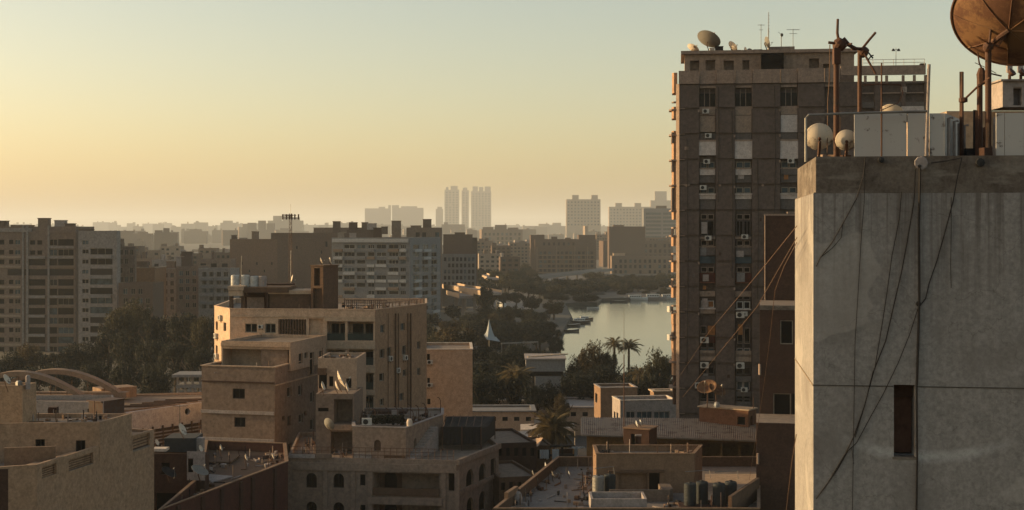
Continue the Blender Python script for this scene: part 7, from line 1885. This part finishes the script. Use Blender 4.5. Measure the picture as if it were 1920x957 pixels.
# ------------------------------------------------------------------ trees
rnG = random.Random(21)
def tr(px, pyt, D, wpx, label, mat=None, group=None, dense=None, z=0):
    x, y = G(px, D); h = ZZ(pyt, D) - z; w = wpx * D / FPX
    return tree(x, y, h, w, label, mat, group, D < 360 if dense is None else dense, z, rnG)
gL = 'dark trees of the left park'
for px, py, D, w, l, mt in ((228, 562, 345, 74, 'tall olive tree left of the park mass, touching the stepped houses', M_LEAF), (262, 556, 355, 70, 'tallest rounded park tree in front of the dark low block', M_LEAF), (300, 580, 340, 66, 'dark park tree between the tallest one and the grey houses', M_LEAF2), (345, 572, 330, 74, 'broad dark park tree left of the cream block', M_LEAF2), (385, 577, 320, 60, 'park tree brushing the sunlit end of the cream block', M_LEAF),
        (205, 600, 335, 50, 'smaller park tree in front of the grey tinted block', M_LEAF2), (240, 618, 318, 70, 'dark tree under the tall olive tree', M_LEAF2), (285, 625, 310, 72, 'wide dark tree low in the park mass, centre', M_LEAF2), (330, 630, 300, 70, 'low dark tree above the pale pavilion', M_LEAF2), (372, 640, 290, 56, 'low dark tree beside the lower cream block wall', M_LEAF2),
        (55, 640, 330, 56, 'brownish tree in front of the far left slab, catching light', M_LEAF3), (20, 655, 320, 60, 'low dark tree at the left edge below the slab', M_LEAF2), (95, 655, 322, 55, 'dark tree right of the brownish one, below the slab', M_LEAF2), (135, 640, 330, 58, 'tree at the foot of the joint between slab and grey block', M_LEAF2), (175, 636, 335, 62, 'tree at the foot of the grey tinted block', M_LEAF2),
        (-10, 675, 290, 70, 'nearest dark tree cut by the left edge, above the arches', M_LEAF2), (60, 678, 285, 70, 'dark tree right above the nearer arch', M_LEAF2), (120, 672, 285, 72, 'dark tree above the crossing of the two arches', M_LEAF2), (180, 668, 280, 72, 'dark tree behind the end of the farther arch', M_LEAF2), (235, 670, 275, 72, 'dark tree over the flat roof block of the hall', M_LEAF2), (290, 678, 270, 66, 'dark tree over the hall roof left of the pavilion', M_LEAF2)):
    tr(px, py, D, w, l, mt, gL)
gC = 'trees of the riverside gardens'
for px, py, D, w, l, mt in ((855, 603, 335, 104, 'big rounded brownish tree right of the cream block roof', M_LEAF3), (820, 625, 345, 60, 'tree peeking between cream block and the big rounded tree', M_LEAF), (905, 640, 330, 74, 'dark tree right of the big rounded one, before the canopy', M_LEAF2), (945, 648, 320, 74, 'dark tree under the pointed canopy', M_LEAF2), (900, 670, 300, 70, 'black green tree above the plain beige wall', M_LEAF2), (930, 690, 290, 60, 'black green tree left of the drooping palm', M_LEAF2), (985, 655, 330, 60, 'tree behind the drooping palm with yellowish tips', M_LEAF3), (1020, 652, 345, 60, 'low tree behind the grey pavilion', M_LEAF2),
        (1000, 715, 262, 56, 'round dark bush tree right of the drooping palm', M_LEAF2), (1035, 712, 265, 50, 'dark tree hiding the foot of the grey pavilion', M_LEAF2), (1070, 690, 275, 60, 'dark tree between pavilion and the paired palms', M_LEAF2), (1053, 735, 252, 34, 'small brownish tree with a pointed tip above the low hall', M_LEAF3),
        (1108, 636, 300, 62, 'rounded brownish tree against the bright river, left of the palms', M_LEAF3), (1085, 664, 305, 48, 'lower left shoulder tree of the riverside clump', M_LEAF3), (1142, 650, 300, 40, 'small rounded tree between the rounded tree and the first palm', M_LEAF), (1135, 675, 285, 70, 'dark mass tree under the two palms', M_LEAF2), (1185, 683, 280, 60, 'dark tree under the right palm', M_LEAF2), (1100, 690, 270, 70, 'broad dark tree above the plain brown cube house', M_LEAF2), (1160, 705, 262, 60, 'dark tree behind the small white house', M_LEAF2), (1205, 705, 262, 50, 'dark tree behind the low tan house', M_LEAF2),
        (1232, 650, 270, 56, 'big clumpy tree beside the foot of the brown tower, over the river', M_LEAF), (1222, 690, 262, 50, 'lower clumps of trees against the foot of the brown tower', M_LEAF2), (1250, 655, 280, 40, 'clumpy tree half hidden behind the tower balconies', M_LEAF)):
    tr(px, py, D, w, l, mt, gC, True)
gM = 'trees along the flyover and island'
mid = []
def many(n, pxa, pxb, pya, pyb, Da, Db, wa, wb, mats, label, group):
    for _ in range(n):
        f = rnG.random(); D = Da + (Db - Da) * f
        tr(rnG.uniform(pxa, pxb), pya + (pyb - pya) * f + rnG.uniform(-4, 4), D, rnG.uniform(wa, wb), label, rnG.choice(mats), group, False)
tr(910, 530, 560, 38, 'dark round tree standing in front of the end of the flyover', M_LEAF2, gM)
tr(1048, 519, 800, 58, 'highest rounded tree of the river island', M_LEAF2, gM)
tr(1020, 540, 770, 56, 'broad island tree left of the highest one', M_LEAF2, gM); tr(1085, 526, 820, 50, 'island tree right of the highest one', M_LEAF2, gM); tr(1110, 534, 810, 40, 'last island tree before the open water', M_LEAF2, gM)
tr(1038, 560, 560, 44, 'brownish leaning tree with a bright side on the left river bank', M_LEAF3, gM); tr(1028, 602, 500, 40, 'dark tree on the left river bank near the moored boats', M_LEAF2, gM)
many(26, 800, 1010, 640, 560, 380, 560, 34, 60, [M_LEAF, M_LEAF2, M_LEAF2, M_LEAF3], 'one of the mid distance trees filling the gardens left of the river', 'mid distance garden trees')
many(18, 935, 1028, 618, 590, 420, 500, 36, 56, [M_LEAF2], 'one of the very dark trees along the left river bank', 'dark river bank trees')
many(22, 900, 1010, 548, 512, 600, 900, 26, 44, [M_LEAF, M_LEAF2], 'one of the hazy trees around the far pale road', 'hazy road trees')
many(40, 985, 1135, 536, 522, 740, 860, 30, 48, [M_LEAF2, M_LEAF], 'one of the hazy trees packed on the river island', 'hazy island trees')
many(60, 1112, 1300, 529, 511, 800, 980, 26, 44, [M_LEAF, M_LEAF2], 'one of the hazy trees lining the far bank of the river', 'hazy far bank trees')
many(26, 222, 620, 560, 500, 500, 800, 30, 50, [M_LEAF, M_LEAF2], 'one of the hazy street trees behind the left park', 'hazy street trees')
many(18, 620, 960, 520, 490, 700, 1050, 22, 40, [M_LEAF2, M_LEAF], 'one of the hazy street trees beyond the flyover', 'hazy street trees beyond the flyover')
many(12, 700, 830, 640, 590, 300, 420, 36, 56, [M_LEAF, M_LEAF2], 'one of the garden trees showing just right of the cream block', 'garden trees by the cream block')
many(16, 880, 1045, 700, 640, 262, 335, 44, 70, [M_LEAF2, M_LEAF2, M_LEAF], 'one of the black green trees filling the garden beside the grey pavilion', 'garden trees by the pavilion')
many(12, 860, 1010, 600, 575, 470, 560, 36, 52, [M_LEAF2, M_LEAF], 'one of the dusky trees between flyover and pointed canopy', 'dusky trees below the flyover')
many(12, 1030, 1052, 652, 606, 395, 500, 12, 20, [M_LEAF2], 'one of the low bushes along the left river bank', 'low river bank bushes')
many(26, 222, 430, 505, 490, 650, 900, 20, 34, [M_LEAF2, M_LEAF], 'one of the hazy trees between the houses behind the left park', 'hazy trees among the left houses')
many(20, 890, 1000, 508, 492, 820, 1100, 18, 30, [M_LEAF2, M_LEAF], 'one of the far hazy trees before the centre block', 'far hazy trees before the centre block')
many(16, 1030, 1120, 556, 548, 690, 745, 26, 38, [M_LEAF2], 'one of the dark trees leaning over the upper end of the river', 'dark trees at the upper river end')
many(14, 1118, 1270, 546, 540, 770, 800, 14, 24, [M_LEAF2, M_LEAF], 'one of the low bushes behind the moored white boats', 'low bushes behind the moored boats')
# palms
def pl(px, pyc, D, rpx, label, n=34, seed=1, **kw):
    x, y = G(px, D); palm(x, y, ZZ(pyc, D), rpx * D / FPX, label, n, 0, seed, **kw)
pl(1036, 806, 196, 50, 'big shaggy palm in the middle of the street, in front of the low halls', 62, 3, cone=(-.9, 1.35), tr=.35)
pl(970, 706, 268, 36, 'drooping pale palm against the dark trees, right of the beige wall', 60, 4, cone=(-1.25, 1.1))
pl(1152, 645, 300, 21, 'small dark palm left of the taller spreading one, against the river', 30, 5)
pl(1179, 652, 300, 25, 'spreading palm silhouetted alone against the bright river', 30, 6, cone=(-.15, 1.2))
pl(1198, 700, 275, 24, 'low dark palm at the foot of the river clump', 28, 8)

# ------------------------------------------------------------------ haze
hz = MB(); hz.box(-20500, 20500, -260, 31000, -1.5, 300)
m = bpy.data.materials.new('warm_city_haze'); m.use_nodes = True
nt = m.node_tree; nt.nodes.clear()
o = nt.nodes.new('ShaderNodeOutputMaterial'); v = nt.nodes.new('ShaderNodeVolumePrincipled')
v.inputs['Color'].default_value = (0.80, 0.865, 0.90, 1)
v.inputs['Density'].default_value = 0.000092
v.inputs['Anisotropy'].default_value = 0.12
nt.links.new(v.outputs[0], o.inputs['Volume'])
hz.build('haze', m, None, kind='stuff')
